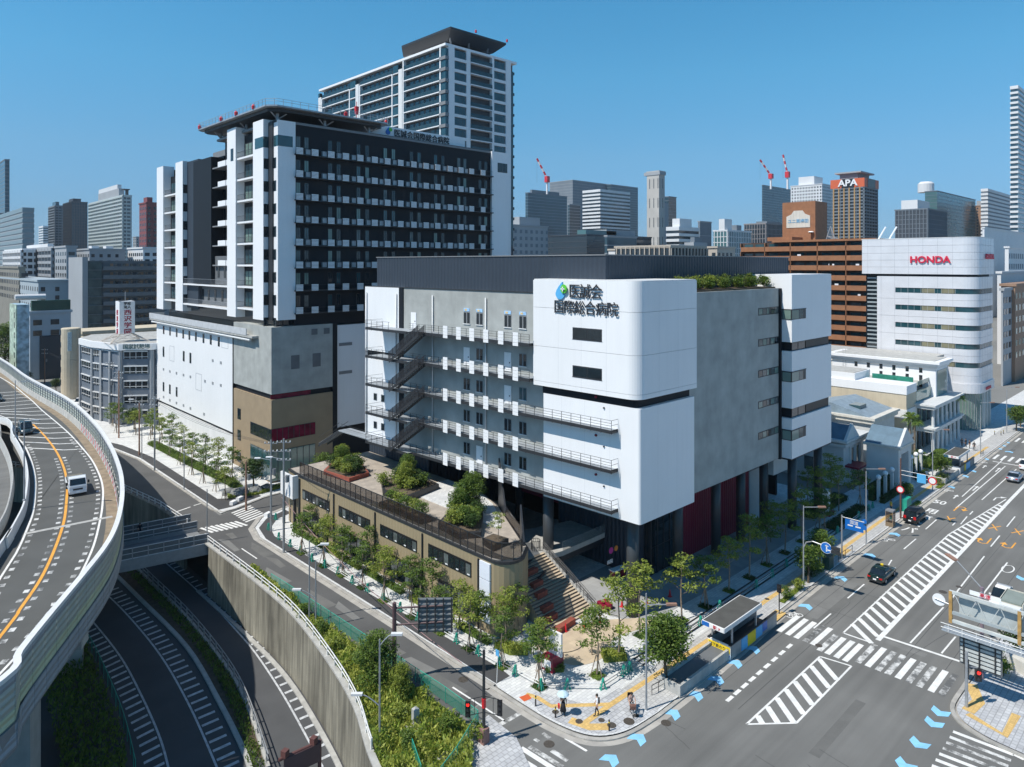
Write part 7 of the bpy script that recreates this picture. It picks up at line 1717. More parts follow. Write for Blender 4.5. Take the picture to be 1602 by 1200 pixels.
while cnt < 26000:
    y = r_.uniform(34.5, 79) if r_.random() < .4 else r_.uniform(34.5, 56); x0 = wallx(y) + .15; x1 = 34.0 + max(0, (60 - y)) * .03 if y > 41 else 34.9 - (41 - y) * .9
    if x1 <= x0: cnt += 1; continue
    x = r_.uniform(x0, x1); cnt += 1
    n = mnoise.noise(Vector((x * .55, y * .55, 0))); n2 = mnoise.noise(Vector((x * 1.7, y * 1.7, 5)))
    h = .35 + 1.1 * max(0, n + .35) + .3 * n2
    if h < .12: h = .12
    mbx = gm_ if n2 > -.05 else gl_
    zz = h * r_.uniform(.3, 1); p = Vector((x, y, .06 + zz)); a = Vector((r_.gauss(0, .9), r_.gauss(0, .9), 1)).normalized(); b = a.cross(Vector((r_.gauss(0, 1), r_.gauss(0, 1), 0))).normalized(); s = r_.uniform(.1, .26)
    k = len(mbx.v); mbx.v += [tuple(p - a * s), tuple(p - b * s * .35), tuple(p + a * s), tuple(p + b * s * .35)]; mbx.f.append((k, k + 1, k + 2, k + 3))
for nm, mbx, mt in (('tall_grass', gm_, Mleaf('tall_grass_blades', (.20, .25, .03), (.52, .55, .12), .5)), ('weeds', gl_, Mleaf('weed_leaves', (.13, .21, .025), (.36, .45, .07), .8))):
    o = part(nm, mbx, mt); o['kind'] = 'stuff'; o['label'] = 'wild weeds and tall grass filling the fenced wedge above the retaining wall'
put(BG, (31.9, 50.2, .05), .6, 'dense olive-green tree in the weedy wedge by the retaining wall', .62)
put(BK, (32.8, 48.0, .05), 1.6, 'lighter bush at the foot of the dense tree in the weedy wedge', .45)
for i, (x, y) in enumerate([(32.6, 58), (33.2, 61.5), (33.0, 54.5), (33.5, 66), (31.2, 45.5), (33.0, 42), (34.2, 39.8), (30, 42.5)]): put(SH[(i + 1) % 2], (x, y, .05), i, '%s weedy bush of the wedge, counted with the grass around it' % ORD[i], 1.05, group='bushes in the weedy wedge')
# dark greenery beside the ramps
dg = MB(); r_ = random.Random(13)
for i in range(4200):
    t_ = r_.random(); q = GR[int(t_ * (len(GR) - 1))]; x = q[0] - r_.uniform(.3, 1.3); y = q[1] + r_.uniform(-1, 1)
    p = Vector((x, y, LOW + .1 + r_.random() ** 1.5 * .6)); a = Vector((r_.gauss(0, .6), r_.gauss(0, .6), 1)).normalized(); b = a.cross(Vector((r_.gauss(0, 1), r_.gauss(0, 1), 0))).normalized(); s = r_.uniform(.08, .2)
    k = len(dg.v); dg.v += [tuple(p - a * s), tuple(p - b * s * .4), tuple(p + a * s), tuple(p + b * s * .4)]; dg.f.append((k, k + 1, k + 2, k + 3))
for i in range(6000):
    q = GF[int(r_.random() * (len(GF) - 1))]; x = q[0] - r_.uniform(.4, 5); y = q[1] + r_.uniform(-1, 2)
    p = Vector((x, y, LOW + .1 + r_.random() * 1.4)); a = Vector((r_.gauss(0, .6), r_.gauss(0, .6), 1)).normalized(); b = a.cross(Vector((r_.gauss(0, 1), r_.gauss(0, 1), 0))).normalized(); s = r_.uniform(.12, .28)
    k = len(dg.v); dg.v += [tuple(p - a * s), tuple(p - b * s * .4), tuple(p + a * s), tuple(p + b * s * .4)]; dg.f.append((k, k + 1, k + 2, k + 3))
o = part('ramp_weeds', dg, LEAF); o['kind'] = 'stuff'; o['label'] = 'weeds growing in the shade between the sunken ramps'
# ================================================================== STREET FURNITURE
def fence(pts, label, z=.05, h=1.3, group='green mesh fences'):
    t = thing('mesh_fence', label, 'fence', (pts[0][0], pts[0][1], z), group)
    rs = resample(pts, 2.0)
    if (Vector(rs[-1][:2]) - Vector(pts[-1][:2])).length > .5: rs.append((*pts[-1][:2], 0, 0))
    for q in rs: part('post', MB().tube((q[0], q[1], z), (q[0], q[1], z + h), .03, k=5), GREENP, t)
    for p, q in zip(rs, rs[1:]): part('mesh_panel', MB().quad((p[0], p[1], z + .08), (q[0], q[1], z + .08), (q[0], q[1], z + h - .05), (p[0], p[1], z + h - .05)), GREENF, t)
    part('top_rail', MB().path([(x, y, z + h) for x, y in pts], .03, 5), GREENP, t)
fence([(34.1, 75), (34.3, 71.7), (34.9, 56), (35.3, 45.3), (35.3, 40.9)], 'long green mesh fence between the weedy wedge and the side street')
fence([(35.2, 40.8), (31.5, 38.9), (28.2, 37.6)], 'short green mesh fence closing the weedy wedge beside the corner')
fence([(29.7, 41.8), (28.6, 39.2)], 'green fence panel leaning by the lamp pole')
GFl = [(x, y) for x, y in GF]
fence(GFl, 'dark green mesh fence beside the leftmost sunken ramp', LOW, 1.4)
def lampmast(name, x, y, h, arms, label, z=.12, mat=STEEL, r=.09, curved=True, group='street lamps'):
    t = thing(name, label, 'street lamp', (x, y, z), group)
    part('pole', MB().tube((x, y, z), (x, y, z + h), r, r * .65, 8).lathe((x, y, z), [(r * 1.9, 0), (r * 1.9, .12), (r * 1.2, .16)], 8), mat, t)
    for (dx, dy, hh, L_, headm) in arms:
        d = Vector((dx, dy, 0)).normalized(); p0 = Vector((x, y, z + hh)); m = MB()
        if curved:
            pts = [p0 + d * L_ * s + Vector((0, 0, .9 * math.sin(s * math.pi / 2))) for s in (0, .15, .35, .6, .85)]
            m.path([tuple(p) for p in pts], r * .5, 6); e = pts[-1]
        else: m.path([tuple(p0), tuple(p0 + d * L_ * .8)], r * .55, 6); e = p0 + d * L_ * .8
        part('arm', m, mat, t)
        q = e + d * .35; a = math.atan2(d.y, d.x); part('lamp_head', MB().rbox((q.x, q.y), .85, .28, e.z - .06, e.z + .1, a), headm, t)
U = (.7246, -.689)
def lu(u, v, vtop, arms, label, z=0.0, **k):
    x, y = G(u, v, z); d = .689 * x + .7245 * y; lampmast('street_lamp', x, y, (v - vtop) * d / 1088, arms, label, z, **k)
BRL = M('brown_lamp_head', (.30, .17, .12), .5, 0)
lu(594, 1165, 1000, [(*U, 7.4, 1.1, WHITE2), (-U[0], -U[1], 2.9, 1.6, WHITE2)], 'tall curved lamp in the weedy wedge with a second low lamp', group='curved grey lamps')
lu(484, 972, 845, [(*U, 6.9, 1.4, WHITE2)], 'tall curved lamp beside the retaining wall rail', group='curved grey lamps')
lu(494, 984, 876, [(-U[0], -U[1], 3.0, 1.8, WHITE2)], 'straight mast with low lamp beside the retaining wall rail', group='curved grey lamps')
lu(288, 767, 672, [(-U[0], -U[1], 8.8, 2.9, WHITE2)], 'curved lamp arching left before the white tower wall', group='curved grey lamps')
lu(222, 719, 632, [(-U[0], -U[1], 10.2, 1.9, WHITE2)], 'curved lamp by the corner school', group='curved grey lamps')
lu(324, 850, 765, [], 'plain thin grey mast at the bridge end of the rail', group='curved grey lamps')
lu(1011, 1113, 928, [(*U, 8.6, 2.1, BRL)], 'tall corner lamp pole beside the round tree', curved=False, group='tall avenue lamps')
lu(1257, 922, 791, [(*U, 9.1, 2.1, BRL)], 'avenue lamp pole carrying the round blue arrow sign', curved=False, group='tall avenue lamps')
lu(1355, 852, 737, [(*U, 9.7, 2.1, BRL)], 'avenue lamp pole behind the long tactile strip', curved=False, group='tall avenue lamps')
lu(1459, 768, 674, [(*U, 9.7, 2.3, BRL)], 'avenue lamp pole before the far subway entrance', curved=False, group='tall avenue lamps')
lu(1534, 711, 634, [(*U, 9.8, 2.3, BRL)], 'avenue lamp pole beside the dark standing group', curved=False, group='tall avenue lamps')
lu(1575, 678, 609, [(*U, 9.8, 2.3, BRL)], 'avenue lamp pole furthest along the avenue', curved=False, group='tall avenue lamps')
# expressway light masts
for (u, v, vt, l) in ((38, 783, 655, 'slim lamp mast on the inner expressway barrier, nearer'), (24, 684, 595, 'slim lamp mast on the inner expressway barrier, farther')):
    x, y = G(u, v, 9.1); d = .689 * x + .7245 * y; lampmast('expressway_mast', x, y, (v - vt) * d / 1088, [(*U, (v - vt) * d / 1088 - .2, 1.2, STEEL)], l, 9.1, curved=False, group='expressway masts')
# utility poles with wires
POLES = []
def upole(u, v, vt, label, arms=2, dark=False, z=0.0, light=None):
    x, y = G(u, v, z); d = .689 * x + .7245 * y; h = (v - vt) * d / 1088
    t = thing('utility_pole', label, 'utility pole', (x, y, z), 'utility poles'); POLES.append((x, y, z + h))
    part('pole', MB().tube((x, y, z), (x, y, z + h), .16, .11, 8), BRL if dark else STEEL, t)
    for k in range(arms):
        zz = z + h - .5 - k * 1.1; part('cross_arm', MB().tube((x - .9 * U[0], y - .9 * U[1], zz), (x + .9 * U[0], y + .9 * U[1], zz), .05), GREYP, t)
        for s in (-.8, -.3, .3, .8): part('insulator', MB().lathe((x + s * U[0], y + s * U[1], zz), [(.06, .03), (.09, .12), (.05, .25)], 6), WHITE2, t)
    part('transformer', MB().lathe((x + .35, y - .2, z + h * .62), [(.25, 0), (.25, .8)], 8), GREYP, t)
    if light: part('lamp_arm', MB().path([(x, y, z + h * light), (x - 1.5 * U[0], y - 1.5 * U[1], z + h * light + .25)], .05), STEEL, t); part('lamp_head', MB().rbox((x - 1.8 * U[0], y - 1.8 * U[1]), .8, .3, z + h * light + .2, z + h * light + .34, -.76), WHITE, t)
upole(424, 832, 688, 'left of the two tall poles at the annex gate', light=.78); upole(444, 866, 686, 'right of the two tall poles at the annex gate', 3, light=.82); upole(385, 798, 722, 'shorter brown pole with red sign at the tower corner', 0, True)
upole(242, 737, 620, 'grey pole before the white tower wall'); upole(218, 713, 630, 'brown pole beside the tower pavement', 1, True); upole(186, 686, 580, 'dark pole before the corner school', 2, True); upole(172, 664, 565, 'pole at the left face of the corner school', 2); upole(130, 640, 560, 'pole by the cream stair drum', 2, True); upole(70, 600, 545, 'pole beside the dark-fronted office at the left', 2, True)
wm = MB()
def sag(a, b, s=.6, n=8):
    return [tuple(Vector(a).lerp(Vector(b), i / n) - Vector((0, 0, 4 * s * (i / n) * (1 - i / n)))) for i in range(n + 1)]
order = [0, 3, 4, 5, 6, 7, 8]
wt = thing('overhead_cables', 'sagging black cables strung between the utility poles at the left', 'cables', POLES[0])
for i, j in zip(order, order[1:]):
    for s in (-.6, .0, .6): wm.path(sag((POLES[i][0] + s * U[0], POLES[i][1] + s * U[1], POLES[i][2] - .5), (POLES[j][0] + s * U[0], POLES[j][1] + s * U[1], POLES[j][2] - .5), 1.0), .02, 3)
wm.path(sag(POLES[0], POLES[1], .3), .025, 3)
part('cable', wm, WIRE, wt)
part('pink_cable', MB().path(sag((41.5, 88, 5.0), (36.4, 44.2, 3.2), 1.2), .03, 4), M('pink_grey_cable', (.35, .22, .22), .7, 0), wt)
# green barricades with tubes between
bp = proto('barricade_stand', 'barricade', 'green barricade stands')
m = MB()
for s in (-1, 1):
    m.box(-.03 + s * .0, .03 + s * .0, 0, 0, 0, 0) if 0 else None
    m.tube((s * .24, 0, 0), (s * .03, 0, .78), .055, .05, 6); m.tube((s * .17, -.03, .2), (s * .17, .03, .24), .03)
m.tube((0, 0, .72), (0, 0, .9), .1, .07, 8); m.tube((-.17, 0, .28), (.17, 0, .28), .035); m.box(-.3, -.16, -.1, .1, 0, .05).box(.16, .3, -.1, .1, 0, .05)
m2 = MB()
for s in (-1, 1): m2.tube((s * .24, .22, 0), (s * .03, .12, .78), .055, .05, 6)
m2.tube((0, .12, .72), (0, .1, .9), .1, .07, 8)
part('front_frame', m, GREENP, bp); part('rear_frame', m2, GREENP, bp)
ORD2 = ['twenty-first', 'twenty-second', 'twenty-third', 'twenty-fourth', 'twenty-fifth', 'twenty-sixth', 'twenty-seventh', 'twenty-eighth', 'twenty-ninth', 'thirtieth', 'thirty-first', 'thirty-second', 'thirty-third']
bpx = [(421, 830), (432, 814), (437, 845), (455, 856), (472, 866), (489, 879), (509, 889), (530, 900), (552, 914), (576, 927), (601, 942), (627, 957), (655, 973), (685, 989), (715, 1007), (749, 1026), (782, 1045), (807, 1058), (847, 1080), (888, 1081), (944, 1081), (977, 1059), (986, 1053), (1097, 980), (1127, 955), (1184, 921), (1209, 904), (1231, 888), (1311, 835), (1327, 824), (1344, 811), (1360, 800), (1366, 796)]
where = {0: 'first at the corner by the gate', 19: 'above the woman with the parasol', 20: 'above the man in white', 21: 'left of the pair beside the corner lamp', 22: 'right of the pair beside the corner lamp', 23: 'beside the subway roof, left side', 24: 'behind the subway roof', 32: 'farthest one along the avenue'}
BPW = []
for i, (u, v) in enumerate(bpx):
    x, y = G(u, v); ang = math.pi / 2 if i < 19 else (-.5 if i < 21 else .0)
    lab = 'green barricade stand, ' + where.get(i, '%s from the gate end of its row' % (ORD[i] if i < 20 else ORD2[i - 20]))
    put(bp, (x, y, .13), ang, lab, 1.0); BPW.append((x, y))
for (i, j) in list(zip(range(2, 18), range(3, 19))) + [(18, 19), (19, 20), (20, 21), (22, 23), (23, 24), (24, 25), (25, 26), (26, 27), (28, 29), (29, 30), (30, 31)]:
    a, b = Vector(BPW[i]), Vector(BPW[j]); m = MB().tube((*a, .68), (*b, .68), .03).tube((*a, .42), (*b, .42), .03)
    single('barricade_tube', m, WHITE2 if (i % 2) else GREYP, 'pair of %s tubes right of the %s green barricade stand' % ('white' if i % 2 else 'grey', ORD[i] if i < 20 else ORD2[i - 20]), 'barrier tube', 'barricade tubes')
# bench rails beside avenue plaza edge
struct('plaza_edge_drain', MB().sweep([(51.2, 37.0), (64, 37.2), (104, 37.4)], [(-.1, .128), (.1, .128), (.1, .14), (-.1, .14)]), DKSTEEL, fix=True)
for k, yy in enumerate((37.6, 38.1)): struct('plaza_edge_step', MB().sweep([(51.5, yy), (104, yy + .3)], [(-.05, .12), (.05, .12), (.05, .22), (-.05, .22)]), DKSTEEL, fix=True)
# bollards
bo = proto('bollard', 'bollard', 'corner bollards'); part('post', MB().lathe((0, 0, 0), [(.06, 0), (.06, .85), (.03, .88)], 8), BLACK, bo); part('yellow_band', MB().lathe((0, 0, 0), [(.065, .62), (.065, .72)], 8), YEL, bo)
for (u, v, l) in ((838, 1107, 'black bollard with yellow band at the left of the corner'), (869, 1125, 'black bollard beside the woman with a parasol'), (953, 1146, 'black bollard at the tip of the corner')): x, y = G(u, v); put(bo, (x, y, .13), 0, l)
for i, (u, v) in enumerate(((1556, 681), (1566, 682), (1570, 680))): x, y = G(u, v); put(bo, (x, y, .13), 0, '%s bollard from the left at the far corner' % ORD[i])
# traffic signals
def sigbox(t, x, y, z, ang, lights=2, lit=None, size=.34):
    h = size * lights; part('signal_housing', MB().rbox((x, y), .18, size, z, z + h, ang), BLACK, t)
    d = Vector((math.cos(ang), math.sin(ang)))
    for k in range(lights):
        c = Vector((x, y)) - d * .1; zz = z + size * (k + .5)
        part('lens', MB().tube((c.x, c.y, zz), (c.x - d.x * .03, c.y - d.y * .03, zz), size * .32, k=10), SIGRED if lit == k else M('dark_lens', (.03, .03, .03), .2, 0) if k == 9 else DKSTEEL, t)
        part('visor', MB().tube((c.x, c.y, zz + size * .34), (c.x - d.x * .18, c.y - d.y * .18, zz + size * .3), .03, k=4), BLACK, t)
x, y = G(757, 1163); t = thing('signal_pole', 'dark pole with traffic signals on a frame both sides, beside the weedy wedge', 'traffic signal', (x, y, .05))
part('pole', MB().tube((x, y, .05), (x, y, 7.0), .13, .1, 8), DKSTEEL, t)
m = MB()
for s in (-1, 1):
    for zz in (2.1, 3.3): m.tube((x, y, zz + .25), (x + s * 1.15 * U[0], y + s * 1.15 * U[1], zz), .03, k=4)
    m.tube((x + s * .7 * U[0], y + s * .7 * U[1], 2.2), (x + s * .7 * U[0], y + s * .7 * U[1], 3.4), .02, k=4)
part('signal_frame', m, DKSTEEL, t); sigbox(t, x - 1.2 * U[0], y - 1.2 * U[1], 2.0, .75, 3, 2, .38); sigbox(t, x + 1.2 * U[0], y + 1.2 * U[1], 2.1, .75, 3, None, .38)
part('striped_band', MB().tube((x, y, 2.7), (x, y, 3.4), .16, k=8), REDP, t); part('pole_base', MB().box(x - .3, x + .3, y - .3, y + .3, .05, 1.2), M('rusty_pink', (.25, .14, .12), .8, .2, 2), t)
x, y = G(1512, 1108); t = thing('signal_pole', 'grey pole with a lit red pedestrian signal on the far corner', 'traffic signal', (x, y, .12))
part('pole', MB().tube((x, y, .1), (x, y, 4.6), .13, .11, 8), STEEL, t); part('arm', MB().tube((x, y, 3.4), (x + .9 * U[0], y + .9 * U[1], 3.3), .04), STEEL, t); sigbox(t, x + .95 * U[0], y + .95 * U[1], 2.2, .76, 2, 1, .48); part('signal_side', MB().rbox((x + .1, y), .3, .3, 2.4, 3.9, .3), DKSTEEL, t)
x, y = G(1219, 962); t = thing('signal_pole', 'slim black pedestrian signal before the zebra crossing', 'traffic signal', (x, y, .12)); part('pole', MB().tube((x, y, .1), (x, y, 3.0), .06, k=6), DKSTEEL, t); sigbox(t, x, y, 2.3, 0, 2, None, .4)
# round blue sign and arm signals on the lamp pole
px, py = G(1257, 922); t = thing('traffic_signal', 'curved arm with round blue arrow sign and traffic signals over the kerb lane', 'traffic signal', (px, py, 5.0))
part('arm', MB().path([(px, py, 4.6), (px + .0, py - .3, 5.3), (px, py - 1.0, 5.6), (px, py - 2.2, 5.5), (px, py - 3.8, 5.2)], .06, 6), STEEL, t)
sgn = part('round_sign', MB().tube((px - .06, py - 2.5, 5.35), (px - .1, py - 2.5, 5.35), .55, k=20), BLUES, t)
part('sign_arrow', MB().W(px - .1, py - 2.62, py - 2.5, 4.98, 5.7, 0, .02).W(px - .1, py - 3.0, py - 2.56, 5.12, 5.24, 0, .02).W(px - .1, py - 2.75, py - 2.4, 5.55, 5.62, 0, .02), WHITE, sgn); part('sign_rim', MB().tube((px - .05, py - 2.5, 5.35), (px - .08, py - 2.5, 5.35), .6, k=20), WHITE, sgn)
for k in range(2):
    part('signal_housing', MB().box(px - .1, px + .15, py - 3.9 - .6 * k * 0 - 0, py - 3.0, 4.95 - .0 + .4 * k * 1.0, 5.28 + .4 * k), DKSTEEL, t)
# direction sign board on its pole
x, y = G(1317, 875); t = thing('direction_sign', 'small blue direction board with white arrows on a grey pole', 'sign', (x, y, .12)); part('pole', MB().tube((x, y, .1), (x, y, 5.4), .11, .09, 8), STEEL, t); part('arm', MB().tube((x, y, 5.2), (x, y - 2.6, 5.2), .05), STEEL, t)
b_ = part('board', MB().box(x - .05, x, y - 2.5, y - .4, 3.9, 5.1), BLUES, t); part('arrow', MB().W(x - .05, y - 2.2, y - 1.6, 4.35, 4.5, 0, .02).W(x - .05, y - 1.3, y - .7, 4.35, 4.5, 0, .02), WHITE, b_); textpart('国道', .5, .01, WHITE, b_, (x - .08, y - 1.45, 4.82), 'W', 'lettering')
x, y = G(1409, 812); t = thing('sign_pole', 'brown pole with round signs and a long arm carrying blue and red-ringed signs', 'sign', (x, y, .12)); part('pole', MB().tube((x, y, .1), (x, y, 8.6), .13, .1, 8), M('brown_pole', (.13, .07, .06), .5, 0), t)
part('arm', MB().tube((x, y, 6.9), (x, y - 5.2, 6.9), .05).tube((x, y, 6.3), (x, y - 3.4, 6.3), .05), STEEL, t)
part('blue_sign', MB().box(x - .08, x - .03, y - 3.2, y - 2.1, 5.7, 6.9), SKYB, t)
rs_ = part('round_sign', MB().tube((x - .05, y - 4.0, 6.3), (x - .1, y - 4.0, 6.3), .55, k=18), REDP, t); part('sign_face', MB().tube((x - .1, y - 4.0, 6.3), (x - .12, y - 4.0, 6.3), .4, k=18), WHITE, rs_)
rs_ = part('round_sign', MB().tube((x - .12, y, 4.2), (x - .18, y, 4.2), .5, k=18), REDP, t); part('sign_face', MB().tube((x - .18, y, 4.2), (x - .2, y, 4.2), .36, k=18), WHITE, rs_)
for (u, v, zz, l) in ((1353, 852, 3.0, 'dark blue round sign on the middle avenue lamp'), (1353, 852, 2.2, 'lower round sign on the middle avenue lamp')):
    x, y = G(u, v); single('round_sign', MB().tube((x - .15, y, zz), (x - .19, y, zz), .3, k=14), BLUES, l, 'sign')
# sign seen from behind over the side street
x, y = G(617, 1068); t = thing('sign_gantry', 'brown cantilever gantry with the ribbed back of a direction board over the side street', 'sign gantry', (x, y, .05))
BP = M('gantry_brown', (.10, .06, .065), .5, .08, 1); zt_ = (1068 - 943) * 59.8 / 1088
part('pole', MB().tube((x, y, .05), (x, y, zt_), .2, .17, 10), BP, t)
dv = Vector((U[0] * .94 + .05, U[1] * .94 - 0)).normalized(); L_ = 4.2; e = Vector((x, y)) + dv * L_
part('arm', MB().tube((x, y, zt_ - .45), (e.x, e.y, zt_ - .3), .09), BP, t); part('arm', MB().tube((x, y, zt_ - 1.9), (e.x, e.y, zt_ - 1.7), .09), BP, t)
b0_ = Vector((x, y)) + dv * 2.0; b1_ = Vector((x, y)) + dv * 5.0
part('board', MB().sweep([tuple(b0_), tuple(b1_)], [(-.12, zt_ - 2.6), (-.08, zt_ - 2.6), (-.08, zt_ + .35), (-.12, zt_ + .35)]), MGREY, t, fix=True)
for k in range(7): z_ = zt_ - 2.45 + k * .44; part('rib', MB().sweep([tuple(b0_), tuple(b1_)], [(-.08, z_), (.0, z_), (.0, z_ + .1), (-.08, z_ + .1)]), STEEL, t, fix=True)
for k in range(5): p = b0_.lerp(b1_, .03 + k * .235); part('rib', MB().rbox(tuple(p + Vector((-.05, -.05))), .08, .08, zt_ - 2.6, zt_ + .35, 0), DKSTEEL, t)
# rusty sign gantry top over the ramp (bottom edge)
gx_, gy_ = G(455, 1195, -1.2); g2 = G(495, 1165, -1.2)
t = thing('ramp_sign_gantry', 'rust-brown tubular sign gantry over the sunken ramp at the bottom edge', 'sign gantry', (*G(430, 1200, LOW), LOW))
RUST = M('rusty_tube', (.12, .05, .045), .7, .2, 2); a_ = Vector(G(436, 1189, -1)); b_ = Vector(G(500, 1160, -1))
for dz in (0, -1.2): part('tube', MB().tube((*a_, -1 + dz), (*b_, -1 + dz), .13, k=8), RUST, t)
part('sign_back', MB().sweep([tuple(a_.lerp(b_, .1)), tuple(b_)], [(.15, -2.4), (.2, -2.4), (.2, -1.0), (.15, -1.0)]), BP, t, fix=True)
for f in (.15, .85): p = a_.lerp(b_, f); part('bracket', MB().rbox(tuple(p), .45, .45, -.95, -.45, .4), RUST, t)
part('post', MB().tube((b_.x, b_.y, LOW), (b_.x, b_.y, -.9), .15, k=8), RUST, t)
# blue-flag pole and flag
x, y = G(777, 1070); t = thing('no_parking_sign', 'leaning slim pole with small blue sign beside the side street', 'sign', (x, y, .12)); part('pole', MB().tube((x, y, .1), (x + .25, y + .1, 2.7), .03, k=5), WHITE2, t); part('sign_plate', MB().box(x + .15, x + .2, y - .1, y + .3, 2.3, 2.8), SKYB, t)
# stone marker in weeds
x, y = G(650, 1144); t = thing('stone_marker', 'short square stone marker with pointed top standing in the weeds', 'monument', (x, y, .05)); part('shaft', MB().box(x - .22, x + .22, y - .22, y + .22, .3, 1.75), CONC2, t)
m = MB(); m.v = [(x - .22, y - .22, 1.75), (x + .22, y - .22, 1.75), (x + .22, y + .22, 1.75), (x - .22, y + .22, 1.75), (x, y, 1.95)]; m.f = [(0, 1, 4), (1, 2, 4), (2, 3, 4), (3, 0, 4)]; part('cap', m, CONC2, t); part('base', MB().box(x - .6, x + .6, y - .6, y + .6, .05, .4), CONC2, t)
# sign block on the plaza
t = thing('plaza_sign', 'white upright board above a crimson cube on the corner plaza', 'sign', (45.3, 42.3, .13))
part('red_block', MB().rbox((45.2, 42.3), 1.5, 1.3, .13, 1.35, .05), RED, t); part('white_face', MB().rbox((44.43, 42.3), .05, 1.0, .35, 1.15, .05), WHITE, t); part('white_board', MB().rbox((45.35, 42.1), .18, 1.5, 1.35, 3.4, .05), WHITE, t)
t = thing('red_lectern', 'red information stand with tilted white panel under the hospital', 'information stand', (63.2, 49.2, .13)); part('leg', MB().box(62.4, 62.6, 48.9, 49.5, .13, 1.3), RED, t); part('leg', MB().box(64.0, 64.2, 48.7, 49.3, .13, 1.3), RED, t); part('panel', MB().prism([(62.3, 49.6), (64.3, 49.3), (64.2, 48.5), (62.2, 48.8)], 1.3, 1.4), WHITE, t)
t = thing('crimson_bench_group', 'cluster of crimson rounded seats at the foot of the stair rail', 'seats', (56.7, 45.8, .13))
for (dx, dy) in ((0, 0), (.8, -.1), (.4, .7), (1.1, .5)): part('seat', MB().lathe((56.4 + dx, 45.6 + dy, .13), [(.3, 0), (.42, .3), (.38, .55), (.2, .62)], 10), RED, t)
cone = proto('traffic_cone', 'traffic cone', 'red traffic cones'); part('cone', MB().lathe((0, 0, .03), [(.16, 0), (.1, .4), (.04, .75)], 10), REDP, cone); part('foot', MB().box(-.2, .2, -.2, .2, 0, .04), REDP, cone)
for (x, y, l) in ((50.6, 45.6, 'cone at the left foot of the stair'), (52.6, 44.9, 'cone at the middle of the stair foot'), (54.4, 44.4, 'cone right of the stair foot'), (60.9, 43.4, 'cone behind the near dark column'), (64, 42.6, 'cone by the glass entrance'), (58.5, 44.8, 'cone beside the crimson seats'), (48.9, 46.9, 'orange cone by the brick seat')): put(cone, (x, y, .14), 0, l)
textpart('病院', .5, .02, WHITE, hp, (60.2, 47.75, 3.4), 'S', 'lettering')
part('entry_logo', MB().tube((60.4, 47.78, 4.6), (60.4, 47.72, 4.6), .35, k=12), M('magenta_dot', (.5, .03, .25), .5, 0), hp); part('entry_logo', MB().tube((61.3, 47.78, 4.6), (61.3, 47.72, 4.6), .3, k=12), M('orange_dot', (.6, .2, .03), .5, 0), hp)
t = thing('white_pillar_sign', 'white square pillar sign among the trees beyond the hospital columns', 'sign', (101.5, 41.2, .12)); part('pillar', MB().box(101, 102, 40.9, 41.6, .12, 3.6), WHITE, t); part('red_base', MB().box(100.6, 102.2, 40.4, 40.9, .12, .6), RED, t)
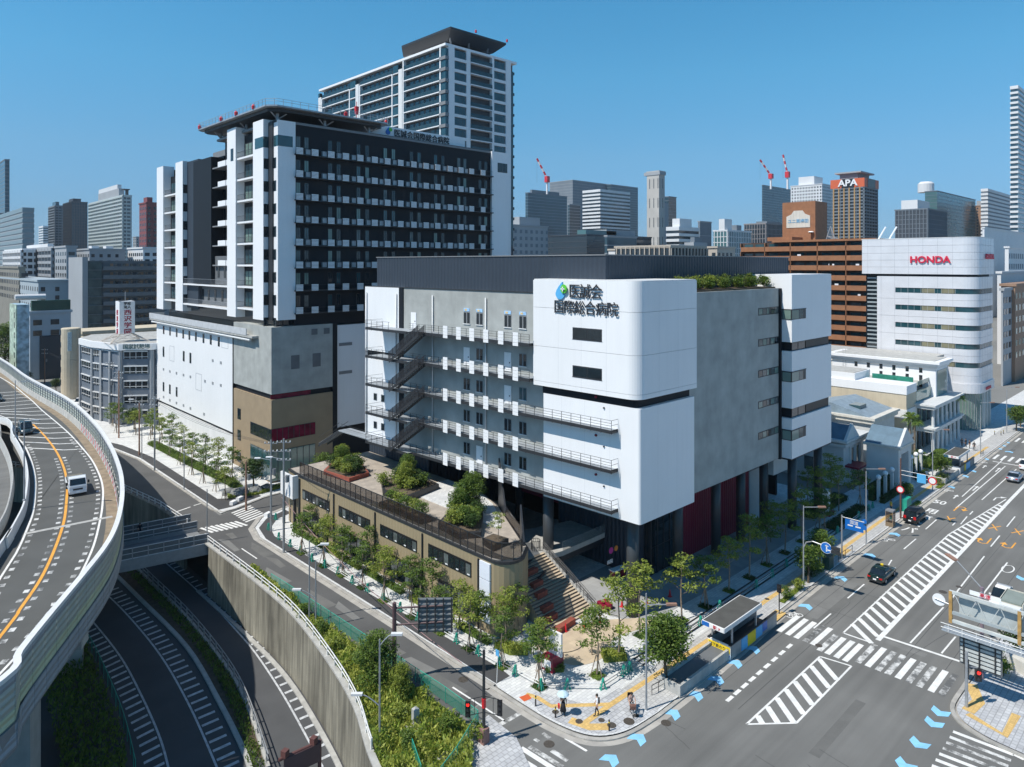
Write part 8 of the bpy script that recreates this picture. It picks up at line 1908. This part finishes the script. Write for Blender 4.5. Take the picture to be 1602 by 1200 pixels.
# subway entrances
def subway(ox_, oy_, label, s=1.0, ad=True):
    t = thing('subway_entrance', label, 'subway entrance', (ox_, oy_, .12), 'subway entrances'); X = lambda x: ox_ + x; Y = lambda y: oy_ + y
    STW = M('station_wall', (.33, .32, .31), .7, .15, 1.2, tile=(1.1, .6, .8, .02))
    part('ramp_wall', MB().box(X(-8), X(0), Y(-1.0), Y(-.78), .1, 1.0).box(X(-8), X(0), Y(.78), Y(1.0), .1, 1.0).box(X(-8), X(-7.8), Y(-.78), Y(.78), .1, 1.0), CONC2, t)
    part('light_well_cover', MB().box(X(-7.8), X(0), Y(-.78), Y(.78), .1, .72), MGREY, t)
    part('stair_wall', MB().box(X(0), X(9.0), Y(-1.15), Y(-1.0), .1, 1.35).box(X(0), X(9.0), Y(1.0), Y(1.15), .1, 1.35), STW, t)
    part('front_panel', MB().box(X(-.05), X(.1), Y(-1.15), Y(1.15), .1, 1.35), WHITE, t)
    part('stair_floor', MB().box(X(.1), X(8.8), Y(-1.0), Y(1.0), .1, .16), BLACK, t); part('dark_wall', MB().box(X(.9), X(5), Y(.86), Y(1.0), 1.35, 2.9), DKSTEEL, t); part('wall_cap', MB().box(X(-.1), X(9.05), Y(-1.2), Y(-.95), 1.35, 1.43).box(X(-.1), X(9.05), Y(.95), Y(1.2), 1.35, 1.43), DKSTEEL, t)
    part('roof', MB().box(X(-1.2), X(5.8), Y(-1.2), Y(1.1), 2.95, 3.35), WHITE2, t); part('roof_felt', MB().box(X(-1.1), X(5.7), Y(-1.1), Y(1.0), 3.35, 3.38), M('roof_felt', (.09, .09, .085), .95, .12, 1, spec=.1), t)
    for x in (.4, 4.9):
        for y in (-1.0, 1.0): part('post', MB().box(X(x), X(x + .14), Y(y - .07), Y(y + .07), 1.4, 2.95), STEEL, t)
    if ad:
        part('yellow_band', MB().box(X(-.09), X(-.05), Y(-1.1), Y(1.1), .65, 1.2), YEL, t); part('blue_text_band', MB().box(X(-.09), X(-.05), Y(-1.1), Y(1.1), .35, .45), BLUES, t)
        a = part('poster', MB().box(X(1.9), X(3.0), Y(-1.2), Y(-1.15), .2, 1.3), SKYB, t); part('poster', MB().box(X(3.05), X(4.6), Y(-1.2), Y(-1.15), .2, 1.3), YEL, t); part('poster', MB().box(X(4.65), X(5.9), Y(-1.2), Y(-1.15), .3, 1.3), SKYB, t); part('poster', MB().box(X(5.95), X(6.9), Y(-1.2), Y(-1.15), .5, 1.3), BLUES, t)
        textpart('地下鉄のりば', .33, .01, DKSTEEL, t, (X(-.1), Y(0), .92), 'W', 'lettering')
    else: part('poster', MB().box(X(2.5), X(3.4), Y(-1.2), Y(-1.15), .2, 1.3), YEL, t); part('poster', MB().box(X(3.5), X(6), Y(-1.2), Y(-1.15), .2, 1.3), SKYB, t)
    part('station_sign', MB().box(X(-1.26), X(-1.2), Y(.35), Y(1.05), 2.97, 3.33), BLUES, t); sb_ = part('station_sign', MB().box(X(-1.26), X(-1.2), Y(-1.15), Y(.3), 2.97, 3.33), WHITE, t)
    textpart('駅 ↗', .36, .01, REDP, sb_, (X(-1.28), Y(-.45), 3.15), 'W', 'lettering')
subway(57.8, 33.15, 'near subway entrance with flat roof, yellow and blue posters')
subway(129.6 + 7.5, 34.4, 'far subway entrance with flat roof beyond the street tree', ad=False)
# bench rail, cabinets, booth
single('utility_cabinet', MB().box(83.0, 84.3, 33.4, 34.2, .12, 1.6), M('dark_green_box', (.02, .07, .06), .5, .1, 2), 'dark green cabinet on the kerb verge', 'cabinet'); single('green_cabinet', MB().box(110.6, 112.6, 33.5, 34.5, .12, 1.9), GREENP, 'green mesh-fronted cabinet behind the parked black van', 'cabinet')
x, y = G(1393, 824); t = thing('phone_booth', 'grey-brown telephone booth on the avenue pavement', 'phone booth', (x, y, .12))
part('roof', MB().box(x - .5, x + .5, y - .5, y + .5, 2.15, 2.35), GREYP, t); part('booth_glass', MB().box(x - .42, x + .42, y - .42, y + .42, .7, 2.15), SMOKE, t); part('lower_panel', MB().box(x - .45, x + .45, y - .45, y + .45, .15, .7), M('booth_bronze', (.22, .16, .10), .5, .1, 2), t)
for dx in (-.44, .44):
    for dy in (-.44, .44): part('frame_post', MB().box(x + dx - .04, x + dx + .04, y + dy - .04, y + dy + .04, .12, 2.2), M('booth_post', (.25, .18, .12), .5, 0), t)
part('telephone', MB().box(x + .1, x + .35, y - .15, y + .15, 1.0, 1.5), GREENP, t)
for (x, y, x2, y2, l) in ((48.3, 33.9, 49.9, 33.7, 'black handrail by the round street tree'), (86.2, 33.6, 90.5, 33.6, 'low grey handrail on the tactile patch'), (152.5, 33.7, 154.5, 33.7, 'dark rail at the far crossing')):
    t = thing('handrail', l, 'handrail', (x, y, .12)); m = MB().tube((x, y, .95), (x2, y2, .95), .03).tube((x, y, .55), (x2, y2, .55), .02)
    for f in (0, .5, 1): m.tube((x + (x2 - x) * f, y + (y2 - y) * f, .12), (x + (x2 - x) * f, y + (y2 - y) * f, .95), .03)
    part('rail', m, DKSTEEL, t)
# globe lamps on pillars
gl = proto('globe_lamp', 'globe lamp', 'white globe lamps'); part('pillar', MB().box(-.2, .2, -.2, .2, 0, 3.2), STONE, gl); part('globe', MB().lathe((0, 0, 3.25), [(.08, 0), (.3, .12), (.4, .38), (.3, .65), (.08, .78)], 12), WHITE, gl, smooth=True)
for i, (x, y) in enumerate(((112.6, 38.0), (115.5, 38.0), (118.4, 38.0), (128.3, 38.2), (130.8, 38.2), (133.3, 38.2))): put(gl, (x, y, .12), 0, 'white globe lamp on stone pillar, ' + ['nearest the hospital', 'between two others before the chapel', 'just left of the gateway', 'just right of the gateway', 'second right of the gateway', 'farthest, by the palms'][i])
# rear view of the big gantry and panel at far corner
t = thing('overhead_sign_gantry', 'large weathered steel sign gantry with catwalk seen from behind at the right edge', 'sign gantry', (71, 15.6, .12)); x = 67.6; y0, y1 = 17.2, 10.0; zb = 5.5
OLDW = M('weathered_white_steel', (.50, .53, .52), .6, .15, 1.2); RU = M('rust_patch_steel', (.40, .24, .08), .8, .3, 2)
part('sign_back', MB().box(x + .5, x + .56, y1 + 1.6, y0 - .6, zb + .7, zb + 2.6), M('aluminium_back', (.42, .46, .46), .45, .12, 1), t)
for (z_, mt) in ((zb + 2.7, OLDW), (zb + .3, OLDW), (zb + 1.0, M('dull_steel', (.33, .37, .38), .5, .1, 1))): part('chord', MB().box(x - .1, x + .12, y1, y0, z_ - .12, z_ + .12), mt, t)
for yy in (y0 - .1, y0 - 4.9, y1 + .4): part('upright', MB().box(x - .12, x + .14, yy - .12, yy + .12, zb + .1, zb + 2.8), RU, t)
yy = y0 - .4; k = 0
while yy > y1 + .6: part('brace', MB().tube((x, yy, zb + .9 if k % 2 else zb + 2.6), (x, yy - .8, zb + 2.6 if k % 2 else zb + .9), .035, k=4), OLDW, t); yy -= .8; k += 1
part('catwalk', MB().box(x - 1.1, x - .15, y1, y0 + .3, zb - .3, zb - .22), M('catwalk_grating', (.30, .34, .38), .6, .1, 2), t)
m = MB()
for z_ in (zb + .35, zb + .0): m.tube((x - 1.1, y1, z_), (x - 1.1, y0 + .35, z_), .03)
yy = y1
while yy < y0 + .4: m.tube((x - 1.1, yy, zb - .3), (x - 1.1, yy, zb + .4), .025, k=4); yy += 1.0
part('catwalk_rail', m, WHITE2, t)
part('round_sign_back', MB().tube((x + .1, y0 + .8, zb + 1.7), (x + .06, y0 + .8, zb + 1.7), .5, k=20), WHITE, t); part('sign_strut', MB().tube((x, y0, zb + 1.6), (x, y0 + 1.1, zb + 1.75), .05), STEEL, t)
pb = part('small_sign', MB().box(x + .3, x + .35, y0 - 3.6, y0 - 1.4, zb + 2.85, zb + 3.2), WHITE, t); textpart('高速', .4, .01, REDP, pb, (x + .28, y0 - 2.5, zb + 3.02), 'W', 'lettering')
# lower ribbed back panel
for k in range(7): part('rib', MB().box(x - .35, x - .25, y0 - 3.7, y0 - .9, zb - 2.7 + k * .34, zb - 2.5 + k * .34), OLDW, t)
part('lower_panel', MB().box(x - .24, x - .2, y0 - 3.8, y0 - .8, zb - 2.9, zb - .4), MGREY, t)
for k in range(3): part('panel_bar', MB().box(x - .42, x - .34, y0 - 3.4 + k * 1.1, y0 - 3.3 + k * 1.1, zb - 2.8, zb - .3), DKSTEEL, t)
part('pole', MB().tube((71.0, 15.6, .1), (71.0, 15.6, 8.0), .17, .15, 10), M('mauve_pole', (.22, .17, .20), .5, .05, 1), t); part('pole_link', MB().tube((71.0, 15.6, 7.6), (67.6, 15.3, 7.8), .1), STEEL, t); part('lamp_arm', MB().tube((71.0, 15.6, 7.9), (74, 18.2, 8.6), .05), STEEL, t); part('lamp_head', MB().rbox((74.6, 18.8), 1.4, .4, 8.5, 8.65, .8), BRL, t)
single('concrete_planter', MB().rbox((75.4, 13.1), 2.4, 1.5, .12, 1.2, -.5), OFFWHITE, 'large pale concrete tub on the far corner under the gantry', 'planter')
# ================================================================== VEHICLES
def loft(m, secs):
    """secs: (x, half width, z0, z1, top half width)"""
    n0 = len(m.v); K = 8
    for x, w, a, b, tw_ in secs:
        m.v += [(x, -w * .92, a), (x, -w, a + (b - a) * .25), (x, -w, a + (b - a) * .7), (x, -tw_, b), (x, tw_, b), (x, w, a + (b - a) * .7), (x, w, a + (b - a) * .25), (x, w * .92, a)]
    for i in range(len(secs) - 1):
        for j in range(K): p = n0 + i * K + j; q = n0 + i * K + (j + 1) % K; m.f.append((p, q, q + K, p + K))
    m.f.append(tuple(range(n0 + K - 1, n0 - 1, -1))); m.f.append(tuple(range(n0 + (len(secs) - 1) * K, n0 + len(secs) * K))); return m
def car(label, loc, rot, paint, kind='sedan', light=False, cat='car', name='car'):
    t = thing(name, label, cat, (0, 0, 0)); P_ = lambda *a, **k: part(*a, **k)
    L, Wd, belt, roof = {'sedan': (4.7, .86, .92, 1.46), 'van': (4.8, .9, 1.05, 1.88), 'suv': (4.5, .9, 1.0, 1.7)}[kind]; h = L / 2
    if kind == 'van': body = [(-h, .8, .35, 1.0, .76), (-h + .1, .9, .28, 1.08, .86), (1.2, .9, .25, 1.05, .86), (h - .7, .88, .25, .98, .8), (h - .1, .8, .28, .8, .7), (h, .7, .35, .65, .6)]
    else: body = [(-h, .74, .38, .85, .68), (-h + .15, .84, .28, belt, .76), (-1.0, .86, .25, belt, .8), (.8, .86, .25, belt, .8), (h - .5, .84, .26, .82, .72), (h - .08, .76, .3, .7, .62), (h, .66, .36, .6, .55)]
    P_('body', loft(MB(), body), paint, t, smooth=True, fix=True)
    if kind == 'van': g = [(-h + .12, .84, belt, belt + .05, .84), (-h + .3, .82, belt, roof - .06, .74), (.7, .82, belt, roof - .04, .74), (1.75, .8, belt - .03, belt + .02, .76)]; r = [(-h + .25, .72, roof - .08, roof, .7), (.3, .75, roof - .06, roof + .04, .7), (.8, .7, roof - .1, roof - .03, .66)]
    else: g = [(-1.75, .76, belt - .02, belt + .03, .72), (-1.05, .78, belt, roof - .05, .6), (.15, .78, belt, roof - .03, .62), (1.15, .78, belt - .04, belt + .02, .72)]; r = [(-1.1, .6, roof - .07, roof - .02, .56), (-.5, .62, roof - .06, roof + .02, .57), (.25, .6, roof - .08, roof - .01, .56)]
    P_('windows', loft(MB(), g), GLASS, t, smooth=False, fix=True); P_('roof', loft(MB(), r), paint, t, smooth=True, fix=True)
    pm = MB()
    for s in (-1, 1):
        for (xa, xb) in (((-1.05, -1.1), (-.2, -.2)) if kind != 'van' else ((-.9, -.9), (.45, .5))): pm.tube((xa, s * .8, belt), (xb, s * .64, roof - .04), .035, k=4)
    P_('pillar', pm, paint, t)
    for sx in (-1.38, 1.4):
        for s in (-1, 1):
            w_ = P_('wheel', MB().tube((sx, s * .66, .32), (sx, s * .87, .32), .32, k=16), TYRE, t); P_('rim', MB().tube((sx, s * .86, .32), (sx, s * .885, .32), .19, k=10), STEEL, w_)
    for s in (-1, 1):
        P_('tail_lamp', MB().box(-h - .02, -h + .2, s * .62 - .16, s * .62 + .16, .68 if kind != 'van' else .8, .84 if kind != 'van' else 1.15), LAMPR, t); P_('headlight', MB().box(h - .25, h + .0, s * .56 - .14, s * .56 + .14, .55, .68), LAMPW, t); P_('mirror', MB().box(.72, .9, s * .92 - .1, s * .92 + .1, .92, 1.06), paint, t)
    P_('number_plate', MB().box(-h - .03, -h, -.17, .17, .5, .66), WHITE, t); P_('bumper', MB().box(-h - .04, -h + .2, -.72, .72, .32, .48), paint if kind != 'sedan' else DKSTEEL, t)
    if light: P_('taxi_lamp', MB().box(-.1, .1, -.14, .14, roof + .02, roof + .16), YEL, t)
    t.location = loc; t.rotation_euler = (0, 0, rot); return t
x, y = G(1380, 904); car('dark green taxi with roof lamp driving away beside the hatched island', (x, y, .005), 0, CARGREEN, 'sedan', True, 'taxi', 'taxi')
x, y = G(1432, 814); car('black minivan parked at the kerb before the green cabinet', (x, y, .005), 0, CARBLACK, 'van', cat='minivan', name='minivan')
x, y = G(1588, 751); car('silver-blue sedan in the right lane near the far lane arrows', (x, y, .005), 0, CARSILVER)
x, y = G(1607, 733); car('white car with red lamps at the right edge of the avenue', (x, y, .005), 0, CARWHITE, 'suv')
x, y = G(1568, 944); car('white sport utility vehicle seen between gantry and truck', (x, y, .005), math.pi, CARWHITE, 'suv')
x, y = G(40, 677, 8.0); car('dark blue-grey van coming down the expressway by the orange line', (x, y, DZ + .01), -math.pi / 2 - .05, CARBLUE, 'van', cat='van', name='van')
x, y = G(-6, 627, 8.0); car('teal car at the left edge of the expressway chevrons', (x, y, DZ + .01), -math.pi / 2, CARBLUE, 'sedan')
x, y = G(405, 652); car('white car standing by the corner school in the side street', (x, y, .01), -2.0, CARWHITE, 'suv') if 0 else None
x, y = G(134, 655); car('white car in front of the corner school', (x, y, .01), -1.9, CARWHITE, 'suv'); x, y = G(124, 633); car('white car parked under the stair drum canopy', (x, y, .01), -1.9, CARWHITE, 'suv')
def truck(label, loc, rot, boxm=None, tarp=None):
    t = thing('truck', label, 'truck', (0, 0, 0))
    part('cab', loft(MB(), [(.9, .95, .45, 2.05, .88), (1.0, .96, .4, 2.1, .88), (1.9, .96, .4, 2.08, .86), (2.35, .95, .4, 1.35, .9), (2.42, .9, .45, 1.2, .85)]), CARWHITE, t, fix=True)
    part('windscreen', MB().quad((2.38, -.82, 1.36), (2.38, .82, 1.36), (1.98, .78, 2.0), (1.98, -.78, 2.0)), GLASS, t)
    for s in (-1, 1): part('side_window', MB().box(1.15, 1.8, s * .955 - .01, s * .955 + .01, 1.3, 1.85), GLASS, t); part('headlight', MB().box(2.38, 2.45, s * .68 - .15, s * .68 + .15, .7, .88), LAMPW, t); part('mirror', MB().box(2.15, 2.25, s * 1.12 - .1, s * 1.12 + .1, 1.4, 1.75), BLACK, t)
    part('grille', MB().box(2.4, 2.45, -.5, .5, .75, .95), DKSTEEL, t); part('bumper', MB().box(2.3, 2.5, -.92, .92, .38, .62), CARWHITE, t); part('chassis', MB().box(-2.4, 2.2, -.4, .4, .4, .7), DKSTEEL, t); part('number_plate', MB().box(2.5, 2.52, -.2, .2, .42, .58), WHITE, t)
    bd_ = part('cargo_bed', MB().box(-2.5, .8, -.95, .95, .7, .8).box(-2.5, .8, -.98, -.92, .8, 1.25 if not boxm else 2.3).box(-2.5, .8, .92, .98, .8, 1.25 if not boxm else 2.3).box(-2.55, -2.48, -.95, .95, .8, 1.25 if not boxm else 2.3).box(.78, .84, -.95, .95, .8, 2.1), boxm or WHITE2, t)
    part('load', MB().box(-2.3, .7, -.85, .85, .8, 1.5 if not boxm else 2.28), tarp or M('load_tarp', (.16, .15, .12), .9, .3, 3), t)
    for sx in (-1.6, 1.6):
        for s in (-1, 1): w_ = part('wheel', MB().tube((sx, s * .68, .38), (sx, s * .93, .38), .38, k=14), TYRE, t); part('rim', MB().tube((sx, s * .92, .38), (sx, s * .94, .38), .2, k=8), STEEL, w_)
    t.location = loc; t.rotation_euler = (0, 0, rot)
x, y = G(119, 768, 8.0); truck('small white flatbed truck on the expressway beside the orange line', (x, y, DZ + .01), -math.pi / 2 - .12)
x, y = G(1600, 985); truck('grey-topped box truck at the right edge behind the gantry', (x + 1, y + 1, .01), math.pi, M('truck_frame', (.6, .58, .5), .5, .1, 1), M('grey_green_tarp', (.22, .26, .24), .8, .1, 1))
x, y = G(28, 1188, LOW); truck('truck parked in the dark lot under the expressway', (x, y, LOW + .01), 1.2, WHITE2)

# ================================================================== PEOPLE
def finger_hand(m, p, d, s):
    """palm, four fingers and a thumb"""
    d = Vector(d).normalized(); a = d.orthogonal().normalized(); b = d.cross(a); p = Vector(p)
    m.tube(p, p + d * .08, .032, .036, 6)
    for k, L_ in enumerate((.062, .072, .068, .052)):
        q = p + d * .08 + a * (k - 1.5) * .018; e1 = q + d * L_ * .55; m.tube(q - d * .02, e1, .009, .008, 5); m.tube(e1, e1 + (d + b * .6).normalized() * L_ * .5, .008, .006, 5)
    m.tube(p + d * .025 - a * .025, p + d * .055 - a * .065, .011, .008, 5)
def person(label, loc, rot, joints, top, bottom, skirt=None, extras=None, hair=HAIR):
    """one continuous skinned body; joints: dict of positions in metres, facing +x"""
    t = thing('person', label, 'person', (0, 0, 0)); J = joints
    names = ['pelvis', 'waist', 'chest', 'neck', 'head', 'headtop', 'shl', 'ell', 'wrl', 'shr', 'elr', 'wrr', 'hil', 'knl', 'anl', 'tol', 'hir', 'knr', 'anr', 'tor']
    E_ = [(0, 1), (1, 2), (2, 3), (3, 4), (4, 5), (2, 6), (6, 7), (7, 8), (2, 9), (9, 10), (10, 11), (0, 12), (12, 13), (13, 14), (14, 15), (0, 16), (16, 17), (17, 18), (18, 19)]
    R_ = [.13, .115, .15, .058, .092, .07, .065, .045, .03, .065, .045, .03, .088, .06, .042, .035, .088, .06, .042, .035]
    me = bpy.data.meshes.new('body'); me.from_pydata([J[n] for n in names], E_, []); 
    o = bpy.data.objects.new('body', me); C.objects.link(o); o.parent = t
    sk = o.modifiers.new('skin', 'SKIN'); ly = me.skin_vertices[0] if me.skin_vertices else None
    bm = bmesh.new(); bm.from_mesh(me); sl_ = bm.verts.layers.skin.verify(); bm.verts.ensure_lookup_table()
    for i, v in enumerate(bm.verts): v[sl_].radius = (R_[i] * (.75 if i in (0, 1, 2) else 1), R_[i]); v[sl_].use_root = (i == 0)
    bm.to_mesh(me); bm.free()
    o.modifiers.new('sub', 'SUBSURF').levels = 2; o.modifiers['sub'].render_levels = 2
    dg_ = bpy.context.evaluated_depsgraph_get(); fin = bpy.data.meshes.new_from_object(o.evaluated_get(dg_)); o.modifiers.clear(); o.data = fin; fin.name = 'body'
    fin.materials.clear(); [fin.materials.append(q) for q in (top, bottom, SKIN, BLACK)]
    hz_ = J['pelvis'][2]; nz_ = J['neck'][2]
    for p in fin.polygons:
        c = p.center; p.use_smooth = True
        da = min((c - Vector(J[k])).length for k in ('wrl', 'wrr')); de = min((c - Vector(J[k])).length for k in ('ell', 'elr'))
        p.material_index = 2 if (c.z > nz_ - .01 or da < .17 or (de < .1 and top is not CLOTHK)) else 0 if c.z > hz_ - .02 else 3 if min((c - Vector(J[k])).length for k in ('anl', 'anr', 'tol', 'tor')) < .12 else 1
    hm_ = MB(); 
    for a_, b_ in (('ell', 'wrl'), ('elr', 'wrr')): d = Vector(J[b_]) - Vector(J[a_]); finger_hand(hm_, J[b_], d, 1)
    part('hands', hm_, SKIN, t); hd_ = Vector(J['head']); ht_ = (hd_ + Vector(J['headtop'])) / 2
    part('hair', MB().lathe((ht_.x - .022, ht_.y, ht_.z - .035), [(.085, -.03), (.103, .02), (.104, .07), (.085, .12), (.04, .148)], 12), hair, t, smooth=True)
    f = MB(); f.tube((hd_.x + .08, hd_.y, hd_.z + .0), (hd_.x + .115, hd_.y, hd_.z - .02), .014, .018, 5)
    for s in (-1, 1): f.tube((hd_.x, hd_.y + s * .085, hd_.z), (hd_.x, hd_.y + s * .1, hd_.z), .03, .025, 6)
    part('face', f, SKIN, t); e = MB()
    for s in (-1, 1): e.box(hd_.x + .083, hd_.x + .092, hd_.y + s * .032 - .013, hd_.y + s * .032 + .013, hd_.z + .015, hd_.z + .027)
    e.box(hd_.x + .083, hd_.x + .09, hd_.y - .025, hd_.y + .025, hd_.z - .05, hd_.z - .042); part('features', e, HAIR, t)
    if skirt: part('skirt', MB().lathe((J['pelvis'][0], J['pelvis'][1], 0), [(.26, .35), (.2, .7), (.15, 1.02)], 12), skirt, t, smooth=True)
    if extras: extras(t)
    t.location = loc; t.rotation_euler = (0, 0, rot); return t
def walk(st=.25, arm=.15):
    return dict(pelvis=(0, 0, .95), waist=(0, 0, 1.1), chest=(.01, 0, 1.32), neck=(.01, 0, 1.47), head=(.03, 0, 1.58), headtop=(.02, 0, 1.68), shl=(0, .19, 1.40), ell=(-arm * .6, .25, 1.12), wrl=(-arm * .3, .26, .88), shr=(0, -.19, 1.40), elr=(arm * .3, -.25, 1.12), wrr=(arm * 1.4, -.24, .92), hil=(0, .09, .9), knl=(st * .6, .1, .5), anl=(st * .8, .1, .09), tol=(st * .8 + .17, .11, .04), hir=(0, -.09, .9), knr=(-st * .1, -.1, .49), anr=(-st * .9, -.1, .12), tor=(-st * .9 + .15, -.11, .05))
J1 = walk(.18, .1); x, y = G(965 - 31, 1122); person('man in white shirt and dark trousers with a shoulder bag walking on the corner', (x, y, .13), 2.3, J1, CLOTHW, CLOTHK, extras=lambda t: part('bag', MB().box(-.22, -.1, -.3, .0, .95, 1.3), BLACK, t))
J2 = walk(.12, .08); J2['elr'] = (.12, -.2, 1.16); J2['wrr'] = (.2, -.08, 1.32); x, y = G(881, 1121)
def paras(t):
    part('parasol_canopy', MB().lathe((.12, -.02, 1.72), [(.5, 0), (.42, .1), (.24, .2), (.02, .26)], 8), M('pale_blue_cloth', (.50, .66, .74), .7, .05, 2), t); part('parasol_handle', MB().tube((.2, -.08, 1.3), (.12, -.02, 1.98), .012), DKSTEEL, t)
    part('handbag', MB().box(-.1, .2, -.42, -.28, .62, .9), REDP, t)
person('woman in long black dress under a pale blue parasol with a red bag', (x, y, .13), -2.3, J2, CLOTHK, CLOTHK, CLOTHK, paras)
J3 = walk(); J3.update(pelvis=(-.15, 0, .95), waist=(-.1, 0, 1.1), chest=(0, 0, 1.3), neck=(.05, 0, 1.45), head=(.09, 0, 1.55), headtop=(.09, 0, 1.66), shl=(.02, .18, 1.38), shr=(.02, -.18, 1.38), ell=(.2, .26, 1.15), wrl=(.42, .24, 1.02), elr=(.2, -.26, 1.15), wrr=(.42, -.24, 1.02), hil=(-.12, .09, .92), knl=(.22, .1, .78), anl=(.08, .12, .38), tol=(.24, .12, .34), hir=(-.12, -.09, .92), knr=(.16, -.1, .62), anr=(-.02, -.12, .2), tor=(.14, -.12, .16))
x, y = G(988, 1118); hdg = -2.3
bk = thing('bicycle', 'city bicycle with front basket and rear child seat under the rider', 'bicycle', (0, 0, 0))
def wheel(cx): 
    w_ = MB(); n = 18
    for i in range(n): a_, b_ = 2 * math.pi * i / n, 2 * math.pi * (i + 1) / n; w_.tube((cx + .31 * math.cos(a_), 0, .33 + .31 * math.sin(a_)), (cx + .31 * math.cos(b_), 0, .33 + .31 * math.sin(b_)), .022, k=4)
    w = part('wheel', w_, TYRE, bk); s_ = MB()
    for i in range(8): a_ = i * math.pi / 4; s_.tube((cx, 0, .33), (cx + .3 * math.cos(a_), 0, .33 + .3 * math.sin(a_)), .004, k=3)
    part('spokes', s_, STEEL, w)
wheel(-.5); wheel(.52)
part('frame', MB().path([(-.5, 0, .33), (-.18, 0, .8), (-.2, 0, .88)], .018).path([(-.5, 0, .33), (-.05, 0, .3), (.38, 0, .72), (.52, 0, .33)], .02).path([(-.05, 0, .3), (-.18, 0, .8)], .018).path([(.38, 0, .72), (.36, 0, .98)], .018), CARWHITE, bk)
part('handlebar', MB().path([(.42, -.25, 1.0), (.36, -.1, 1.0), (.36, .1, 1.0), (.42, .25, 1.0)], .014), STEEL, bk); part('saddle', MB().box(-.32, -.06, -.08, .08, .87, .93), BLACK, bk); part('basket', MB().box(.45, .78, -.2, .2, .75, 1.02), M('brown_wicker', (.16, .08, .06), .8, .2, 5), bk); part('child_seat', MB().box(-.72, -.38, -.18, .18, .72, .8).box(-.76, -.7, -.18, .18, .72, 1.2).box(-.72, -.45, -.2, -.17, .8, 1.02).box(-.72, -.45, .17, .2, .8, 1.02), BLACK, bk); part('pedals', MB().tube((0, -.2, .2), (-.02, -.05, .3), .015).tube((-.08, .2, .4), (-.05, .05, .3), .015), STEEL, bk)
bk.location = (x, y, .13); bk.rotation_euler = (0, 0, hdg)
person('cyclist in pale pink top with dark trousers riding on the corner pavement', (x, y, .13), hdg, J3, M('pale_pink_cloth', (.55, .38, .32), .8, 0), CLOTHK)
for i, (u, v, l, tp) in enumerate(((1505, 700, 'leftmost of the four dark-suited people standing before the showroom block', CLOTHK), (1511, 701, 'second from left of the four dark-suited people by the far crossing', CLOTHK), (1517, 703, 'third from left of the four dark-suited people by the far crossing', CLOTHK), (1524, 706, 'rightmost of the four dark-suited people by the far crossing', CLOTHK), (219, 840, 'person in black crossing the footbridge under the expressway', CLOTHK), (1394, 802, 'rider in yellow top stopped behind the phone booth', YEL), (1450, 752, 'person in white passing the far lamp pole', CLOTHW))):
    x, y = G(u, v); person(l, (x, y, .13), i * 1.1, walk(.1, .06), tp, CLOTHK)
# two tables with parasols in the court at the tower corner, boulders and seats
for (x, y, l) in ((45.6, 111, 'cream parasol nearest the tower corner'), (48.0, 106.6, 'cream parasol before the glazed tower corner')): 
    t = thing('parasol', l, 'parasol', (x, y, .1)); part('canopy', MB().lathe((x, y, 2.1), [(1.2, 0), (.8, .25), (.05, .45)], 8), OFFWHITE, t); part('stick', MB().tube((x, y, .1), (x, y, 2.4), .03), STEEL, t)
bm_ = MB(); r_ = random.Random(2)
rk = M('grey_rock', (.20, .21, .21), .9, .3, 1.5, bump=.5)
for i, (x, y, s) in enumerate(((44.0, 107.6, 1.5), (46, 106.9, 1.2), (42.9, 109.3, 1.1), (47.9, 107.2, 1.0))): 
    bmx = bmesh.new(); bmesh.ops.create_icosphere(bmx, subdivisions=3, radius=s)
    for v in bmx.verts: n = mnoise.noise(v.co * 1.1 + Vector((i * 5, 0, 0))); v.co *= 1 + .35 * n; v.co.z *= .65
    me = bpy.data.meshes.new('boulder'); bmx.to_mesh(me); bmx.free(); me.materials.append(rk); o = bpy.data.objects.new('boulder', me); C.objects.link(o); o.location = (x, y, .3); o['label'] = '%s grey boulder from the left in the bed at the tower corner' % ['second', 'third', 'first', 'fourth'][i]; o['category'] = 'boulder'; o['group'] = 'boulders at the tower corner'
for (x, y, l) in ((42.8, 105.0, 'white cube seat at the tower corner pavement'), (41.4, 103.9, 'pale bench at the tower corner kerb'), (43.0, 95.6, 'white pot by the gate of the annex')): single('cube_seat', MB().rbox((x, y), 1.0, .6, .12, .65, .5), WHITE, l, 'seat')
for _p in USED: _p.pop('_used', None)
for o in list(bpy.data.objects):
    if o.get('_used') is not None: del o['_used']

# haze of the summer air
hzb = MB().box(-9400, 9400, -3200, 9400, LOW - 1.5, 210); o = part('haze', hzb, None); o['kind'] = 'stuff'
hm_ = bpy.data.materials.new('haze_air'); hm_.use_nodes = True; nn = hm_.node_tree.nodes; nn.remove(nn['Principled BSDF']); vv = nn.new('ShaderNodeVolumePrincipled')
vv.inputs['Color'].default_value = (.80, .88, .95, 1); vv.inputs['Density'].default_value = .00009; vv.inputs['Anisotropy'].default_value = .2
hm_.node_tree.links.new(vv.outputs[0], nn['Material Output'].inputs['Volume']); o.data.materials.append(hm_); o.display_type = 'WIRE'
